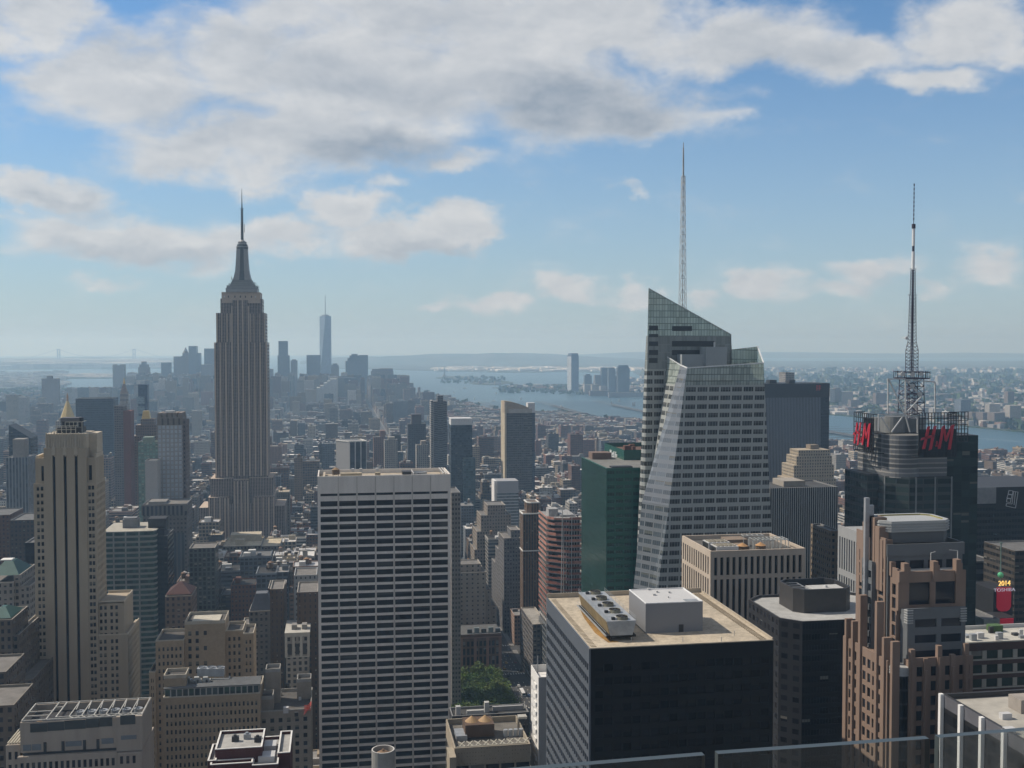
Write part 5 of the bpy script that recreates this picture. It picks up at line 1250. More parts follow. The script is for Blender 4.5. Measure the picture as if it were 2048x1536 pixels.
# windows of the centre tower
ws = []
x0, x1, y0, y1, z = T(369, 450, 1244, 547, 20)
for k in range(9):
    for f in (.09, .27, .47):
        if f > .4 and k % 2: continue
        a = x0+(x1-x0)*f; ws.append((a, a+1.5, y0-.09, y0-.02, z-6.5-k*3.8, z-4.4-k*3.8))
put_windows(o, ws, p_st)
b = MB(); b.box(x0+3, x1-3, y0+4, y1-4, z-1, z-.4); b.build('roof_deck', plain('pale_deck', (.46, .43, .36), .9), o)
o = stone('wide buff brick building with a glazed penthouse strip and rooftop cooling plant', [(326, 520, 1392, 0, 24, 22), (327, 372, 1352, 3, 10, 0)], m_bs2, m_cap2, 470, phrase='the wide buff brick building')
x0, x1, y0, y1, z = T(326, 520, 1392, 470, 24); zt = PY(420, 1374, 470).z
b = MB(); b.box(x0+.5, x1-.5, y0+1.2, y0+12, z-.9, zt-.3, bay=2.4, fl=0); b.build('penthouse', [fac('glazed_strip', (.4, .39, .36), (.03, .04, .04), .8, .8, bl=.3, blind=(.05, .09, .07))], o)
b = MB(); b.box(x0+.1, x1-.1, y0+.8, y0+12.6, zt-.3, zt); b.build('penthouse_roof', plain('felt_roof', (.1, .105, .11), .95, noise=.3), o)
for k in range(3):
    p = PY(404+k*18, 1335, 484); b = MB(); b.box(p.x-1.9, p.x+1.9, 482, 486, p.z-3.4, p.z); b.cyl(p.x, 484, p.z, p.z+.5, 1.5, n=14, top=False); b.build('cooling_unit', m_galv, o)
b = MB()
for k in range(7): p = PY(402+k*9, 1336, 481.6); b.bar((p.x, 481.6, zt), (p.x, 481.6, p.z-3.4), .2)
a, c = PY(424, 1358, 480), PY(458, 1358, 480); b.bar(a, c, .5); b.bar((c.x, 480, c.z), (c.x, 484, zt), .4)
for k in range(8): p = PY(375+k*6, 1356+(k % 3)*4, 478); b.box(p.x-1, p.x+1, 477, 479, zt, p.z+.5)
b.build('roof_pipework', plain('pale_pipes', (.33, .34, .33), .6), o)
o = stone('grey stone corner building with a pale frieze of square windows and a busy roof deck', [(516, 622, 1422, 0, 30, 6), (517, 546, 1395, 3, 9, 0), (531, 560, 1340, 14, 8, 0), (594, 622, 1360, 18, 8, 0)], plain('grey_brown_stone', (.27, .235, .19), .88, noise=.15), plain('grey_coping', (.3, .29, .27), .85), 475, phrase='the grey corner building')
x0, x1, y0, y1, z = T(516, 622, 1422, 475, 30)
rn = random.Random(3)
for (px, py, s, m) in ((572, 1425, 2.2, m_white), (593, 1432, 1.6, m_dark), (548, 1398, 1.5, m_galv), (575, 1375, 1.8, m_dark), (600, 1400, 1.2, m_white), (560, 1390, 1.3, m_galv)):
    p = PZ(px, py, z-1); b = MB(); b.box(p.x-s/2, p.x+s/2, p.y-s/2, p.y+s/2, z-1, z-1+s*1.1); b.build('roof_unit', m, o)
p = PZ(608, 1425, z-1); b = MB()
for k in range(4): b.bar((p.x, p.y-3+k*2, z-1), (p.x+3, p.y-3+k*2, z+2.6), .3); b.bar((p.x, p.y-3+k*2, z+1), (p.x+3, p.y-3+k*2, z+1), .3)
b.bar((p.x+3, p.y-3, z+2.6), (p.x+3, p.y+3, z+2.6), .3); b.build('scaffold', plain('red_scaffold', (.42, .07, .05), .6), o)
# --- dark red brick roof at the bottom edge
Y = 330.0
o = thing('brick_building', 'dark red brick building at the bottom edge with white roof copings', 'brick building', (PY(500, 1500, Y).x, Y+10, 0))
mred = plain('maroon_brick', (.075, .022, .02), .85, noise=.15); mcw = plain('white_coping', (.66, .65, .62), .7)
wl = MB(); wt = MB()
def blk(l, r, t_, dy, D, drop=0):
    x0, x1, y0, y1, z = T(l, r, t_, Y+dy, D); wl.box(x0, x1, y0, y1, 0, z-.8, 0, tmi=1)
    for q in ((x0, x1, y0, y0+.4), (x0, x0+.4, y0+.4, y1), (x1-.4, x1, y0+.4, y1), (x0+.4, x1-.4, y1-.4, y1)): wl.box(*q, z-.79, z, 0); wt.box(q[0]-.05, q[1]+.05, q[2]-.05, q[3]+.05, z+.01, z+.22)
    return x0, x1, y0, y1, z
B1 = blk(430, 524, 1497, 6, 16); B2 = blk(415, 432, 1522, 4, 14); B3 = blk(555, 580, 1506, 6, 19); B4 = blk(504, 556, 1530, 1, 24); B5 = blk(420, 505, 1528, 2, 3.5)
wl.build('walls', [mred, plain('grey_roof_sheet', (.33, .325, .31), .95, noise=.25)], o); wt.build('coping', mcw, o)
for (fx, fy, m) in ((.3, .5, m_dark), (.55, .6, m_galv), (.8, .4, m_dark)):
    b = MB(); xx, yy = B1[0]+(B1[1]-B1[0])*fx, B1[2]+(B1[3]-B1[2])*fy; b.box(xx, xx+2.2, yy, yy+1.4, B1[4]-.8, B1[4]+.8); b.cyl(xx+1, yy+.7, B1[4]+.8, B1[4]+1.3, .5, n=8); b.build('roof_unit', m, o)
for q in range(2): b = MB(); b.box(B4[0]+1.5, B4[0]+6.5, B4[2]+4+q*9, B4[2]+9+q*9, B4[4]-.8, B4[4]+1); b.build('roof_unit', m_white, o)
reg(B1[0], B3[1], Y+2, Y+22, B1[4], 'the dark red brick roof')
# --- round tank at the bottom edge
p = PY(767, 1506, 300); zt = p.z
w = thing('water_tank', 'round concrete tank with a brown domed lid rising at the bottom edge', 'water tank', (p.x, 303, 0))
b = MB(); rt_ = 3.25; b.cyl(p.x, 303, 0, zt, rt_, n=24, top=False); a_ = [(p.x+rt_*math.cos(2*math.pi*i/24), 303+rt_*math.sin(2*math.pi*i/24), zt) for i in range(24)]; c_ = [(p.x+(rt_-.35)*math.cos(2*math.pi*i/24), 303+(rt_-.35)*math.sin(2*math.pi*i/24), zt) for i in range(24)]
for i in range(24): j = (i+1) % 24; b.poly([a_[i], a_[j], c_[j], c_[i]], 1); b.poly([c_[i], c_[j], (c_[j][0], c_[j][1], zt-2), (c_[i][0], c_[i][1], zt-2)])
b.build('drum', [plain('grey_concrete', (.27, .265, .25), .85), plain('rim', (.5, .49, .47), .7)], w)
b = MB(); b.cyl(p.x, 303, zt-1.6, zt-.5, rt_-.36, .9, 24); b.cyl(p.x, 303, zt-.5, zt+.0, .5, .3, 12); b.build('lid', plain('brown_lid', (.2, .13, .08), .85), w)
# --- beige hall with cone topped plant at the bottom centre
Y = 372.0
o = thing('stone_building', 'beige windowless topped building with twin orange cones at the bottom centre', 'stone building', (PY(980, 1500, Y).x, Y+14, 0))
x0, x1, y0, y1, z = T(909, 1061, 1492, Y, 30)
m_pb = fac('perforated_beige', (.33, .28, .215), (.16, .135, .105), .3, .3, rg=.8, bl=0, noise=.1)
b = MB(); b.shell(x0, x1, y0, y1, PY(980, 1527, Y).z, z, 1.0, 1.3, 0, 1, .5, 2.2); 
b.box(x0, x1, y0+.5, y1, 0, PY(980, 1527, Y).z-.02, 2, bay=5.4, fl=4.2)
b.build('walls', [m_pb, plain('beige_cap', (.3, .26, .2), .85), fac('low_glass', (.3, .26, .2), (.012, .012, .014), .86, .8, bl=.05)], o)
roofslab(o, x0+.5, x1-.5, y0+.5, y1-.5, z-2.1, plain('grimy_roof', (.14, .13, .115), .95, noise=.35, nscale=.2))
b = MB(); xa, xb_ = PY(930, 1470, Y+14).x, PY(988, 1470, Y+14).x; b.box(xa, xb_, Y+13, Y+22, z-1.4, z+3.2); b.build('plant_house', plain('rust_brown', (.10, .065, .045), .85), o)
for k in range(2):
    u = xa+(xb_-xa)*(.27+.46*k); b = MB(); b.cyl(u, Y+17.5, z+3.2, z+5.0, 2.5, .3, 14); b.build('cone', plain('orange_cone', (.36, .24, .13), .8), o)
b = MB(); rn = random.Random(8)
for k in range(9): u = x0+2+(x1-x0-4)*k/8; b.bar((u, Y+2, z-.3), (u+2.2, Y+5.5, z+.2), .3); b.bar((u+2, Y+2, z-.3), (u, Y+5.5, z+.2), .3)
b.bar((x0+1, Y+2, z-.4), (x1-1, Y+2, z-.4), .35); b.build('roof_truss', plain('cream_steel', (.4, .38, .32), .6), o)
xt = PY(1045, 1440, Y+18).x
b = MB(); b.box(xt-1.6, xt+1.6, Y+17, Y+20, z+3, PY(1045, 1432, Y+18).z); b.build('tank_house', plain('pale_tank_house', (.36, .35, .32), .8), o)
b = MB()
for sx in (-1.4, 1.4):
    b.bar((xt+sx, Y+17.3, z-2), (xt+sx, Y+17.3, z+3), .3); b.bar((xt+sx, Y+19.7, z-2), (xt+sx, Y+19.7, z+3), .3)
b.bar((xt-1.4, Y+17.3, z-2), (xt+1.4, Y+17.3, z+3), .22); b.build('tank_frame', m_dark, o)
for k in range(4): b = MB(); b.cyl(xt-7+k*1.9, Y+14, z-2.1, z+.5, .8, n=10); b.build('vent', m_galv, o)
b = MB(); b.box(x0+2, x0+6, Y+12, Y+20, z-2.1, z-.2); b.build('roof_unit', m_galv, o)
xl = PY(897, 1490, Y-2).x; b = MB(); b.box(xl, x0-.05, Y-6, Y+4, 0, PY(905, 1502, Y).z, 0); b.build('side_block', plain('beige_cap', (.3, .26, .2), .85), o)
reg(x0, x1, y0, y1, z, 'the beige hall with twin cones')
Y = 440.
o = simple('stone_building', 'dark roofed hall with white rooftop units between the trees and twin cones', 'building', T(904, 1058, 1428, Y, 11), fac('dark_hall', (.07, .07, .075), ww=.7, wh=.5), 4, 4, (.05, .05, .055), [(.06, .12, .2, .4, 3, (.4, .4, .4)), (.2, .42, .15, .3, 1.2, (.38, .38, .37)), (.44, .5, .4, .6, 3.4, (.42, .42, .41)), (.55, .95, .5, .62, 1.0, (.3, .3, .3))])
# --- slim white apartment slab
X = 52.0; Y0 = PX(1070, 1342, X)
xq = PY(1077, 1358, 375).x
x0 = xq; y0 = 375.0; y1 = PX(1062, 1336, x0).y; x1 = x0+12; z = PY(1080, 1356, 375).z
o = thing('apartment_tower', 'slim white painted apartment slab beside the black tower', 'apartment tower', (x0+6, y0+8, 0))
wl = MB(); ws = []
m_wp = plain('white_paint_wall', (.66, .65, .63), .8, noise=.05); m_gp = plain('pale_grey_wall', (.36, .36, .36), .8, noise=.06)
facade(wl, ws, 'n', y0, x0+.35, x1, 5, z, [(x0+3.2, x0+5.6), (x0+8, x0+10.4)], rowsdown(z-2.5, 42, 3.3, .5, 8), mi=1, rec=.3)
facade(wl, ws, 'e', x0, y0, y1, 5, z, [(y0+2.4, y0+3.6), (y0+(y1-y0)*.55, y0+(y1-y0)*.55+1.2), (y1-2.6, y1-1.6)], rowsdown(z-2.5, 42, 3.3, .5, 8), mi=0, rec=.3)
for k in range(42): zz = z-3-k*3.3; wl.box(x0-.35, x0-.01, y0+3.9, y0+(y1-y0)*.5, zz-2.4, zz-.6, 0)
wl.box(x0+.32, x1, y0+.32, y1, 0, z-2.2, 0)
for q in ((x0, x1, y0, y0+.3), (x0, x0+.3, y0+.32, y1), (x1-.3, x1, y0+.32, y1), (x0+.3, x1-.3, y1-.3, y1)): wl.box(*q, z-2.19 if q[2] > y0 and q[0] > x0 else z, z+.3, 0)
wl.build('walls', [m_wp, m_gp], o); put_windows(o, ws, p_st)
b = MB(); b.box(x0+7, x1-1, y1-7, y1-2, z-2.2, z+2.6); b.build('roof_house', m_wp, o)
b = MB(); b.bar((x0+2, y1-3, z-2), (x0+2, y1-3, z+4.5), .3); b.bar((x0+9, y1-9, z-2), (x0+9, y1-9, z+5), .25); b.build('pole', m_galv, o)
reg(x0, x1, y0, y1, z, 'the slim white slab')
# ---------------------------------------------------------------- middle distance
# --- tall stepped stone skyscraper with mast
Y = 1250.0
es = thing('stone_skyscraper', 'very tall stepped limestone skyscraper with a silver mast and needle antenna', 'skyscraper', (PY(483, 900, Y).x, Y+20, 0))
m_es = fac('limestone_stripes', (.37, .305, .255), (.026, .027, .034), .62, .58, rg=.2, bl=.3, blind=(.13, .12, .115), band=(.09, .08, .082), noise=.08)
m_pier = plain('limestone_pier', (.46, .375, .30), .85, noise=.1)
m_sil = plain('weathered_silver', (.29, .29, .285), .45, metal=.25, noise=.1)
m_sild = plain('dark_silver', (.075, .085, .09), .5)
ex = lambda px, py=800: PY(px, py, Y).x
ez = lambda py: PY(483, py, Y).z
wl = MB()
def lv(l, r, t_, d, D, m=0, bay=1.75): wl.box(ex(l), ex(r), Y+d, Y+d+D, 0, ez(t_), m, bay=bay, fl=3.75, tmi=1)
lv(429.2, 466.5, 685, 0, 40); lv(497, 535.3, 685, 0, 40)
lv(466.6, 496.9, 600, 1.6, 36)
lv(433.2, 466.5, 626, 2.5, 36); lv(497, 531.8, 626, 2.5, 36)
lv(441.5, 466.5, 597, 6, 30); lv(497, 525.2, 597, 6, 30)
wl.box(ex(444.2), ex(521.6), Y+4.5, Y+38, ez(606), ez(584), 1)
for (l, r, t_) in ((420, 466, 955), (498, 545.5, 955), (416.5, 458, 991), (507, 548.5, 991)): lv(l, r, t_, -6 if t_ < 990 else -11, 50)
lv(467, 497, 958, -9, 20); wl.box(ex(458.1), ex(506.9), Y-10, Y-9.05, 0, ez(1004), 0, bay=1.75, fl=3.75)
lv(397, 416.3, 1012, -6, 50); lv(548.6, 568, 1012, -4, 50)
for (px, t_, d) in ((431, 685, 0), (441.5, 685, 0), (452.5, 685, 0), (465.3, 612, 0), (477, 600, 1.6), (487, 600, 1.6), (498.3, 612, 0), (510, 685, 0), (521.5, 685, 0), (533.6, 685, 0)):
    wl.box(ex(px)-.75, ex(px)+.75, Y+d-.7, Y+d-.02, ez(952), ez(t_), 1)
for px in (435, 444, 455, 462, 502, 509, 519.5, 530): wl.box(ex(px)-.5, ex(px)+.5, Y+1.9, Y+2.45, ez(684), ez(627), 1)
for px in (419, 429, 440, 450, 457, 508, 516, 526, 537, 546.5): wl.box(ex(px)-.6, ex(px)+.6, Y-11.6, Y-11.02, 0, ez(993), 1)
for px in (469, 475, 483, 490, 495.5): wl.box(ex(px)-.6, ex(px)+.6, Y-10.6, Y-10.02 if px > 458 else Y-9, 0, ez(960), 1)
wl.build('walls', [m_es, m_pier], es)
# eight small square windows in the crown
for px in (450, 458, 471, 482, 492, 504, 512):
    b = MB(); b.box(ex(px)-.6, ex(px)+.6, Y+4.3, Y+4.48, ez(595), ez(591)); b.build('window', m_white if px in (450, 512) else m_dark, es)
# stepped silver base of the mast
b = MB(); cx = ex(484.3); cy = Y+20
for (hw, t_, bt_) in ((17.2, 576, 584), (16.0, 571, 576), (13.0, 567, 571), (12.0, 562.5, 567), (10.8, 559, 562.5)):
    b.box(cx-hw, cx+hw, cy-hw, cy+hw, ez(bt_), ez(t_)-.25, 0); b.box(cx-hw-.4, cx+hw+.4, cy-hw-.4, cy+hw+.4, ez(t_)-.25, ez(t_), 1)
b.build('mast_base', [m_sil, m_sild], es)
b = MB()
prof = [(10.2, 559), (9.0, 552), (7.6, 540), (6.9, 525), (6.4, 510), (6.1, 496)]
for i in range(len(prof)-1):
    (r0_, t0_), (r1_, t1_) = prof[i], prof[i+1]
    A_ = [(cx+sx*r0_, cy+sy*r0_, ez(t0_)) for sx, sy in ((-1, -1), (1, -1), (1, 1), (-1, 1))]; B_ = [(cx+sx*r1_, cy+sy*r1_, ez(t1_)) for sx, sy in ((-1, -1), (1, -1), (1, 1), (-1, 1))]
    b.loft(A_, B_, 0, top=False)
    for (s_, m_) in ((.30, 1),):
        b.loft([(cx+sx*r0_*s_, cy-r0_-.12+(0 if sy < 0 else .1), ez(t0_)) for sx, sy in ((-1, -1), (1, -1), (1, 1), (-1, 1))], [(cx+sx*r1_*s_, cy-r1_-.12+(0 if sy < 0 else .1), ez(t1_)) for sx, sy in ((-1, -1), (1, -1), (1, 1), (-1, 1))], 1, top=False)
b.build('mast_shaft', [m_sil, m_sild], es)
b = MB()
for (r_, t_, bt_, m_) in ((6.6, 491.5, 496, 1), (7.0, 490, 491.5, 0), (6.0, 486, 490, 1), (5.0, 482, 486, 0), (4.9, 480.5, 482, 1)): b.cyl(cx, cy, ez(bt_), ez(t_), r_, n=16, mi=m_)
b.cyl(cx, cy, ez(480.5), ez(476), 4.2, 1.2, 16, 0); b.build('mast_head', [m_sil, m_sild], es)
b = MB(); b.cyl(cx, cy, ez(476), ez(440), 1.5, 1.3, 8); b.cyl(cx, cy, ez(440), ez(413), 1.2, 1.0, 8); b.cyl(cx, cy, ez(413), ez(372), .75, .15, 6)
for k in range(16): zz = ez(474)+(ez(414)-ez(474))*k/15; b.box(cx-1.9, cx+1.9, cy-.25, cy+.25, zz, zz+.5)
b.bar((cx+2.6, cy, ez(461)), (cx+2.6, cy, ez(444)), .5); b.bar((cx, cy, ez(460)), (cx+2.6, cy, ez(460)), .3); b.bar((cx-2.2, cy, ez(413)), (cx+2.2, cy, ez(413)), .4)
b.build('antenna', m_sild, es)
b = MB(); rn = random.Random(2)
for k in range(26):
    sx = rn.choice((-1, 1)); u = cx+sx*(11+rn.random()*7.5); h0 = 559 if abs(u-cx) < 12.5 else (571 if abs(u-cx) < 16 else 577)
    b.bar((u, cy-6+rn.random()*12, ez(h0)), (u, cy-6+rn.random()*12, ez(h0-3-rn.random()*6)), .3)
b.build('small_aerial', m_sild, es)
reg(ex(429), ex(535), Y, Y+40, ez(590), 'the tall stepped limestone skyscraper'); reg(ex(397), ex(568), Y-11, Y+45, ez(1000))

# --- green banded tower with a curved front, and its dark neighbour
Y = 800.0; zt = PY(270, 1066, Y-8).z
o = thing('office_tower', 'green glass tower with a bowed front of pale bands behind the beige striped tower', 'office tower', (PY(265, 1060, Y).x, Y+10, 0))
pts = [(PY(l, 1066, Y+d).x, Y+d) for l, d in ((205, 0), (225, -.2), (252, -.3), (283, -.2), (306, .3), (313, 3))]
pts += [(pts[-1][0], Y+40), (pts[0][0], Y+40)]
b = MB(); b.prism(pts, 0, zt, 0, bay=2.2, fl=3.85, tmi=1)
b.build('walls', [fac('green_bands', (.25, .25, .225), (.016, .036, .034), 1.0, .60, rg=.1, bl=.18, blind=(.05, .08, .075), mull=0, noise=.06, vary=1.1), plain('pale_tan_roof', (.36, .34, .29), .9, noise=.2)], o)
b = MB(); a, c = PY(245, 1037, Y+14), PY(275, 1037, Y+14); b.box(a.x, c.x, Y+14, Y+24, zt, a.z-1); b.box(a.x+1, c.x-1, Y+15, Y+23, a.z-1, a.z); b.build('roof_house', plain('grey_plant', (.16, .16, .165), .7), o)
b = MB()
for px in (225, 251, 278): p = PY(px, 1066, Y-4.6); b.box(p.x-.5, p.x+.5, p.y-.3+(3 if px == 225 else 0), p.y+.3+(3 if px == 225 else 0), 0, zt+.3)
b.build('pier', plain('pale_pier', (.24, .24, .225), .7), o)
reg(pts[0][0], pts[4][0], Y-4, Y+40, zt, 'the green bowed glass tower')
o = simple('office_tower', 'nearly black slab tower standing against the green bowed tower', 'office tower', T(304, 335, 1072, 806, 30), fac('black_slab', (.018, .018, .02), (.007, .007, .01), .8, .5, bl=.02), 3, 3.7, (.07, .07, .07), [(.0, .75, .1, .6, 4.5, (.03, .03, .035))], 'the black slab')
b = MB(); p = PY(318, 1036, 815); b.box(PY(296, 1040, 812).x, PY(331, 1040, 812).x, 812, 826, zt-2, p.z); b.build('roof_house', plain('dark_block', (.028, .026, .026), .7), o)
# --- brown grey tower with tall slots
Y = 960.0; m_bs = fac('slot_stone', (.15, .135, .125), (.02, .024, .032), .5, .8, bl=.1, noise=.08)
o = simple('stone_tower', 'brown grey stone tower with tall slot windows before the white panelled tower', 'stone tower', T(285, 374, 1008, Y, 34), fac('small_square_windows', (.15, .135, .125), (.02, .024, .03), .5, .45, bl=.1), 3.2, 3.8, (.16, .15, .14), [(.1, .5, .2, .7, 1.2, (.2, .19, .18))], 'the brown grey slotted tower')
x0, x1, y0, y1, z = T(285, 374, 1008, Y, 34)
b = MB(); b.box(x0-.8, x1+.8, y0-.8, y0-.02, PY(330, 1030, Y).z, z-.6, 0, bay=3.4, fl=10); b.build('frieze', [m_bs], o)
b = MB(); b.box(x0+(x1-x0)*.5, x1-2, y0-.5, y0-.02, 0, PY(330, 1066, Y).z, 0, bay=3.4, fl=0); b.build('slot_bay', [fac('slot_bay', (.12, .115, .115), (.03, .04, .05), .6, 1.0, bl=0)], o)
# --- white panelled tower with notched stone top
Y = 1020.0; x0, x1, y0, y1, z = T(315, 364, 850, Y, 26); zt = PY(340, 826, Y).z
o = thing('apartment_tower', 'tall tower of white blue window panels with a notched stone crown', 'apartment tower', ((x0+x1)/2, Y+13, 0))
b = MB(); b.box(x0, x1, y0, y1, 0, z, 0, bay=3.9, fl=4.1); xe_ = PX(372, 850, x1+.0).x
b.box(x1, x1+3, y0+3, y1, 0, z+4, 1, bay=3, fl=4); b.build('walls', [fac('white_blue_panels', (.30, .295, .29), (.34, .37, .41), .62, .72, rg=.15, rw=.5, bl=.3, blind=(.45, .47, .5), vary=.15), fac('brown_side', (.16, .13, .12), ww=.3, wh=.5)], o)
b = MB(); b.box(x0-.3, x1+.5, y0-.3, y1, z, zt-4, 0)
for k in range(5): a = x0-.3+(x1-x0+.8)*k/5; b.box(a+.3, a+(x1-x0+.8)/5*.84, y0-.3, y1, zt-4, zt, 0)
for k in range(4): a = x0+(x1-x0)*(k+.75)/4.4; b.box(a, a+1.6, y0-.45, y0-.32, z, zt-5, 1)
b.build('crown', [plain('brown_stone_crown', (.20, .17, .145), .85), plain('brown_slot', (.07, .06, .055), .8)], o)
b = MB(); b.box(x0+6, x0+14, y0+5, y0+12, zt, zt+1.6); b.build('roof_house', m_white, o)
reg(x0, x1+3, y0, y1, zt, 'the white panelled tower')
# --- green edged white wall and pale green tower
simple('apartment_tower', 'windowless white wall of a slim slab beside the white panelled tower', 'apartment tower', T(290, 314, 921, 1000, 20), plain('white_render', (.40, .385, .37), .85, noise=.05), phrase='the slim white walled slab')
o = simple('apartment_tower', 'pale green balconied tower behind the slim white walled slab', 'apartment tower', T(276, 316, 884, 1040, 24), fac('pale_green_glass', (.16, .22, .20), (.09, .15, .14), .7, .62, rg=.15, bl=.3, blind=(.3, .33, .3)), 2.6, 3.2, (.15, .2, .17), [(.2, .7, .2, .7, 4, (.2, .25, .22))], 'the pale green balconied tower')
# --- gold roof stepped tower
Y = 1480.0; o = thing('stone_tower', 'brown stepped tower with a flat topped gold roof behind the pale green tower', 'stone tower', (PY(290, 900, Y).x, Y+15, 0))
b = MB(); mbr = fac('brown_brick_far', (.19, .135, .105), (.03, .03, .035), .42, .5)
for (l, r, t_, d) in ((264, 318, 872, 0), (271, 312, 850, 3), (281, 308, 838, 6)): b.box(*T(l, r, t_, Y+d, 30-2*d)[:4], 0, T(l, r, t_, Y+d, 30)[4], 0, bay=3, fl=3.5, tmi=1)
b.build('walls', [mbr, plain('brown_cap', (.2, .16, .13), .85)], o)
a, c = PY(283, 832, Y+8), PY(299.5, 832, Y+8); tz = PY(290, 822, Y+8).z; bz = PY(290, 838, Y+8).z
b = MB(); A_ = [(a.x, Y+8, bz), (c.x, Y+8, bz), (c.x, Y+19, bz), (a.x, Y+19, bz)]; B_ = [(a.x+1.6, Y+9.6, tz), (c.x-1.6, Y+9.6, tz), (c.x-1.6, Y+17.4, tz), (a.x+1.6, Y+17.4, tz)]; b.loft(A_, B_); b.build('gold_roof', plain('gold_leaf', (.62, .42, .13), .35, metal=.3, noise=.08), o)
reg(*T(264, 318, 850, Y, 30), 'the gold roofed stepped tower')
# --- dark blue slab
o = simple('office_tower', 'broad dark blue grey slab tower with faint floor lines on the far left', 'office tower', T(151, 226, 797, 1900, 45), fac('navy_slab', (.045, .055, .075), (.018, .022, .032), .85, .5, rg=.2, bl=0, noise=.06), 3, 3.7, (.05, .05, .05), phrase='the dark blue slab')
# --- brick tower pair, clock tower, thin glass tower
Y = 1450.0
o = simple('brick_tower', 'slim brown tower with a red brick flank beside the dark blue slab', 'brick tower', T(228, 246, 812, Y, 26), fac('grey_brown_flats', (.17, .145, .135), (.03, .035, .045), .6, .5, bl=.3), 2.6, 3.1, phrase='the slim red flanked tower')
x0, x1, y0, y1, z = T(246.2, 260.5, 822, Y+1, 26); b = MB(); b.box(x0, x1, y0, y1, 0, z); b.build('red_flank', plain('red_brick_flank', (.17, .075, .065), .85, noise=.1, nscale=.1), o)
Y = 2130.0; o = thing('clock_tower', 'far pale tower with a steep pyramid roof and a gilded lantern', 'clock tower', (PY(247, 800, Y).x, Y+12, 0))
b = MB(); x0, x1, y0, y1, z = T(238, 254.5, 808, Y, 24); b.box(x0, x1, y0, y1, 0, z, 0, bay=3.3, fl=4)
z2 = PY(246, 786, Y).z; b.box(x0+1.5, x1-1.5, y0+1.5, y1-1.5, z, z2, 0, bay=2.6, fl=9); b.build('walls', [fac('pale_marble', (.30, .27, .245), (.06, .06, .07), .42, .5), m_dark], o)
cx_ = (x0+x1)/2; cy_ = (y0+y1)/2; z3 = PY(246, 768, Y).z; w_ = (x1-x0)/2-1.2
b = MB(); b.loft([(cx_-w_, cy_-w_, z2), (cx_+w_, cy_-w_, z2), (cx_+w_, cy_+w_, z2), (cx_-w_, cy_+w_, z2)], [(cx_-2, cy_-2, z3), (cx_+2, cy_-2, z3), (cx_+2, cy_+2, z3), (cx_-2, cy_+2, z3)]); b.build('roof', plain('tower_roof', (.25, .2, .175), .7), o)
b = MB(); b.cyl(cx_, cy_, z3, PY(246, 763, Y).z, 2.0, n=8); b.cyl(cx_, cy_, PY(246, 763, Y).z, PY(246, 755, Y).z, 1.6, .1, 8); b.build('lantern', plain('gold_leaf', (.62, .42, .13), .35, metal=.3), o)
reg(x0, x1, y0, y1, z2, 'the far clock tower')
o = thing('glass_tower', 'thin dark blue glass tower with lighter stacked cubes below its top', 'glass tower', (PY(285, 780, 2200).x, 2210, 0))
b = MB(); x0, x1, y0, y1, z = T(276, 294.5, 769, 2200, 18); b.box(x0, x1, y0, y1, 0, z, 0, bay=3, fl=3.6)
zb_ = z-22
for k in range(5): b.box(x0-2.5+(k % 2), x0+12, y0-2.5, y0-.1, zb_-16-k*19, zb_-k*19-2, 1, bay=3, fl=3.6)
b.build('walls', [fac('navy_glass', (.025, .035, .06), (.02, .03, .055), .9, .8, rg=.1, bl=0), fac('pale_cubes', (.2, .25, .28), (.08, .11, .13), .8, .5, bl=.2)], o); reg(x0, x1, y0, y1, z, 'the thin navy glass tower')
# --- gold pyramid roof far left
Y = 1830.0; o = thing('stone_tower', 'stone tower with a tall gold pyramid roof rising behind the beige striped tower', 'stone tower', (PY(132, 830, Y).x, Y+15, 0))
a, c = PY(117, 837, Y), PY(147, 837, Y); b = MB(); b.box(a.x-4, c.x+4, Y-3, Y+32, 0, a.z-4, 0, bay=3, fl=3.6); b.box(a.x, c.x, Y, Y+(c.x-a.x), a.z-4, a.z, 0); b.build('walls', [fac('pale_stone_far', (.3, .27, .23), (.05, .05, .06), .4, .5)], o)
cx_, cy_ = (a.x+c.x)/2, Y+(c.x-a.x)/2; zt = PY(132, 803, Y).z
b = MB(); n = 8; r_ = (c.x-a.x)/2; b.cyl(cx_, cy_, a.z, zt, r_, 2.0, 8); b.build('gold_roof', plain('gold_leaf2', (.58, .42, .16), .35, metal=.25, noise=.1, nscale=.1), o)
b = MB(); b.cyl(cx_, cy_, zt, zt+6, 1.9, 1.6, 8); b.cyl(cx_, cy_, zt+6, PY(132, 786, Y).z, 1.8, .1, 8); b.build('lantern', plain('copper_lantern', (.36, .2, .09), .4), o)
reg(a.x, c.x, Y, Y+30, a.z, 'the gold pyramid')
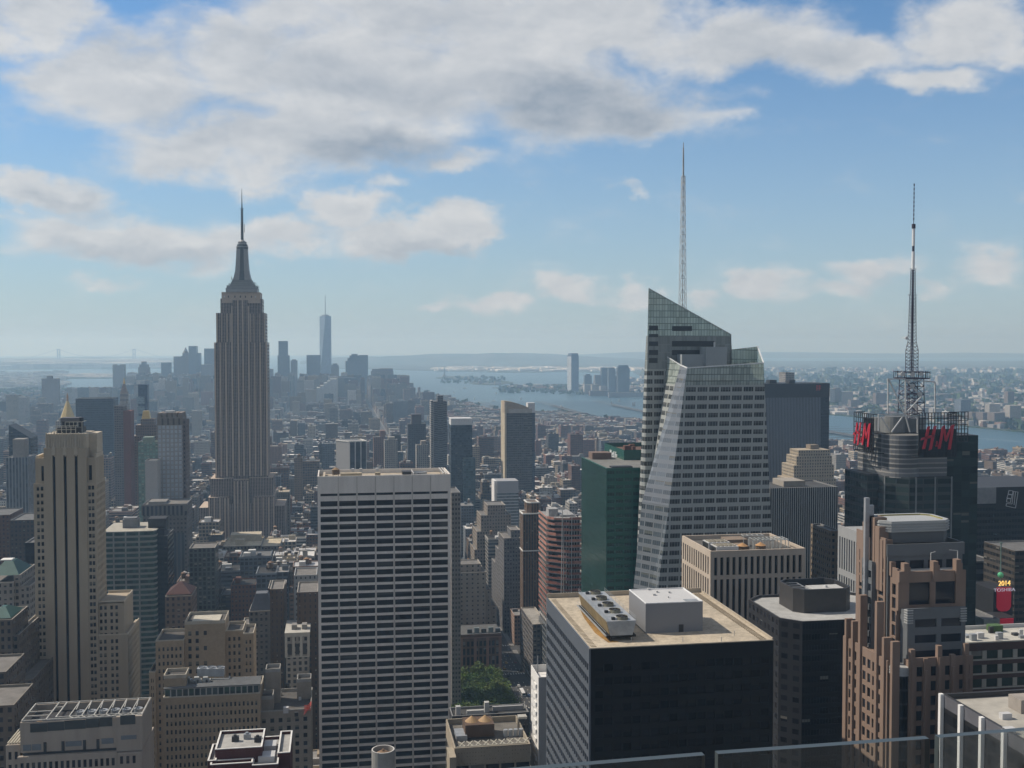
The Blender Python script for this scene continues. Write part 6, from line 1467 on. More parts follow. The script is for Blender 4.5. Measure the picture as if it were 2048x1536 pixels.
# --- left edge
Y = 1300.0; x0, x1, y0, y1, z = T(18, 61, 900, Y, 30); zl, zr_ = PY(18, 850, Y).z, PY(58, 876, Y).z
o = thing('glass_tower', 'dark blue glass tower with a slanted top at the left edge', 'glass tower', ((x0+x1)/2, Y+15, 0))
b = MB(); A_ = [(x0, y0, 0), (x1, y0, 0), (x1, y1, 0), (x0, y1, 0)]; B_ = [(x0, y0, zl), (x1, y0, zr_), (x1, y1, zr_), (x0, y1, zl)]; b.loft(A_, B_, 0, bay=3, fl=3.7, vz=zl); b.build('walls', [fac('slate_glass', (.05, .062, .08), (.02, .026, .036), .85, .6, rg=.1, bl=.05)], o); reg(x0, x1, y0, y1, zr_, 'the slanted glass tower')
simple('office_tower', 'grey tower of pale vertical stripes in front of the slanted glass tower', 'office tower', T(11, 56, 915, 1150, 30), fac('pale_stripes', (.21, .215, .22), (.04, .048, .06), .55, 1.0, bl=0), 3.2, 3.8, (.2, .2, .2), [(.25, .78, .2, .7, 18, (.25, .23, .21))], 'the pale striped tower')
simple('brick_tower', 'dark brown brick block filling the gap beside the beige striped tower', 'brick tower', T(20, 68, 1040, 830, 36), fac('dark_brown_flats', (.07, .055, .05), (.02, .022, .028), .45, .5, bl=.25), 2.8, 3.2, phrase='the dark brown block')
simple('brick_tower', 'reddish brown block at the left edge under the pale striped tower', 'brick tower', T(-30, 19, 1030, 860, 36), fac('red_brown_flats', (.14, .085, .07), (.03, .03, .036), .42, .5, bl=.25), 2.8, 3.2)
simple('office_tower', 'black glass shaft between the beige striped tower and the green pyramid roof', 'office tower', T(50, 82, 1085, 690, 30), fac('black_glass_shaft', (.014, .015, .02), (.008, .009, .014), .85, .6, bl=.02), 3, 3.7)
Y = 600.0
def stone2(label, parts, wall, key, Y, roofc=(.16, .15, .14), phrase=None, cat='stone building', name='stone_building', bay=3.0, fl=3.6, cap=(.34, .31, .27), ww=.45, wh=.52, bl=.3, vary=.8):
    x_ = PY(parts[0][0], parts[0][2], Y).x; o = thing(name, label, cat, (x_+8, Y+8, 0)); b = MB(); m = fac(key, wall, (.018, .02, .026), ww, wh, bl=bl, vary=vary, blind=tuple(v*.8 for v in cap))
    for (l, r, t_, dy, D) in parts:
        x0, x1, y0, y1, z = T(l, r, t_, Y+dy, D); b.shell(x0, x1, y0, y1, 0, z, bay, fl, 0, 1, .45, 1.0); b.poly([(x0+.4, y0+.4, z-.98), (x1-.4, y0+.4, z-.98), (x1-.4, y1-.4, z-.98), (x0+.4, y1-.4, z-.98)], 2); reg(x0, x1, y0, y1, z)
    b.build('walls', [m, plain('cap%d_%d' % (int(cap[0]*100), int(cap[2]*100)), cap, .85), plain('rf%d_%d' % (int(roofc[0]*100), int(roofc[2]*100)), roofc, .95, noise=.3, nscale=.25)], o)
    if phrase: px, py, d = proj((x_, Y, 50)); LM.append((px, d, phrase))
    return o
def hip(o, l, r, t0_, t1_, Y, D, mat, top=.4, name='roof'):
    a, c = PY(l, t0_, Y), PY(r, t0_, Y); zt = PY((l+r)/2, t1_, Y+D/2).z; w = c.x-a.x; k = (1-top)/2
    b = MB(); b.loft([(a.x, Y, a.z), (c.x, Y, a.z), (c.x, Y+D, a.z), (a.x, Y+D, a.z)], [(a.x+w*k, Y+D*k, zt), (c.x-w*k, Y+D*k, zt), (c.x-w*k, Y+D-D*k, zt), (a.x+w*k, Y+D-D*k, zt)]); b.build(name, mat, o)
m_cop = plain('copper_green', (.03, .085, .075), .6, noise=.15)
o = stone2('grey stone building with a green copper pyramid roof at the left edge', [(-40, 27, 1165, 0, 30), (27.3, 40, 1150, 2, 30), (40.3, 60, 1172, 2, 34)], (.24, .225, .205), 'grey_stone_l', 620, phrase='the green pyramid roof')
hip(o, -22, 38, 1152, 1120, 622, 26, m_cop, .3)
b = MB(); p = PY(15, 1119, 635); b.box(p.x-3, p.x+3, 632, 638, p.z-.2, p.z+.4); b.build('roof_walk', plain('white_coping', (.66, .65, .62), .7), o)
o = stone2('brown stone building with a small green hipped roof at the lower left edge', [(-40, 24, 1240, 0, 26), (24.3, 38, 1270, 2, 40)], (.13, .105, .085), 'brown_stone_l', 520, phrase='the small green hipped roof')
hip(o, -30, 22, 1238, 1212, 522, 20, m_cop, .2)
for (l, r, t_, Yq, lab) in ((-60, 12, 1345, 450, 'dark brown stepped stone building at the lower left corner'), (12, 66, 1360, 520, 'long dark stone building receding along the avenue at the lower left'), (-60, 28, 1412, 420, 'dark stone building with a pale rounded roof at the lower left corner'), (38, 78, 1300, 640, 'shadowed stone block behind the lower left buildings')):
    stone2(lab, [(l, r, t_, 0, 60 if 'long' in lab else 26)], (.12, .10, .085), 'dark_stone_l', Yq, cap=(.2, .18, .15))
stone2('low stone wing with a pale cornice at the foot of the beige striped tower', [(66, 82, 1382, -16, 20), (56, 72, 1402, -26, 18)], (.3, .25, .19), 'beige_wing', 556)

# --- red hipped roof block
o = stone2('brown brick block with a dark red pyramid roof', [(330, 384, 1192, 0, 24)], (.17, .125, .10), 'brown_brick_m', 690, phrase='the red pyramid roof')
hip(o, 331, 383, 1190, 1164, 691, 22, plain('red_tiles', (.06, .024, .022), .8, noise=.2), .12)
o = stone2('grey gabled stone tower with a steep slate roof', [(498, 547, 1222, 0, 20), (484, 498, 1250, 2, 20)], (.21, .19, .165), 'gable_stone', 700, phrase='the slate gabled tower')
hip(o, 499, 546, 1222, 1184, 702, 16, plain('slate_roof', (.12, .125, .14), .8), .5)
o = stone2('narrow ornate white stone building with arched top windows', [(572, 617, 1272, 0, 30)], (.28, .265, .24), 'ornate_stone', 640, phrase='the ornate narrow building', ww=.5, wh=.6)
x0, x1, y0, y1, z = T(572, 617, 1272, 640, 30)
b = MB(); b.box(x0-.8, x1+.8, y0-.8, y1, z-.02, z+2.2); b.box(x0-.5, x1+.5, y0-.5, y0-.02, z-12.6, z-12)
for k in range(4): u = x0+(x1-x0)*k/3; b.box(u-.7, u+.7, y0-.7, y0-.05, z-12, z-.1)
b.build('cornice', plain('white_stone_trim', (.40, .385, .35), .85), o)
for k in range(3):
    u = x0+(x1-x0)*(k+.5)/3; b = MB(); b.box(u-1.1, u+1.1, y0-.2, y0-.04, z-11, z-4.5); b.cyl(u, y0-.12, z-4.6, z-4.58, .4, n=8); b.build('arched_window', m_dark, o)
p = PY(597, 1255, 650)
for k in range(2): b = MB(); b.box(x0+3+k*6, x0+6+k*6, y0+6, y0+12, z+2.2, z+5); b.build('roof_house', plain('grey_house', (.22, .21, .2), .85), o)
o = stone2('dark stone building with tall green glass bays left of the limestone skyscraper base', [(378, 430, 1096, 0, 24)], (.11, .12, .11), 'green_bay_stone', 830, ww=.6, wh=.7)
o = stone2('low tan roofed stone hall in front of the limestone skyscraper', [(445, 522, 1092, 0, 50), (522.3, 560, 1092, 4, 44)], (.15, .14, .12), 'tan_hall', 985, roofc=(.46, .40, .29), phrase='the tan roofed hall')
x0, x1, y0, y1, z = T(445, 522, 1092, 985, 50); b = MB(); b.box(x0+4, x1-2, y0+30, y0+46, z-1, z+5); b.box(x0+10, x0+18, y0+10, y0+16, z-1, z+4); b.build('roof_house', plain('tan_house', (.42, .37, .28), .85), o)
o = stone2('white walled building with a dark brick block beside the white gridded slab', [(588, 634, 1150, 0, 26)], (.34, .34, .34), 'white_wall_m', 740, cap=(.4, .4, .4), ww=.28)
o = stone2('brown brick tower with a blank flank beside the white gridded slab', [(594, 636, 1184, 0, 30), (540, 567, 1178, 6, 26)], (.095, .065, .048), 'brown_blank', 660, ww=.25)
o = stone2('dark red brick tower with twin roof turrets', [(536, 570, 1176, 0, 26)], (.10, .055, .045), 'dark_red_m', 760)

# --- right of the limestone skyscraper
Y = 1500.0; o = thing('office_tower', 'slab with a blank grey flank and black panels between white piers', 'office tower', (PY(700, 900, Y).x, Y+20, 0))
A_ = PY(672, 884, Y+26); B_ = PY(699, 884, Y); C_ = PY(733, 884, Y+5); z = PY(700, 884, Y).z
pts = [(A_.x, Y+26), (B_.x, Y), (C_.x, Y+5), (C_.x-8, Y+36)]
b = MB(); b.wall(*pts[0], *pts[1], 0, z, 0, 0, 1); b.wall(*pts[1], *pts[2], 0, z, 8.6, 4, 0); b.wall(*pts[2], *pts[3], 0, z, 6, 4, 0); b.wall(*pts[3], *pts[0], 0, z, 6, 4, 0); b.poly([(*p, z) for p in pts], 2); b.build('walls', [fac('black_panels', (.5, .49, .47), (.02, .022, .028), .82, 1.0, bl=0), plain('grey_flank', (.26, .26, .265), .85, noise=.05), plain('grey_roof_m', (.22, .22, .22), .9)], o)
b = MB(); 
for i in range(4): b.bar((*pts[i], z+.6), (*pts[(i+1) % 4], z+.6), 1.4)
b.build('parapet', plain('white_coping', (.66, .65, .62), .7), o)
reg(A_.x, C_.x, Y, Y+30, z, 'the black panelled slab')
fb = fac('red_flats', (.20, .13, .11), (.035, .035, .042), .45, .5, bl=.3); fp = fac('pale_flats', (.34, .32, .29), (.04, .045, .055), .6, .5, bl=.35); fd = fac('dark_flats', (.075, .075, .085), (.02, .022, .03), .6, .55, bl=.1)
simple('apartment_tower', 'red brown apartment tower with a small raised top beside the black panelled slab', 'apartment tower', T(747, 771, 874, 1750, 24), fb, 3, 3.1, extra=[(.55, 1.0, .1, .9, 10, (.2, .13, .11))], phrase='the red brown apartment tower')
simple('apartment_tower', 'pale balconied apartment tower next to the red brown one', 'apartment tower', T(769, 795, 880, 1650, 22), fp, 3, 3.1, extra=[(.3, .8, .2, .8, 4, (.3, .28, .25))], phrase='the pale balconied tower')
simple('apartment_tower', 'stepped dark tower with a lighter central bay', 'apartment tower', T(816, 852, 848, 1800, 26), fd, 3, 3.2, extra=[(.2, .75, .1, .8, 16, (.09, .08, .085))], phrase='the stepped dark tower')
simple('apartment_tower', 'short pale brick tower in front of the stepped dark tower', 'apartment tower', T(833, 857, 890, 1680, 22), fp, 3, 3.1, extra=[(.4, .8, .2, .8, 6, (.3, .26, .23))])
Y = 1600.0; x0, x1, y0, y1, z = T(867, 894, 803, Y, 34); o = thing('apartment_tower', 'tall slender charcoal tower with fine floor lines and a stepped top', 'apartment tower', ((x0+x1)/2, Y+15, 0))
b = MB(); b.box(x0, x1, y0, y1, 0, z, 0, bay=3, fl=3.3); xe_ = PY(862, 800, Y+8).x; b.box(xe_, x0, y0+8, y1, 0, z+1, 1, bay=3, fl=3.3); a, c = PY(875, 791, Y), PY(886, 791, Y); b.box(a.x, c.x, y0-1, y0+20, 0, a.z, 0, bay=3, fl=3.3)
b.build('walls', [fac('charcoal_lines', (.14, .14, .145), (.035, .038, .045), 1.0, .6, bl=.1), fac('sunlit_lines', (.32, .31, .29), (.06, .06, .07), 1.0, .45, bl=.1)], o); reg(xe_, x1, y0, y1, z, 'the slender charcoal tower')  # sunlight on the east side put into a paler wall colour
Y = 1450.0; x0, x1, y0, y1, z = T(902, 944.5, 850, Y, 28); zt = PY(920, 837, Y).z; o = thing('glass_tower', 'dark blue glass tower capped by a plain white box', 'glass tower', ((x0+x1)/2, Y+12, 0))
b = MB(); b.box(x0, x1, y0, y1, 0, z, 0, bay=3, fl=3.4); l, r = PY(927, 917, Y-12), PY(951, 917, Y-12); b.box(l.x, r.x, Y-12, Y+10, 0, l.z, 1, bay=3, fl=3.4); b.build('walls', [fac('navy_mirror', (.05, .06, .07), (.025, .035, .045), .93, .8, rg=.05, bl=.05, noise=.2), fac('teal_mirror', (.06, .085, .095), (.03, .05, .058), .93, .8, rg=.05, bl=.1, noise=.2)], o)
b = MB(); b.box(x0, x1, y0, y1, z, zt); b.build('white_box', plain('white_cap_box', (.52, .53, .54), .7, noise=.04), o); reg(x0, x1, y0, y1, zt, 'the white capped glass tower')
Y = 1540.0; x0, x1, y0, y1, z = T(1013, 1064, 826, Y, 36); o = thing('apartment_tower', 'dark windowed tower with a cream curved crown and a cream left edge', 'apartment tower', ((x0+x1)/2, Y+15, 0))
b = MB(); b.box(x0, x1, y0, y1, 0, z, 0, bay=3.1, fl=3.4); b.build('walls', [fac('taupe_grid', (.13, .12, .115), (.025, .03, .036), .78, .58, rg=.1, bl=.2, blind=(.2, .19, .17))], o)
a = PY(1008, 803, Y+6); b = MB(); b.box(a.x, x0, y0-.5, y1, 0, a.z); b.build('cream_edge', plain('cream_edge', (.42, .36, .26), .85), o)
b = MB(); n = 8; top = [(1009+48*k/n, 802+13*(k/n)**1.6) for k in range(n+1)]
for k in range(n):
    p, q = PY(*top[k], Y+.2), PY(*top[k+1], Y+.2); b.loft([(p.x, Y+.2, z), (q.x, Y+.2, z), (q.x, Y+22, z), (p.x, Y+22, z)], [(p.x, Y+.2, p.z), (q.x, Y+.2, q.z), (q.x, Y+22, q.z), (p.x, Y+22, p.z)])
b.build('crown', plain('cream_crown', (.33, .275, .21), .85), o)
b = MB(); l, r = PY(1018, 818, Y-.8), PY(1064, 818, Y-.8); b.box(l.x, r.x, Y-.9, Y+.1, z, l.z); b.build('pale_band', plain('pale_band_m', (.38, .36, .33), .8), o)
b = MB(); l, r = PY(1056, 806, Y), PY(1070, 806, Y); b.box(l.x, r.x, Y+.3, Y+16, z, l.z); b.build('roof_house', plain('white_cap_box', (.52, .53, .54), .7), o)
b = MB(); b.box(x1, PY(1070, 830, Y+5).x, Y+5, y1, 0, z, 0, bay=3, fl=3.4); b.build('side_bay', [fac('blue_side', (.07, .085, .11), (.03, .04, .05), .7, .6)], o); reg(a.x, x1+5, y0, y1, z+12, 'the cream crowned tower')
Y = 1250.0; x0, x1, y0, y1, z = T(994, 1037, 962, Y, 26); o = thing('office_tower', 'white topped tower of thin pale window bands with a bright white flank', 'office tower', ((x0+x1)/2, Y+10, 0))
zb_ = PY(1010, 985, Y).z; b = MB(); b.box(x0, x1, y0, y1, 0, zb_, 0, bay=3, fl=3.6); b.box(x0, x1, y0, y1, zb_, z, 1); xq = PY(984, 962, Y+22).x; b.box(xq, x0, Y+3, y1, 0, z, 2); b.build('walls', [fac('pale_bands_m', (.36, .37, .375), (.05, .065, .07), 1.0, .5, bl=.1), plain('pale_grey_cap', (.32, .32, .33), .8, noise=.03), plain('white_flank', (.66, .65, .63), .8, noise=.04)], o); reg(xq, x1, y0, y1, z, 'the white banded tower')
o = stone2('stepped tan stone tower with rows of small windows below the white banded tower', [(975, 1011, 1010, 0, 30), (962, 1022, 1030, -3, 36), (954, 1024, 1062, -6, 42), (949, 1026, 1098, -9, 48)], (.235, .20, .165), 'tan_small', 1110, bay=2.8, wh=.5, ww=.42, phrase='the stepped tan tower')
o = stone2('dark grey stepped tower with a white block on top', [(1022, 1041, 1060, 6, 24), (1008, 1041, 1076, 0, 34), (998, 1006, 1100, 30, 24), (992, 1000, 1128, 60, 30)], (.13, .125, .125), 'dark_grey_m', 950, bay=2.6, phrase='the dark grey stepped tower')
Y = 862.0; x0, x1, y0, y1, z = T(1046, 1078, 1028, Y, 26); o = thing('apartment_tower', 'slim brown tower with pale roof trim and a small octagonal top', 'apartment tower', ((x0+x1)/2, Y+12, 0))
m_brn = fac('brown_piers', (.15, .095, .06), (.02, .02, .022), .5, .62, bl=.15, band=(.05, .035, .026))
y1 = PX(1040, 1026, x0).y; b = MB(); b.box(x0, x1, y0, y1, 0, z, 0, bay=2.2, fl=3.2, tmi=1); l, r = PY(1055, 1006, Y+4), PY(1078, 1006, Y+4); pp = [(l.x, Y+7), (l.x+3, Y+4), (r.x, Y+4), (r.x, Y+20), (l.x, Y+20)]; b.prism(pp, z, l.z, 0, bay=2.2, fl=3.2, tmi=1); b.build('walls', [m_brn, plain('brown_roof', (.14, .11, .09), .9)], o)
b = MB()
for q, zz in (([(x0, y0), (x1, y0), (x1, y1), (x0, y1)], z), (pp, l.z), ([(x0, y0), (x1, y0), (x1, y1), (x0, y1)], PY(1060, 1102, Y).z)):
    for i in range(len(q)): b.bar((*q[i], zz+.2), (*q[(i+1) % len(q)], zz+.2), .9)
b.build('trim', plain('white_coping', (.66, .65, .62), .7), o); reg(x0, x1, y0, y1, z, 'the slim brown tower')
# --- tower under construction
Y = 764.0; X0 = 152.0; xf0 = PY(1099, 1030, Y).x; y1 = PX(1077, 1010, xf0).y; x1 = PY(1163, 1030, Y).x; z = PY(1130, 1040, Y).z; zt = PY(1110, 1012, Y).z
o = thing('unfinished_tower', 'tower under construction wrapped in orange safety netting between bare floor slabs', 'unfinished tower', ((xf0+x1)/2, Y+15, 0))
m_or = plain('orange_netting', (.36, .165, .125), .9, noise=.45, nscale=.35); m_con = plain('raw_concrete', (.27, .26, .25), .9, noise=.2)
fl_ = 4.05; nfl = int((z-50)/fl_); dark = MB()
for k in range(nfl):
    zz = z-k*fl_; t_ = k/nfl; ins_ = 3.6*math.sin(math.pi*min(1, t_*1.15))**1.2
    pts = [(xf0+.2, y1), (xf0, Y+9+ins_), (xf0+4+ins_, Y+3+ins_*.9), (x1-9, Y), (x1, Y), (x1, y1)]
    b = MB(); b.prism(pts, zz-.45, zz, 1, bay=0)
    if k < nfl-1:
        n = len(pts); h0, h1 = (zz-.45-1.5, zz-.45-.02) if k > 1 else (zz-2.9, zz-.5)
        cl = (1, 1, 1) if k < 9 else (.62, .5, .48)
        for i in (0, 1, 2, 3):
            p, q = pts[i], pts[i+1]; sh = .12; nh = 1.1+((k*7+i*5) % 9)*.13
            nrm = Vector((q[1]-p[1], -(q[0]-p[0]), 0)).normalized()*sh
            b.poly([(p[0]+nrm.x, p[1]+nrm.y, zz+.02), (q[0]+nrm.x, q[1]+nrm.y, zz+.02), (q[0]+nrm.x, q[1]+nrm.y, zz+nh), (p[0]+nrm.x, p[1]+nrm.y, zz+nh)], 0, None, cl)
            b.poly([(p[0]+nrm.x*.6, p[1]+nrm.y*.6, zz+.02), (p[0]+nrm.x*.6, p[1]+nrm.y*.6, zz+nh), (q[0]+nrm.x*.6, q[1]+nrm.y*.6, zz+nh), (q[0]+nrm.x*.6, q[1]+nrm.y*.6, zz+.02)], 0, None, cl)
    b.build('floor_slab', [m_or, m_con], o)
dark.prism([(xf0+5, y1-.5), (xf0+5, Y+13), (xf0+10, Y+8), (x1-6, Y+4), (x1-.3, Y+4), (x1-.3, y1-.5)], 0, z-.5); dark.build('core', plain('dark_interior', (.035, .03, .03), .9), o)
b = MB()
for k in range(7):
    f = k/6; yy = Y+12+(y1-Y-13)*f; b.box(xf0+1.0, xf0+1.7, yy-.35, yy+.35, 50, z-.46); xx = xf0+11+(x1-xf0-12)*f; b.box(xx-.35, xx+.35, Y+1.5, Y+2.2, 50, z-.46)
b.build('column', m_con, o)
b = MB(); rn = random.Random(5)
xh = PY(1121, 1040, Y-.8).x; b.bar((xh, Y-.9, 40), (xh+1.5, Y-.9, zt), .5); b.bar((xh+8, Y-.9, 40), (xh+8.5, Y-.9, zt-6), .35)
for k in range(30): xx, yy = xf0+2+rn.random()*(x1-xf0-3), Y+3+rn.random()*(y1-Y-5); b.bar((xx, yy, z), (xx+rn.random()*1.5, yy, z+1.5+rn.random()*3.2), .22)
b.build('hoist', plain('pale_steel2', (.42, .42, .42), .6), o)
b = MB(); b.box(xf0+3, xf0+10, Y+18, Y+28, z, z+5.5); b.box(xf0+11, x1-2, Y+14, y1-4, z, z+1.5); b.build('roof_house', plain('grey_formwork', (.3, .3, .3), .85), o)
b = MB(); zlow = z-nfl*fl_
b.prism([(xf0+.2, y1), (xf0, Y+9.5), (xf0+4.5, Y+3.5), (x1-9, Y), (x1, Y), (x1, y1)], 0, zlow+.3, 0, bay=3, fl=4); b.build('glazed_base', [fac('grey_glass_base', (.12, .125, .13), (.02, .025, .03), .9, .7, rg=.08, bl=.1)], o)
reg(xf0, x1, Y, y1, z, 'the orange netted tower')
o = stone2('low pale roofed building at the foot of the orange netted tower', [(1066, 1096, 1248, 0, 54)], (.12, .11, .105), 'low_glass_stone', 795, roofc=(.3, .28, .25), ww=.7)
# --- around the park
simple('apartment_tower', 'narrow grey gridded block tucked behind the white gridded slab', 'apartment tower', T(903, 921, 985, 720, 30), fac('grey_grid', (.2, .185, .175), (.03, .032, .036), .55, .5, bl=.2), 2.4, 3.2)
o = stone2('pale beige blank fronted building above the park studios', [(907, 972, 1145, 0, 40), (918, 962, 1128, 6, 20), (972.3, 982, 1180, 4, 30), (982.3, 993, 1212, 6, 30)], (.31, .275, .235), 'beige_blank', 860, bay=4.4, ww=.3, wh=.4, phrase='the beige blank fronted building')
o = stone2('small pale green stone tower beside the white gridded slab at the park', [(899, 919, 1228, 0, 20)], (.24, .25, .225), 'pale_green_stone', 735)
Y = 815.0; x0, x1, y0, y1, z = T(920, 1003, 1268, Y, 28); o = thing('brick_building', 'red brick studio building with tall columned windows facing the park', 'brick building', ((x0+x1)/2, Y+12, 0))
wl = MB(); ws = []
rows = [(z-9.5, z-5.5), (z-16, z-11), (z-24, z-17.6), (z-31, z-26), (z-38, z-33)]
facade(wl, ws, 'n', Y, x0, x1, 3, z-3, grid(x0+1.5, x1-1.5, 9, .62), rows, rec=.5); wl.box(x0, x1, Y+.52, y1, 0, z-3.4, 0)
wl.box(x0-.5, x1+.5, Y-.6, y1, z-3, z-2.4, 1); wl.box(x0, x1, Y+.2, y1-.2, z-2.4, z, 0, tmi=2)
for k in (0, .33, .63, .93): u = x0+(x1-x0)*k; wl.box(u, u+2.2, Y-.35, Y-.01, 3, z-3.01, 1)
wl.build('walls', [plain('studio_brick', (.15, .085, .06), .88, noise=.2), plain('pink_trim', (.28, .16, .12), .85), plain('studio_roof', (.1, .1, .1), .9)], o); put_windows(o, ws, p_dark)
for k in range(5): b = MB(); u = x0+6+k*5.5; b.box(u, u+3.8, Y+3, Y+5, z, z+3+(k % 2)); b.build('skylight', plain('skylight_%d' % (k % 2), (.2, .24, .25) if k % 2 else (.09, .1, .11), .3), o)
reg(x0, x1, Y, y1, z, 'the red brick studios')
# ---------------------------------------------------------------- far skyline, bay, opposite shore
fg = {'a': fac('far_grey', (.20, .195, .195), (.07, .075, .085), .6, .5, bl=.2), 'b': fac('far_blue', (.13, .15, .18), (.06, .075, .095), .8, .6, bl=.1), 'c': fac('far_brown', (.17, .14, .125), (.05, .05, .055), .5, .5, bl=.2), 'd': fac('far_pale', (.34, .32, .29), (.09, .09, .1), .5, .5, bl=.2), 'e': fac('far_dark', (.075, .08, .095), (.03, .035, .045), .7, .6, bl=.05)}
FARG = 'far downtown towers'
def far(l, r, t_, Y, k, label, D=None, tops=(), name='far_tower', cat='tower', spire=None, base=0):
    x0, x1, y0, y1, z = T(l, r, t_, Y, D or 40); o = thing(name, label, cat, ((x0+x1)/2, Y+15, 0), FARG if name == 'far_tower' else None)
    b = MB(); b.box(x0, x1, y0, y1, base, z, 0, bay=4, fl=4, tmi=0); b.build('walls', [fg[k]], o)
    b = MB(); w = x1-x0
    for (f0, f1, tp) in tops: b.box(x0+w*f0, x0+w*f1, y0+4, y1-4, z, PY(l, tp, Y).z, 0, bay=4, fl=4)
    if spire:
        cxs = x0+w*spire[0]; rr = w*spire[1]; zb2 = max([PY(l, tp, Y).z for (_, _, tp) in tops]+[z]); b.cyl(cxs, y0+18, zb2, PY(l, spire[2], Y).z, rr, rr*spire[3], 8)
    if b.v: b.build('upper_stage', [fg[k]], o)
    reg(x0, x1, y0, y1, z); return o
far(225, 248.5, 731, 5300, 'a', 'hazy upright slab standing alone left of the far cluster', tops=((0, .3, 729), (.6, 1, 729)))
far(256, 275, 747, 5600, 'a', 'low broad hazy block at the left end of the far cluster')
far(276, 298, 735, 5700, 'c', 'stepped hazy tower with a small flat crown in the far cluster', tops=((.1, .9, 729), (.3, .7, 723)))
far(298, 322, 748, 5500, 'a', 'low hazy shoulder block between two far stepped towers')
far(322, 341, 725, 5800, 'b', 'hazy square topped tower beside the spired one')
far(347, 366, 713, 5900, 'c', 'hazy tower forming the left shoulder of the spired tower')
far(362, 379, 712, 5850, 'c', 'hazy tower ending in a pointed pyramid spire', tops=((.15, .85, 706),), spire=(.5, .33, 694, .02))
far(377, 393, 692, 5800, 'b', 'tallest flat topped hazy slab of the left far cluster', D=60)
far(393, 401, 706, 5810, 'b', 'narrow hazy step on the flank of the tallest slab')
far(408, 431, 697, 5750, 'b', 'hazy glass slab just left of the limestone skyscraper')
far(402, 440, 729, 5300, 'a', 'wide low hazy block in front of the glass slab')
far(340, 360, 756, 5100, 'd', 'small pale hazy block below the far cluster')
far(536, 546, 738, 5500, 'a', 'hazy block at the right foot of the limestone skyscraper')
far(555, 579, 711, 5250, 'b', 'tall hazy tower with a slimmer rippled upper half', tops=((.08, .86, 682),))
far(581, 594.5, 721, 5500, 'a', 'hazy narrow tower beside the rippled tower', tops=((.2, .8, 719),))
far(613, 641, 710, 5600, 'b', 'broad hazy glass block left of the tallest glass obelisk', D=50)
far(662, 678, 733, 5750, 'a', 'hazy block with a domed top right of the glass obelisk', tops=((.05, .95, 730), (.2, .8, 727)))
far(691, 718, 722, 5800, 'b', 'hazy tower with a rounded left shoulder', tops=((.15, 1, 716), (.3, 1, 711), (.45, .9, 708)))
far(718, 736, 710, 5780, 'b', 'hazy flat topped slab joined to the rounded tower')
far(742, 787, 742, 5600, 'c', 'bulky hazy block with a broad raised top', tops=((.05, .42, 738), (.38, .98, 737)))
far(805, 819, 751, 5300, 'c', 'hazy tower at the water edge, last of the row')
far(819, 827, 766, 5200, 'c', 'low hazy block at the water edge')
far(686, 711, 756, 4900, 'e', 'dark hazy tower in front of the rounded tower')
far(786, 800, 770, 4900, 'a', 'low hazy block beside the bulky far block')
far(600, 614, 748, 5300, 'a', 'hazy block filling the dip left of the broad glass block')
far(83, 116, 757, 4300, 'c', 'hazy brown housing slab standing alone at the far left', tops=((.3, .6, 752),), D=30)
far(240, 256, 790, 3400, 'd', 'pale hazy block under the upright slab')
# glass obelisk
Y = 5750.0; x0, x1 = PY(638.6, 632, Y).x, PY(662.5, 632, Y).x; z = PY(650, 632, Y).z; D = x1-x0
o = thing('glass_skyscraper', 'tallest far glass obelisk with a chamfered shaft and thin mast', 'skyscraper', ((x0+x1)/2, Y+D/2, 0))
b = MB(); zb_ = 60; mxx, myy = (x0+x1)/2, Y+D/2; h = D/2
b.box(x0, x1, Y, Y+D, 0, zb_, 0)
B4_ = [(x0, Y), (x1, Y), (x1, Y+D), (x0, Y+D)]; T4 = [(mxx, Y), (x1, myy), (mxx, Y+D), (x0, myy)]; T4 = [(mxx+(p[0]-mxx)*.98, myy+(p[1]-myy)*.98) for p in T4]
for i in range(4):
    j = (i+1) % 4; b.poly([(*B4_[i], zb_), (*B4_[j], zb_), (*T4[i], z)], 0, [(0, -85), (15, -85), (7, 0)]); b.poly([(*B4_[j], zb_), (*T4[j], z), (*T4[i], z)], 0, [(0, -85), (7, 0), (-7, 0)])
b.poly([(*p, z) for p in T4], 0); b.build('shaft', [fac('pale_blue_glass', (.28, .36, .44), (.20, .27, .35), .95, .85, rg=.12, rw=.2, bl=0, noise=.03, vary=.3)], o)
b = MB(); b.cyl(mxx, myy, z, z+7, h*.62, n=16); b.cyl(mxx, myy, z+7, PY(650, 590, Y).z, 2.6, 1.0, 6); b.build('mast', m_galv, o)
reg(x0, x1, Y, Y+D, z, 'the glass obelisk')
o = thing('office_building', 'pale terraced building stepping down in front of the far glass towers', 'building', (PY(655, 780, 4500).x, 4500, 0))
b = MB()
for (l, r, t_) in ((633, 640, 775), (640, 647, 771), (647, 654, 766), (654, 660, 762), (660, 673, 758)): x0, x1, y0, y1, z = T(l, r, t_, 4500, 50); b.box(x0, x1-.1, y0, y1, 0, z, 0, bay=5, fl=4.2)
b.build('walls', [fac('white_bands_far', (.52, .52, .5), (.1, .12, .13), 1.0, .4, bl=.1)], o); reg(PY(633, 780, 4500).x, PY(673, 780, 4500).x, 4500, 4550, 100)

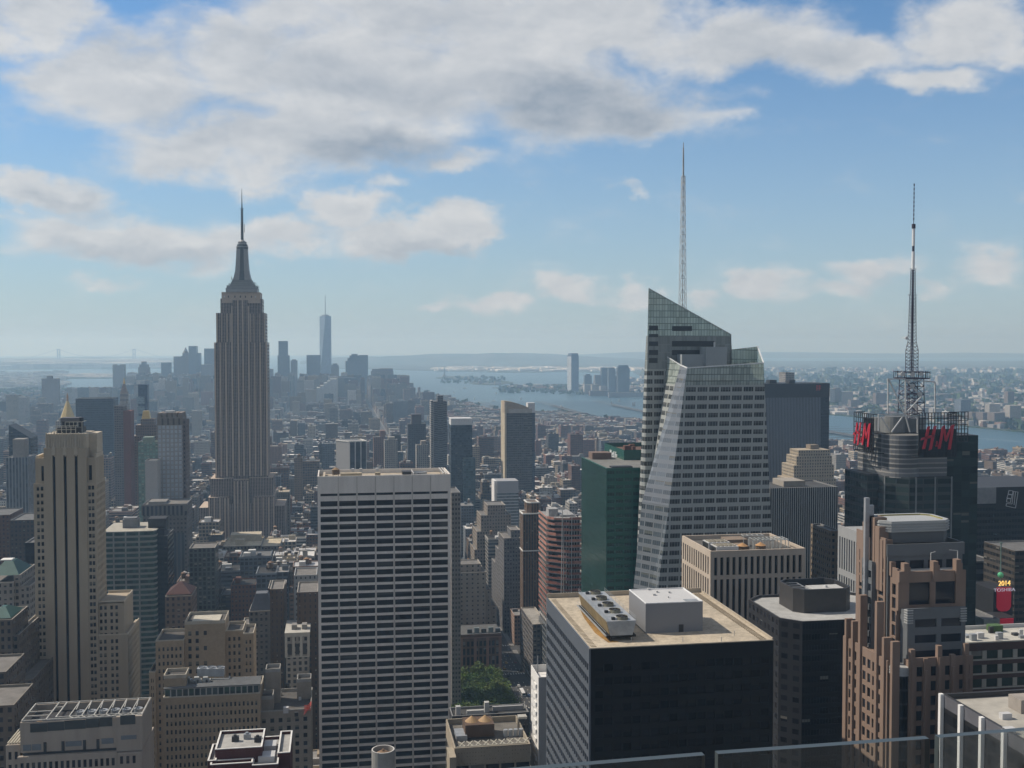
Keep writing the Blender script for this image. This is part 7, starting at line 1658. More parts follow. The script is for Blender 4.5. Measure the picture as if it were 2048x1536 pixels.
# opposite shore
def across(l, r, t_, bpy_, k, label, D=28, cat='tower', name='shore_tower', top=None):
    p = PZ((l+r)/2, bpy_, -1.5); return far(l, r, t_, p.y, k, label, D, tops=top or (), name=name, cat=cat, base=-1.6)
p = PZ(1148, 783, -1.5); Y = p.y
o = thing('shore_tower', 'tallest glass tower across the water with a bright left face', 'tower', (p.x, Y+20, -1.5))
x0, x1 = PY(1142.5, 740, Y).x, PY(1157.5, 740, Y).x; xl = PY(1134.5, 740, Y+34).x; z = PY(1150, 713, Y).z
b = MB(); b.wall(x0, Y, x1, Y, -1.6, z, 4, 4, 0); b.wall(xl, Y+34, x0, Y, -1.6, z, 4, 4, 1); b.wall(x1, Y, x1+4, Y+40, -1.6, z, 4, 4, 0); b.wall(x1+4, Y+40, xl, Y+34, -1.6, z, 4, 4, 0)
zt = PY(1150, 706.5, Y).z; q = [(x0, Y), (x1, Y), (x1+4, Y+40), (xl, Y+34)]; cxm = sum(v[0] for v in q)/4; cym = sum(v[1] for v in q)/4
b.loft([(*v, z) for v in q], [(cxm+(v[0]-cxm)*.84, cym+(v[1]-cym)*.84, zt) for v in q], 0)
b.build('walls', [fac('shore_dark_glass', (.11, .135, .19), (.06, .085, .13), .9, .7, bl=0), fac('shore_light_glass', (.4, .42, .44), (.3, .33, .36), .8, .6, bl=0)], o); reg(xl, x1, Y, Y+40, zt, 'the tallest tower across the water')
for a in ((1169.5, 1183.5, 751, 786, 'b', 'short blue tower across the water beside the tallest one', 28, 'tower', 'shore_tower', ((.2, .8, 748),)), (1190, 1202, 750, 787, 'a', 'grey tower across the water with pale flat blocks at its foot'), (1203, 1216.5, 735, 787, 'b', 'left one of twin blue towers across the water'), (1217.5, 1231, 738, 788, 'b', 'right one of twin blue towers across the water', 28, 'tower', 'shore_tower', ((0, .9, 735),)), (1230, 1241, 752, 788, 'b', 'lower blue tower stepping up to the chamfered tower'), (1236, 1259.5, 736, 789, 'e', 'broad dark tower with chamfered top across the water', 34, 'tower', 'shore_tower', ((.06, .94, 733), (.12, .88, 730.5))), (1169, 1181.5, 769, 788, 'd', 'first pale block at the foot of the far shore towers'), (1184, 1197, 769, 789, 'd', 'second pale block at the foot of the far shore towers'), (1201, 1213, 772, 790, 'd', 'third pale block at the foot of the far shore towers'), (1180, 1220, 781, 792, 'c', 'long low brick terrace along the far waterfront'), (1218, 1286, 785, 795, 'a', 'long grey pier shed on the far waterfront', 20, 'pier shed', 'pier_shed'),
          (1120, 1136, 779, 784, 'a', 'low building at the tip of the far waterfront', 20, 'building', 'shore_building'),
          (1660, 1671, 777, 812, 'd', 'pale lit half of the brick twin towers right of the ribbed slab'), (1671, 1681, 776, 812, 'c', 'shaded half of the brick twin towers right of the ribbed slab'), (1684, 1706, 783, 812, 'd', 'pale wide slab across the river near the ribbed slab'), (1752, 1772, 786, 815, 'c', 'brown low block across the river behind the antenna truss'), (1884, 1903, 788, 801, 'c', 'reddish warehouse on the far hillside', 60, 'warehouse', 'warehouse'), (1922, 1942, 799, 838, 'b', 'blue glass slab at the far river edge with a pale rim', 40), (1944, 1963, 825, 849, 'c', 'first of three brick blocks at the far river edge', 40), (1966, 1986, 825, 851, 'c', 'second of three brick blocks at the far river edge', 40), (1989, 2010, 826, 853, 'c', 'third of three brick blocks at the far river edge', 40), (1979, 2001, 808, 838, 'd', 'tan slab tower behind the three brick blocks'), (2020, 2043, 811, 853, 'd', 'tall tan slab at the right edge across the river'), (2016, 2029, 783, 815, 'c', 'slim brown tower on the far hillside at the right edge'), (1875, 1883, 752, 772, 'd', 'left of the two cream towers on the hazy hill'), (1885, 1893, 751, 772, 'd', 'right of the two cream towers on the hazy hill'), (1844, 1862, 815, 840, 'd', 'white low block at the far river edge behind the sign frame'), (1866, 1884, 817, 842, 'd', 'second white low block at the far river edge behind the sign frame'), (1702, 1720, 800, 818, 'c', 'small brown block on the far shore below the hillside'), (1571, 1575, 760, 790, 'a', 'small slab on the far shore behind the ribbed slab')):  # brick twin towers: sunlit and shaded sides put into pale and brown colours
    across(*a)
# statue island
p = PZ(889, 753, -1); o = thing('statue', 'tiny hazy statue on a tall pedestal on the little island', 'statue', (p.x, p.y, -1))
b = MB(); b.box(p.x-14, p.x+14, p.y-14, p.y+14, -1, 8); b.loft([(p.x-7, p.y-7, 8), (p.x+7, p.y-7, 8), (p.x+7, p.y+7, 8), (p.x-7, p.y+7, 8)], [(p.x-5, p.y-5, 46), (p.x+5, p.y-5, 46), (p.x+5, p.y+5, 46), (p.x-5, p.y+5, 46)]); b.build('pedestal', plain('far_stone', (.22, .21, .2), .9), o)
b = MB(); b.cyl(p.x, p.y, 46, 74, 5, 3.2, 8); b.cyl(p.x, p.y, 74, 80, 2.4, 1.8, 8); b.bar((p.x+2, p.y, 72), (p.x+4, p.y, 93), 1.6); b.build('figure', plain('verdigris', (.12, .2, .17), .7), o)
for (l, r, t_, bs, nm, lab) in ((957, 964, 762, 768, 'island_hall', 'hall with turrets on the second little island'), (990, 1002, 764, 769, 'island_hall', 'pale long hall on the second little island'), (1016, 1022, 772, 778, 'terminal', 'white shed on the far point of land'), (1033, 1046, 770, 777, 'terminal', 'brown terminal with a small tower on the far point of land')):
    q = PZ((l+r)/2, bs, -1); far(l, r, t_, q.y, 'd' if 'pale' in lab or 'white' in lab else 'c', lab, 25, name=nm, cat='hall', base=-1.5)
# suspension bridge
Yb_ = 17600.0; o = thing('suspension_bridge', 'very faint suspension bridge with two towers on the far left horizon', 'bridge', (PY(194, 715, Yb_).x, Yb_, WZ))
xa, xb2 = PY(127, 700, Yb_).x, PY(261, 700, Yb_).x; zt = 205.0; zd = 72.0; m_br = plain('bridge_steel', (.16, .2, .22), .7)
b = MB()
for xx, yy in ((xa, Yb_-300), (xb2, Yb_+300)):
    b = MB()
    for s_ in (-16, 16): b.box(xx+s_-7, xx+s_+7, yy-10, yy+10, WZ, zt)
    b.box(xx-16, xx+16, yy-8, yy+8, zt-16, zt-2); b.box(xx-16, xx+16, yy-8, yy+8, zd+40, zd+52); b.build('bridge_tower', m_br, o)
def bl(f): return (xa+(xb2-xa)*f, Yb_-300+600*f)
b = MB(); 
for k in range(20): f0, f1 = -.55+k*.105, -.55+(k+1)*.105; b.bar((*bl(f0), zd if 0 < f0 < 1 else zd-20*abs(f0-.5)), (*bl(f1), zd if 0 < f1 < 1 else zd-20*abs(f1-.5)), 9)
b.build('deck', m_br, o)
b = MB()
for k in range(16):
    c_ = lambda f: zd+8+(zt-zd-8)*(2*f-1)**2
    b.bar((*bl(k/16), c_(k/16)), (*bl((k+1)/16), c_((k+1)/16)), 4)
for (f0, f1) in ((0, -.4), (1, 1.4)): b.bar((*bl(f0), zt), (*bl(f1), zd-10), 4)
b.build('cable', m_br, o)

# boats
m_sail = plain('white_sail', (.8, .8, .78), .7, noise=.03); m_hull = plain('white_hull', (.68, .68, .66), .5, noise=.05); m_bsail = plain('tan_sail', (.4, .3, .24), .8); m_wake = plain('wake_foam', (.45, .52, .56), .8, noise=.2, nscale=.1)
def hullmesh(b, x, y, L, W_, H, z=WZ):
    pts = [(-.5, -.35), (.3, -.5), (.5, 0), (.3, .5), (-.5, .35)]; b.prism([(x+p[0]*L, y+p[1]*W_) for p in pts], z-.3, z+H)
def sailboat(px, py, s, label, brown=False):
    p = PZ(px, py, WZ); o = thing('sailing_boat', label, 'sailing boat', (p.x, p.y, WZ), 'sailing boats on the bay')
    b = MB(); hullmesh(b, p.x, p.y, 12*s, 3.5*s, 1.3*s); b.build('hull', m_hull if not brown else m_dark, o)
    b = MB()
    for (x0, x1, h) in (((-4.6, .6, 15),) if not brown else ((-7, -1, 15), (-.5, 5, 16))):
        f = [(p.x+x0*s, p.y, WZ+2*s), (p.x+x1*s, p.y+.6*s, WZ+2*s), (p.x+(x1 if not brown else x1-1)*s, p.y+.3*s, WZ+h*s)]
        if brown: f.append((p.x+(x0+1.5)*s, p.y, WZ+h*.8*s))
        b.poly(f); b.poly([(v[0], v[1]+.15, v[2]) for v in f][::-1])
    if not brown: b.poly([(p.x+.9*s, p.y+.4, WZ+1.6*s), (p.x+5.4*s, p.y+.4, WZ+1.6*s), (p.x+.8*s, p.y+.4, WZ+12*s)]); b.poly([(p.x+.8*s, p.y+.55, WZ+12*s), (p.x+5.4*s, p.y+.55, WZ+1.6*s), (p.x+.9*s, p.y+.55, WZ+1.6*s)])
    b.build('sail', m_bsail if brown else m_sail, o)
for i, (px, py, s, lab) in enumerate(((907.6, 787, 1.1, 'small white sailing boat, leftmost on the open bay'), (992.4, 788, 1.1, 'white sailing boat, lower left of a close pair'), (1000, 784.5, 1.1, 'white sailing boat, upper right of a close pair'), (1030, 786, 1.0, 'white sailing boat below the far point of land'), (949, 800, 1.0, 'white sailing boat off the wooded shore by the charcoal tower'), (1042, 800, 1.2, 'white sailing boat just above the cream crowned tower'), (1223, 807, 1.0, 'white sailing boat, nearer of two beside the glass skyscraper'), (1238, 803, 1.1, 'white sailing boat, farther of two beside the glass skyscraper'))): sailboat(px, py, s, lab)
sailboat(1268, 812, 1.25, 'brown sailed two masted boat close to the glass skyscraper', True)
def motor(px, py, L, label, wake, deckh=3):
    p = PZ(px, py, WZ); o = thing('ferry', label, 'ferry', (p.x, p.y, WZ), 'ferries on the bay')
    b = MB(); hullmesh(b, p.x, p.y, L, L*.28, 2); b.build('hull', m_hull, o); b = MB(); b.box(p.x-L*.38, p.x+L*.2, p.y-L*.09, p.y+L*.09, WZ+2, WZ+2+deckh); b.box(p.x-L*.05, p.x+L*.15, p.y-L*.06, p.y+L*.06, WZ+2+deckh, WZ+4+deckh); b.build('cabin', m_sail, o)
    if wake:
        b = MB(); b.poly([(p.x-L*.45, p.y-2, WZ+.06), (p.x-L*.45, p.y+2, WZ+.06), (p.x-L*.45-wake, p.y+9, WZ+.06), (p.x-L*.45-wake, p.y-9, WZ+.06)][::-1] if wake > 0 else [(p.x+L*.45, p.y-2, WZ+.06), (p.x+L*.45-wake, p.y-9, WZ+.06), (p.x+L*.45-wake, p.y+9, WZ+.06), (p.x+L*.45, p.y+2, WZ+.06)]); w_ = b.build('wake', m_wake); w_['kind'] = 'structure'
motor(988, 803, 26, 'white ferry trailing a pale wake off the wooded shore', 90); motor(930, 777, 34, 'white ferry crossing left of the second little island', 90); motor(1064, 782, 34, 'white ferry with a thin wake below the far point', 110); motor(1122, 814, 24, 'grey ferry close to the near shore', 0); motor(910, 738, 60, 'large white ship beyond the statue island', 0, 9); motor(960, 739.5, 70, 'long white ship moored across the far bay', 0, 12); motor(1686, 826, 60, 'white boats moored at the river pier', 0, 5)
p = PZ(1952, 876, WZ); q = PZ(2045, 884, WZ); b = MB(); b.poly([(p.x, p.y-4, WZ+.06), (q.x, q.y-7, WZ+.06), (q.x, q.y+7, WZ+.06), (p.x, p.y+4, WZ+.06)]); w_ = b.build('wake', m_wake); w_['kind'] = 'structure'

# houses, depots and woods across the water: uncountable
def ring_in(pt, poly):
    x, y = pt; c = False; n = len(poly)
    for i in range(n):
        (x0, y0), (x1, y1) = poly[i], poly[(i+1) % n]
        if (y0 > y) != (y1 > y) and x < (x1-x0)*(y-y0)/(y1-y0)+x0: c = not c
    return c
rn = random.Random(21); hb = MB()
njpoly = nj+nj_far
def scatter(n, pxr, pyr, poly, smin, smax, hmin, hmax, pal, z0=-1.5, power=1.0):
    for _ in range(n):
        px = rn.uniform(*pxr); py = pyr[0]+(pyr[1]-pyr[0])*rn.random()**power; p = PZ(px, py, z0)
        if poly is not None and not ring_in((p.x, p.y), poly): continue
        k = p.y/4000; w, d, h = rn.uniform(smin, smax)*max(1, k*.6), rn.uniform(smin, smax)*max(1, k*.6), rn.uniform(hmin, hmax)*(.7+.3*min(3, k)); c = rn.choice(pal)
        hb.box(p.x, p.x+w, p.y, p.y+d, z0-.5, z0+h, 0, c=c, bay=4, fl=4, tmi=1)
pal_nj = [(.42, .4, .36), (.3, .28, .26), (.22, .14, .11), (.18, .12, .1), (.5, .48, .45), (.26, .25, .25), (.62, .6, .57), (.14, .12, .11)]
scatter(2300, (1290, 2060), (738, 862), njpoly, 10, 36, 7, 20, pal_nj, power=1.3)
scatter(150, (1560, 2060), (740, 850), njpoly, 30, 90, 7, 13, [(.5, .48, .45), (.6, .58, .55), (.36, .34, .32)])
scatter(170, (860, 1280), (737, 743), None, 40, 130, 6, 16, [(.7, .68, .64), (.8, .78, .74), (.5, .48, .45)])
scatter(160, (1160, 1290), (757, 789), njpoly, 18, 50, 8, 26, pal_nj)
scatter(60, (1000, 1180), (771, 778), None, 15, 60, 4, 9, [(.3, .22, .18), (.6, .58, .55), (.2, .2, .19)])
scatter(260, (-20, 120), (745, 776), None, 20, 60, 6, 16, [(.3, .28, .25), (.2, .18, .17), (.42, .4, .37), (.16, .14, .12)])
scatter(90, (100, 235), (750, 757), None, 30, 110, 5, 10, [(.42, .38, .33), (.2, .19, .18), (.5, .46, .4)])
scatter(240, (-20, 280), (724, 738), None, 60, 260, 10, 40, [(.3, .3, .3), (.4, .38, .36), (.2, .2, .2)])
o = hb.build('far_house_mass', [fac('far_house', (1, 1, 1), (.07, .075, .085), .45, .45, bl=.2), plain('far_roof', (.8, .8, .8), .9)]); o['kind'] = 'stuff'
# woods: lumpy leaf clumps
wb = MB(); rn = random.Random(5)
def clump(x, y, z, r, h, c):
    for _ in range(7):
        a, e, q = rn.uniform(0, 6.28), rn.uniform(-.3, 1), rn.uniform(.5, 1.0)
        px_, py_, pz_ = x+r*q*math.cos(a), y+r*q*math.sin(a), z+h*(.55+.4*e); s = r*rn.uniform(.35, .7); t_ = rn.uniform(0, 3.14)
        u = Vector((math.cos(t_), math.sin(t_), rn.uniform(-.4, .4)))*s; v = Vector((rn.uniform(-.5, .5), rn.uniform(-.5, .5), 1)).normalized()*s*.9
        P = Vector((px_, py_, pz_)); k = rn.uniform(.7, 1.3); wb.poly([P-u-v, P+u-v, P+u+v, P-u+v], 0, None, (c[0]*k, c[1]*k, c[2]*k))
def wood(n, pxr, pyr, poly, r0, r1):
    for _ in range(n):
        p = PZ(rn.uniform(*pxr), rn.uniform(*pyr), 0)
        if poly is not None and not ring_in((p.x, p.y), poly): continue
        r = rn.uniform(r0, r1)*max(1, p.y/4000); clump(p.x, p.y, -1.5, r, r*1.1, rn.choice([(.045, .075, .035), (.06, .085, .04), (.035, .06, .035), (.075, .08, .045)]))
wood(800, (1290, 2060), (748, 862), njpoly, 9, 20); wood(90, (880, 1010), (754, 767), None, 4, 7); wood(500, (-20, 240), (786, 806), None, 9, 16); wood(260, (832, 1290), (800, 838), ccw([(-5200, -1800)]+main_shore+[(2300, -1800)]), 8, 13); wood(160, (1000, 1300), (771, 789), None, 5, 9)
m_leaf_far = plain('far_foliage', (1, 1, 1), .9, noise=.2, nscale=.05)
o = wb.build('far_woods', m_leaf_far); o['kind'] = 'stuff'
# ---------------------------------------------------------------- the blocks in between
rn = random.Random(11)
PAL = [('red brick', (.17, .085, .062)), ('red brick', (.14, .08, .06)), ('brown brick', (.14, .10, .07)), ('brown brick', (.19, .14, .10)), ('tan', (.29, .23, .16)), ('tan', (.25, .205, .15)), ('grey', (.19, .18, .165)), ('pale grey', (.31, .295, .27)), ('cream', (.38, .33, .255)), ('white', (.48, .465, .43)), ('dark', (.06, .055, .052)), ('dusty pink', (.24, .165, .13)), ('blue grey', (.13, .145, .165))]
ROOFS = [('tar', (.035, .035, .036)), ('tar', (.05, .048, .046)), ('tar', (.06, .055, .05)), ('grey', (.13, .13, .13)), ('grey', (.22, .215, .21)), ('tan', (.34, .29, .22)), ('white', (.58, .57, .55)), ('silver', (.42, .42, .43))]
FM = [fac('fill_punched', (1, 1, 1), (.025, .028, .034), .42, .5, bl=.35, noise=.12), fac('fill_wide', (1, 1, 1), (.025, .028, .034), .66, .5, bl=.3, noise=.1), fac('fill_ribbon', (1, 1, 1), (.025, .03, .038), 1.0, .5, bl=.25, noise=.08), fac('fill_loft', (1, 1, 1), (.03, .034, .04), .72, .66, bl=.25, noise=.12)]
MROOF = plain('fill_roof', (1, 1, 1), .92, noise=.25, nscale=.2); MTRIM = plain('fill_trim', (1, 1, 1), .85, noise=.1)
MTANK = plain('fill_tank', (1, 1, 1), .85)
sx_, sy_ = zip(*sorted([(y, x) for x, y in main_shore]))
def xshore(y): return float(np.interp(y, sx_, sy_))
lots = []
land_poly = ccw([(-5200, -1800)]+main_shore+[(2300, -1800)])
avs = [-2200, -1900, -1650, -1400]+AV+[1740, 2000]
avs.sort()
def hgt(x, y):
    r = rn.random()
    if 690 < y < 985 and -140 < x < 0: return rn.uniform(42, 92)
    if y < 1350:
        h = rn.uniform(24, 66) if -330 < x < 700 else rn.uniform(20, 62)
        if r > .9: h *= 1.35
        if 300 < x and y > 800: h = rn.uniform(18, 48)
    elif y < 2200:
        h = rn.uniform(18, 52) if x > -330 else rn.uniform(20, 58)
        if r > .93: h = rn.uniform(60, 95)
        if x > 480: h = rn.uniform(12, 34)*(1.6 if r > .9 else 1)
    elif y < 4000:
        h = rn.uniform(12, 32)
        if r > .93: h = rn.uniform(40, 72)
        if r > .99: h = rn.uniform(70, 92)
        if x < -700: h *= 1.15
    else:
        h = rn.uniform(12, 36)
        if r > .9 and -900 < x < 400: h = rn.uniform(40, 85)
        if y > 4600 and -1100 < x < 330: h = rn.uniform(34, 130)
    return h
for bi in range(len(avs)-1):
    ax0, ax1 = avs[bi]+15.5, avs[bi+1]-15.5
    for k in range(5, 76):
        yb0 = S0+80.5*k+8; yb1 = S0+80.5*(k+1)-8
        far_ = yb0 > 3000
        for row in range(2):
            ry0, ry1 = (yb0, (yb0+yb1)/2-2.5) if row == 0 else ((yb0+yb1)/2+2.5, yb1)
            x = ax0
            while x < ax1-8:
                w = (rn.uniform(9, 27) if yb0 < 1700 else rn.uniform(12, 32)) if not far_ else rn.uniform(18, 46)
                if x+w > ax1-8: w = ax1-x
                lots.append((x, x+w-.4, ry0+rn.uniform(0, 1.5), ry1-rn.uniform(0, 5))); x += w
def taken(a):
    for f in FOOT:
        if a[0] < f[1]+1 and a[1] > f[0]-1 and a[2] < f[3]+1 and a[3] > f[2]-1: return True
    return False
blds = []
for a in lots:
    mxl, myl = (a[0]+a[1])/2, (a[2]+a[3])/2
    q = (mxl, myl)
    px, py, d = proj((mxl, myl, 20)) if myl > 60 else (-999, 0, 1)
    if not (-60 < px < 2110): continue
    if myl < 430 or not ring_in((mxl, myl+15), land_poly) or mxl > xshore(myl)-25: continue
    if -150 < mxl < 122 and 615 < myl < 802: continue           # the park
    if taken(a): continue
    h = hgt(mxl, myl)
    # keep below the roof line the photo shows in each stretch of the view
    lim = 1180 if myl < 700 else (1105 if myl < 985 else (1010 if myl < 1250 else (900 if myl < 1700 else (830 if myl < 2600 else (775 if myl < 4500 or not 250 < px < 815 else 745)))))
    if 1000 < px < 1075 and 640 < myl < 1000: h = min(h, 26)
    if myl < 760 and -150 < mxl < 122: h = min(h, 30)
    if px > 1640 and myl < 1500: lim = max(lim, 955)
    if 905 < px < 1300 and myl > 1800: lim = max(lim, 850)
    if px > 1280 and myl > 1300: lim = max(lim, 880)
    hm = 260-(lim-691)*d/2150
    h = max(9, min(h, hm if hm > 12 else 12))
    pc = rn.choice(PAL); rc = rn.choice(ROOFS)
    if myl > 2000 and px > 880 and rn.random() < .35: pc = PAL[0]
    k_ = rn.uniform(.8, 1.2); col = tuple(v*k_ for v in pc[1])
    feat = rn.random()
    blds.append(dict(b=a, h=h, col=col, cn=pc[0], rc=rc[1], rn_=rc[0], d=d, px=px, st=rn.randrange(4), f=feat, seed=rn.randrange(10**6)))
# which of them show largest: a coarse depth-sorted coverage count
GW, GH = 512, 384
zb = np.zeros((GH, GW), bool)
def hull_px(x0, x1, y0, y1, z):
    P = []
    for X in (x0, x1):
        for Y_ in (y0, y1):
            for Z_ in (0, z):
                if Y_*math.cos(YAW)+X*math.sin(YAW) < 20: return None
                u, v, w = proj((X, Y_, Z_)); P.append((u/4, v/4))
    P = sorted(set(P)); 
    def half(pts):
        s = []
        for p in pts:
            while len(s) > 1 and (s[-1][0]-s[-2][0])*(p[1]-s[-2][1])-(s[-1][1]-s[-2][1])*(p[0]-s[-2][0]) <= 0: s.pop()
            s.append(p)
        return s[:-1]
    return half(P)+half(P[::-1])
def paint(H):
    xs = [p[0] for p in H]; ys = [p[1] for p in H]
    i0, i1, j0, j1 = max(0, int(min(xs))), min(GW-1, int(max(xs))), max(0, int(min(ys))), min(GH-1, int(max(ys)))
    if i1 < i0 or j1 < j0: return 0
    jj, ii = np.mgrid[j0:j1+1, i0:i1+1]; m = np.ones(jj.shape, bool)
    for a, c in zip(H, H[1:]+H[:1]): m &= ((c[0]-a[0])*(jj+.5-a[1])-(c[1]-a[1])*(ii+.5-a[0])) >= -.01
    sub = zb[j0:j1+1, i0:i1+1]; n = int((m & ~sub).sum()); sub |= m; return n
items = [(math.hypot((f[0]+f[1])/2, f[2]), f, None) for f in FOOT]+[(math.hypot((b['b'][0]+b['b'][1])/2, b['b'][2]), (*b['b'], b['h']), b) for b in blds]
items.sort(key=lambda t_: t_[0])
for _, f, b_ in items:
    H = hull_px(*f)
    n = paint(H) if H else 0
    if b_ is not None: b_['vis'] = n
order = sorted(range(len(blds)), key=lambda i: -blds[i]['vis'])
NIND = 290
single = set(i for i in order[:NIND] if blds[i]['vis'] > 2)
def build_one(bd, wallsb, roofb, trim=1, detail=True, mo=0):
    """adds walls to wallsb and roof pieces to roofb; returns roof spots"""
    x0, x1, y0, y1 = bd['b']; h = bd['h']; r = random.Random(bd['seed']); c = bd['col']; rc = bd['rc']; st = bd['st']
    bay, fl = ((2.6, 3.5), (3.4, 3.6), (3, 3.6), (3.8, 4.0))[st]
    setb = bd['f'] > .8 and h > 35 and (x1-x0) > 14
    tiers = [(x0, x1, y0, y1, h*.78), (x0+2.5, x1-2.5, y0+2.5, y1-2, h)] if setb else [(x0, x1, y0, y1, h)]
    zlo = 0
    for i, (a0, a1, b0, b1, hz_) in enumerate(tiers):
        wallsb.box(a0, a1, b0, b1, zlo, hz_, mo+st, c, bay, fl, top=False)
        q = [(a0, b0), (a1, b0), (a1, b1), (a0, b1)]; s = [(a0+.4, b0+.4), (a1-.4, b0+.4), (a1-.4, b1-.4), (a0+.4, b1-.4)]; cc = tuple(min(.6, v*1.25+.03) for v in c)
        for k in range(4):
            j = (k+1) % 4; wallsb.poly([(*q[k], hz_), (*q[j], hz_), (*s[j], hz_), (*s[k], hz_)], mo+4, None, cc); wallsb.poly([(*s[k], hz_), (*s[j], hz_), (*s[j], hz_-.9), (*s[k], hz_-.9)], mo+4, None, c)
        roofb.poly([(*p, hz_-.88) for p in s], 0, None, rc); zlo = hz_-.9 if i == 0 else zlo
    if detail and trim and r.random() < .6:        # projecting cornice
        cc = tuple(min(.55, v*1.3+.03) for v in c)
        for i_, q_ in enumerate(((x0-.4, x1+.4, y0-.4, y0-.01), (x0-.4, x0-.01, y0, y1), (x1+.01, x1+.4, y0, y1))): wallsb.box(*q_, tiers[0][4]-1.7, tiers[0][4]-.5, mo+4, cc, bot=True)
    a0, a1, b0, b1, hz_ = tiers[-1]; z = hz_-.88; W_, D_ = a1-a0, b1-b0; ents = []
    for k in range(1 if not detail else r.randint(1, 3)):
        w, dd, hh = r.uniform(2.5, min(8, W_*.45)), r.uniform(2.5, min(8, D_*.4)), r.uniform(2.2, 5)
        xx, yy = a0+.8+r.random()*(W_-w-1.6), b0+.8+r.random()*(D_-dd-1.6); cc = r.choice([c, c, (.3, .29, .28), (.12, .11, .11), (.5, .5, .49)])
        ents.append((xx, xx+w, yy, yy+dd, z, z+hh, cc))
    return ents, (a0, a1, b0, b1, z), r
sw, sr = MB(), MB()
NUMW = ['', 'one', 'two', 'three', 'four', 'five', 'six', 'seven', 'eight', 'nine', 'ten', 'eleven', 'twelve', 'thirteen', 'fourteen', 'fifteen', 'sixteen', 'seventeen', 'eighteen', 'nineteen', 'twenty']+['twenty-%s' % w for w in ('one', 'two', 'three', 'four', 'five', 'six', 'seven', 'eight', 'nine')]+['thirty']
used = set(); tankspots = []
SRF = {'tar': 'black', 'grey': 'grey', 'tan': 'tan', 'white': 'white', 'silver': 'silver'}
for i in order:
    bd = blds[i]
    if bd['vis'] == 0 and bd['d'] > 1500 and rn.random() < .5: continue
    if i in single:
        st_n = max(2, min(30, round(bd['h']/3.5))); best = None
        for (lp, ld, ph) in LM:
            s_ = abs(lp-bd['px'])+abs(ld-bd['d'])*.12
            if best is None or s_ < best[0]: best = (s_, lp, ld, ph)
        _, lp, ld, ph = best
        base = '%s storey %s building with %s roof' % (NUMW[st_n], bd['cn'], SRF[bd['rn_']])
        rels = (['beyond', 'behind', 'farther off past'] if bd['d'] > ld+15 else ['before', 'in front of', 'below'])+['beside', 'near', 'off to one side of', 'a little away from']
        lab = None
        for r_ in rels:
            cand = '%s %s %s' % (base, r_, ph)
            if len(cand.split()) <= 16 and cand not in used: lab = cand; break
        if lab is None:
            for extra in ('broad', 'slim', 'plain', 'squat'):
                cand = '%s %s %s %s' % (extra, base, rels[0], ph)
                if len(cand.split()) <= 16 and cand not in used: lab = cand; break
        lab = lab or base; used.add(lab)
        x0, x1, y0, y1 = bd['b']
        o = thing('city_building', lab, 'building', ((x0+x1)/2, (y0+y1)/2, 0), 'buildings filling the city blocks')
        w_, f_ = MB(), MB(); ents, top, r = build_one(bd, w_, f_)
        w_.build('walls', FM+[MTRIM], o); f_.build('roof', MROOF, o)
        for e in ents: b = MB(); b.box(*e[:6], 0, e[6]); b.build('roof_house', MTRIM, o)
        if bd['d'] < 1900 and bd['vis'] > 8 and r.random() < .62: tankspots.append((bd, top, r, lab))
    else:
        ents, top, r = build_one(bd, sw, sr, detail=bd['d'] < 1800)
        for e in ents: sr.box(*e[:6], 0, e[6])
        if bd['d'] < 2600 and r.random() < .3:
            a0, a1, b0, b1, z = top; xx, yy = a0+2.5+r.random()*max(.1, a1-a0-5), b0+2.5+r.random()*max(.1, b1-b0-5); sr.cyl(xx, yy, z+2.6, z+6, 1.7, n=8, c=(.16, .12, .09)); sr.cyl(xx, yy, z+6, z+7.2, 1.8, .1, 8, c=r.choice([(.3, .2, .13), (.45, .45, .45)]))
            for q in range(4): sr.bar((xx+(-1, 1, 1, -1)[q], yy+(-1, -1, 1, 1)[q], z), (xx+(-1, 1, 1, -1)[q], yy+(-1, -1, 1, 1)[q], z+2.6), .3, c=(.08, .08, .08))
o = sw.build('city_block_mass', FM+[MTRIM]); o['kind'] = 'stuff'
o = sr.build('city_roof_mass', MROOF); o['kind'] = 'stuff'
tg = 0
for (bd, top, r, lab) in tankspots[:110]:
    a0, a1, b0, b1, z = top
    if a1-a0 < 7 or b1-b0 < 7: continue
    where = lab.split(' building with ')[0]; ph = lab.split(' roof ', 1)[1] if ' roof ' in lab else ''
    for q in range(1 if r.random() < .75 else 2):
        xx, yy = a0+3+r.random()*(a1-a0-6), b0+3+r.random()*(b1-b0-6); cone = r.choice([(.30, .18, .1), (.42, .42, .42), (.2, .13, .09), (.5, .49, .47)])
        cw = {(.30, .18, .1): 'orange', (.42, .42, .42): 'grey', (.2, .13, .09): 'brown', (.5, .49, .47): 'white'}[cone]
        words = ('%s coned tank on the %s block %s' % (cw, where, ph)).split()
        l2 = ' '.join(words[:16])
        if l2 in used: continue
        used.add(l2)
        water_tank(xx, yy, z, r.uniform(1.5, 2.2), r.uniform(3, 4.2), l2, 'water tanks on the city roofs', cone=cone, detail=False)
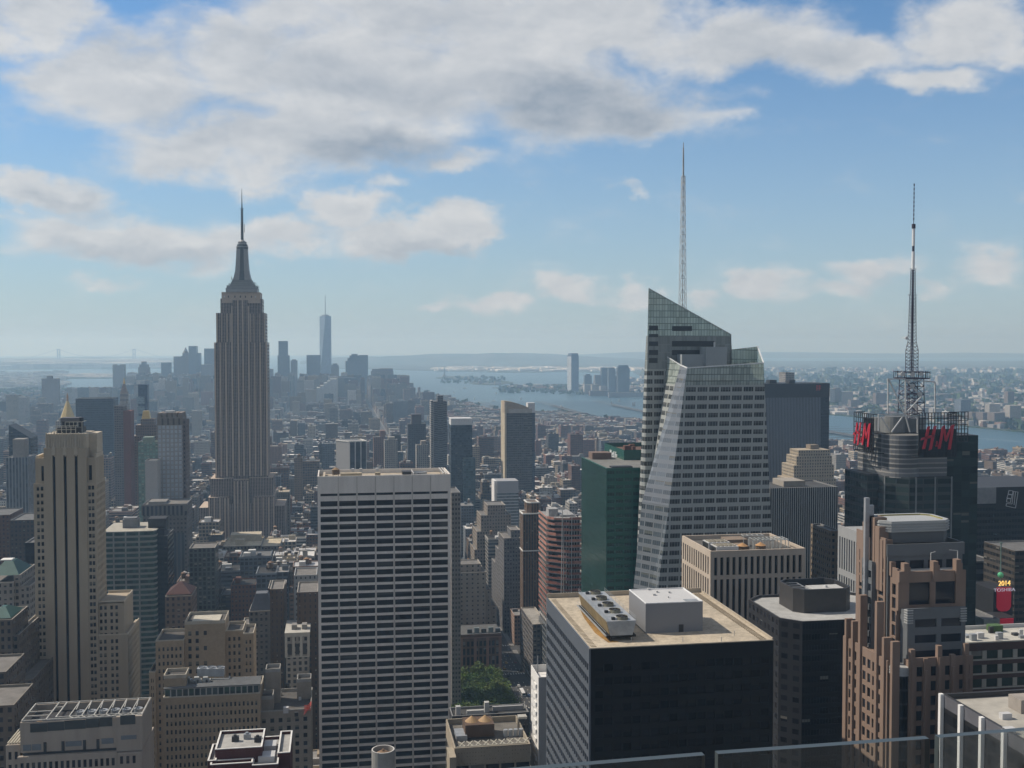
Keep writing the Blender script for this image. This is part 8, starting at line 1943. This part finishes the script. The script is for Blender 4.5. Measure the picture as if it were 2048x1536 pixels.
# ---------------------------------------------------------------- park trees, traffic, terrace glass
rn = random.Random(31)
m_leaf = plain('tree_leaves', (1, 1, 1), .75, noise=.15, nscale=.4, spec=.2); m_bark = plain('tree_bark', (.06, .045, .035), .95)
land('lawn', [(-140, 628), (118, 628), (118, 798), (-140, 798)], .08, plain('park_ground', (.06, .085, .035), .95, noise=.3, nscale=.1), .2)
def crown_mesh(seed):
    r = random.Random(seed); b = MB(); H = 14.0
    lobes = [(r.uniform(-3, 3), r.uniform(-3, 3), H*r.uniform(.5, .95), r.uniform(1.7, 3.0)) for _ in range(15)]
    for (lx, ly, lz, lr) in lobes:
        k0 = r.uniform(.65, 1.35); hue = r.uniform(-.012, .02)
        for _ in range(95):
            d = Vector((r.gauss(0, 1), r.gauss(0, 1), r.gauss(0, 1)*.8)).normalized()*lr*r.uniform(.55, 1.05); P = Vector((lx, ly, lz))+d
            s = r.uniform(.22, .46); u = Vector((r.uniform(-1, 1), r.uniform(-1, 1), r.uniform(-.5, .5))).normalized(); v = u.cross(Vector((r.uniform(-1, 1), r.uniform(-1, 1), r.uniform(.2, 1)))).normalized()
            k = k0*r.uniform(.75, 1.25); b.poly([P-u*s-v*s*.6, P+u*s-v*s*.6, P+u*s*.7+v*s*.8, P-u*s*.7+v*s*.8], 0, None, ((.074+hue)*k, .118*k, .026*k))
    return b.mesh('crown', m_leaf, (0, 0, 0))
def trunk_mesh(seed):
    r = random.Random(seed); b = MB(); b.cyl(0, 0, 0, 6.5, .38, .22, 8)
    for q in range(5): a = q*1.26+r.random(); b.bar((0, 0, 4.2+q*.4), (2.4*math.cos(a), 2.4*math.sin(a), 8.5+r.random()*2), .2)
    return b.mesh('trunk', m_bark, (0, 0, 0))
CM = [crown_mesh(s) for s in range(5)]; TM = [trunk_mesh(s) for s in range(3)]
def tree(x, y, s, i, label, group):
    o = thing('park_tree', label, 'tree', (x, y, .08), group); o.scale = (s, s, s*rn.uniform(.9, 1.1)); o.rotation_euler = (0, 0, rn.uniform(0, 6.28))
    for nm, me in (('trunk', TM[i % 3]), ('crown', CM[i % 5])): c = bpy.data.objects.new(nm, me); COL.objects.link(c); c.parent = o
i = 0
for gyv in range(14):
    for gxv in range(11):
        x, y = 8+gxv*10.6+rn.uniform(-2, 2), 634+gyv*12+rn.uniform(-2.5, 2.5)
        px, py, d = proj((x, y, 14))
        if x > 123 or not (885 < px < 1085): continue
        tree(x, y, rn.uniform(1.2, 1.5), i, 'leafy green tree in the packed grove of the park', 'trees of the park grove'); i += 1
# traffic on the avenue
CARC = [('yellow', (.55, .34, .03)), ('white', (.62, .62, .61)), ('black', (.015, .015, .017)), ('silver', (.32, .33, .34)), ('dark red', (.16, .02, .02)), ('blue', (.04, .07, .16))]
m_tyre = plain('tyre', (.012, .012, .012), .85); m_cg = plain('car_glass', (.02, .024, .03), .1)
def carmesh(b, L, W_, H):
    prof = [(-.5, .22), (-.5, .58), (-.44, .64), (-.30, .66), (-.18, 1.0), (.14, 1.0), (.27, .66), (.46, .58), (.5, .45), (.5, .22)]
    for s in (0, 1):
        pass
    P = [[(sx*W_/2*(.86 if z > .7 else 1), y*L, z*H) for (y, z) in prof] for sx in (-1, 1)]; n = len(prof)
    b.poly(P[0][::-1]); b.poly(P[1])
    for k in range(n):
        j = (k+1) % n; gl = k in (3, 5); b.poly([P[0][k], P[0][j], P[1][j], P[1][k]], 1 if gl else 0)
    for sy in (-.31, .31):
        for sx in (-1, 1):
            c = [(sx*W_*.5, sy*L+.34*math.cos(a*.785), .34+.34*math.sin(a*.785)) for a in range(8)]; e = [(sx*W_*.38, p[1], p[2]) for p in c]
            b.poly(c if sx > 0 else c[::-1], 2)
            for a in range(8): q = (a+1) % 8; b.poly([c[a], c[q], e[q], e[a]], 2)
        for sx in (-1, 1):
            x_ = sx*W_*.435; b.poly([(x_, -.26*L, .70*H), (x_, .2*L, .70*H), (x_, .11*L, .95*H), (x_, -.16*L, .95*H)] if sx > 0 else [(x_, -.16*L, .95*H), (x_, .11*L, .95*H), (x_, .2*L, .70*H), (x_, -.26*L, .70*H)], 1)
CMS = []
for nm, c in CARC: b = MB(); carmesh(b, 4.7, 1.85, 1.48); CMS.append((nm, b.mesh('car', [plain('car_paint_'+nm.replace(' ', '_'), c, .25, noise=.03, spec=.6), m_cg, m_tyre], (0, 0, 0))))
lanes = [128.5, 132.2, 136.2, 140.2, 143.6]; k = 0; usedp = []
for (lx, y) in ((0, 852), (1, 846), (0, 872), (2, 861), (3, 880), (1, 893), (0, 905), (4, 898), (2, 918), (3, 932), (1, 944), (0, 957), (4, 861), (2, 800), (4, 838), (0, 815), (3, 776), (1, 826), (2, 968), (4, 981)):
    nm, me = CMS[(k*5+lx) % 6] if k not in (3, 6) else CMS[0]
    o = bpy.data.objects.new('parked_car' if lx in (0, 4) else 'car', me); COL.objects.link(o); o.location = (lanes[lx], y, .08)
    tag(o, '%s car %s on the avenue past the park' % (nm, 'parked by the kerb' if lx in (0, 4) else 'driving in a lane'), 'car', 'cars on the avenue by the park'); k += 1
b0_ = thing('city_bus', 'white roofed bus on the avenue beside the park trees', 'bus', (140.4, 812, .08)); p = PZ(1045, 1381, 3)
b0_.location = (p.x, p.y, .08); bx_, by_ = p.x, p.y
b = MB(); b.box(bx_-1.3, bx_+1.3, by_-6, by_+6, .5, 2.95, bot=True); b.box(bx_-1.2, bx_+1.2, by_-5.9, by_+5.9, 2.95, 3.1); b.build('body', plain('bus_white', (.62, .63, .64), .4, noise=.04), b0_)
b = MB(); b.box(bx_-1.33, bx_-1.31, by_-5.5, by_+5.5, 1.4, 2.5); b.box(bx_+1.31, bx_+1.33, by_-5.5, by_+5.5, 1.4, 2.5); b.box(bx_-1.1, bx_+1.1, by_-6.03, by_-6.01, 1.3, 2.6); b.build('window_band', m_cg, b0_)
for sy in (-3.8, 3.6):
    for sx in (-1, 1):
        b = MB(); c = [(bx_+sx*1.32, by_+sy+.5*math.cos(a*.524), .55+.5*math.sin(a*.524)) for a in range(12)]; e = [(bx_+sx*1.0, q[1], q[2]) for q in c]
        b.poly(c if sx > 0 else c[::-1])
        for a in range(12): q = (a+1) % 12; b.poly([c[a], c[q], e[q], e[a]])
        b.build('wheel', m_tyre, b0_)
# terrace glass in front of the viewer
m_pg = bpy.data.materials.new('terrace_glass'); m_pg.use_nodes = True; t = NT(m_pg.node_tree); t.n.clear()
fr = t.new('ShaderNodeFresnel', {'IOR': 1.5}); tr = t.new('ShaderNodeBsdfTransparent', {'Color': (.93, .955, .95)}); gb = t.new('ShaderNodeBsdfGlossy', {'Color': (1, 1, 1), 'Roughness': .03})
ms = t.new('ShaderNodeMixShader', {0: t.m('MULTIPLY', fr.outputs[0], 1.1, 0, True), 1: tr.outputs[0], 2: gb.outputs[0]}); t.new('ShaderNodeOutputMaterial', {0: ms.outputs[0]})
m_pe = plain('glass_edge', (.055, .07, .075), .3, noise=.02, spec=.4)
HB = .62
def gp(px, py): d = ray(px, py); k = HB/-d.z; return Vector((d.x*k, d.y*k, CAMZ-HB))
def panel(pa, pb, label):
    a, c = gp(*pa), gp(*pb); o = thing('glass_barrier', label, 'glass barrier', ((a.x+c.x)/2, (a.y+c.y)/2, CAMZ-1.75)); dr = (c-a).normalized(); nr = Vector((-dr.y, dr.x, 0))*.013
    H_ = 1.13; b = MB()
    q = [a, c, c+nr, a+nr]; lo = [Vector((v.x, v.y, v.z-H_)) for v in q]
    b.poly([lo[0], lo[1], q[1], q[0]]); b.poly([lo[2], lo[3], q[3], q[2]]); b.build('pane', m_pg, o)
    b = MB(); b.poly([q[0], q[1], q[2], q[3]]); b.poly([lo[1], lo[2], q[2], q[1]]); b.poly([lo[3], lo[0], q[0], q[3]]); b.build('polished_edge', m_pe, o)
    return a, c
p1 = panel((700, 1569), (1410, 1510.5), 'clear glass barrier pane whose edge crosses the foot of the black tower')
p2 = panel((1436, 1508), (1859, 1477.5), 'clear glass barrier pane in front of the pink granite tower foot')
p3 = panel((1879, 1475.5), (2600, 1415), 'clear glass barrier pane in front of the white finned tower')
a, c = p1[0], p3[1]; dr = (c-a).normalized(); nr = Vector((-dr.y, dr.x, 0)); zt_ = CAMZ-HB-1.13
b = MB(); f = [a-dr*2-nr*.25, c+dr*2-nr*.25, c+dr*2+nr*.25, a-dr*2+nr*.25]; b.loft([(v.x, v.y, zt_-.5) for v in f], [(v.x, v.y, zt_) for v in f]); b.poly([(v.x, v.y, zt_-.5) for v in f][::-1]); tag(b.build('terrace_kerb', plain('terrace_stone', (.3, .29, .27), .85)), kind='structure')
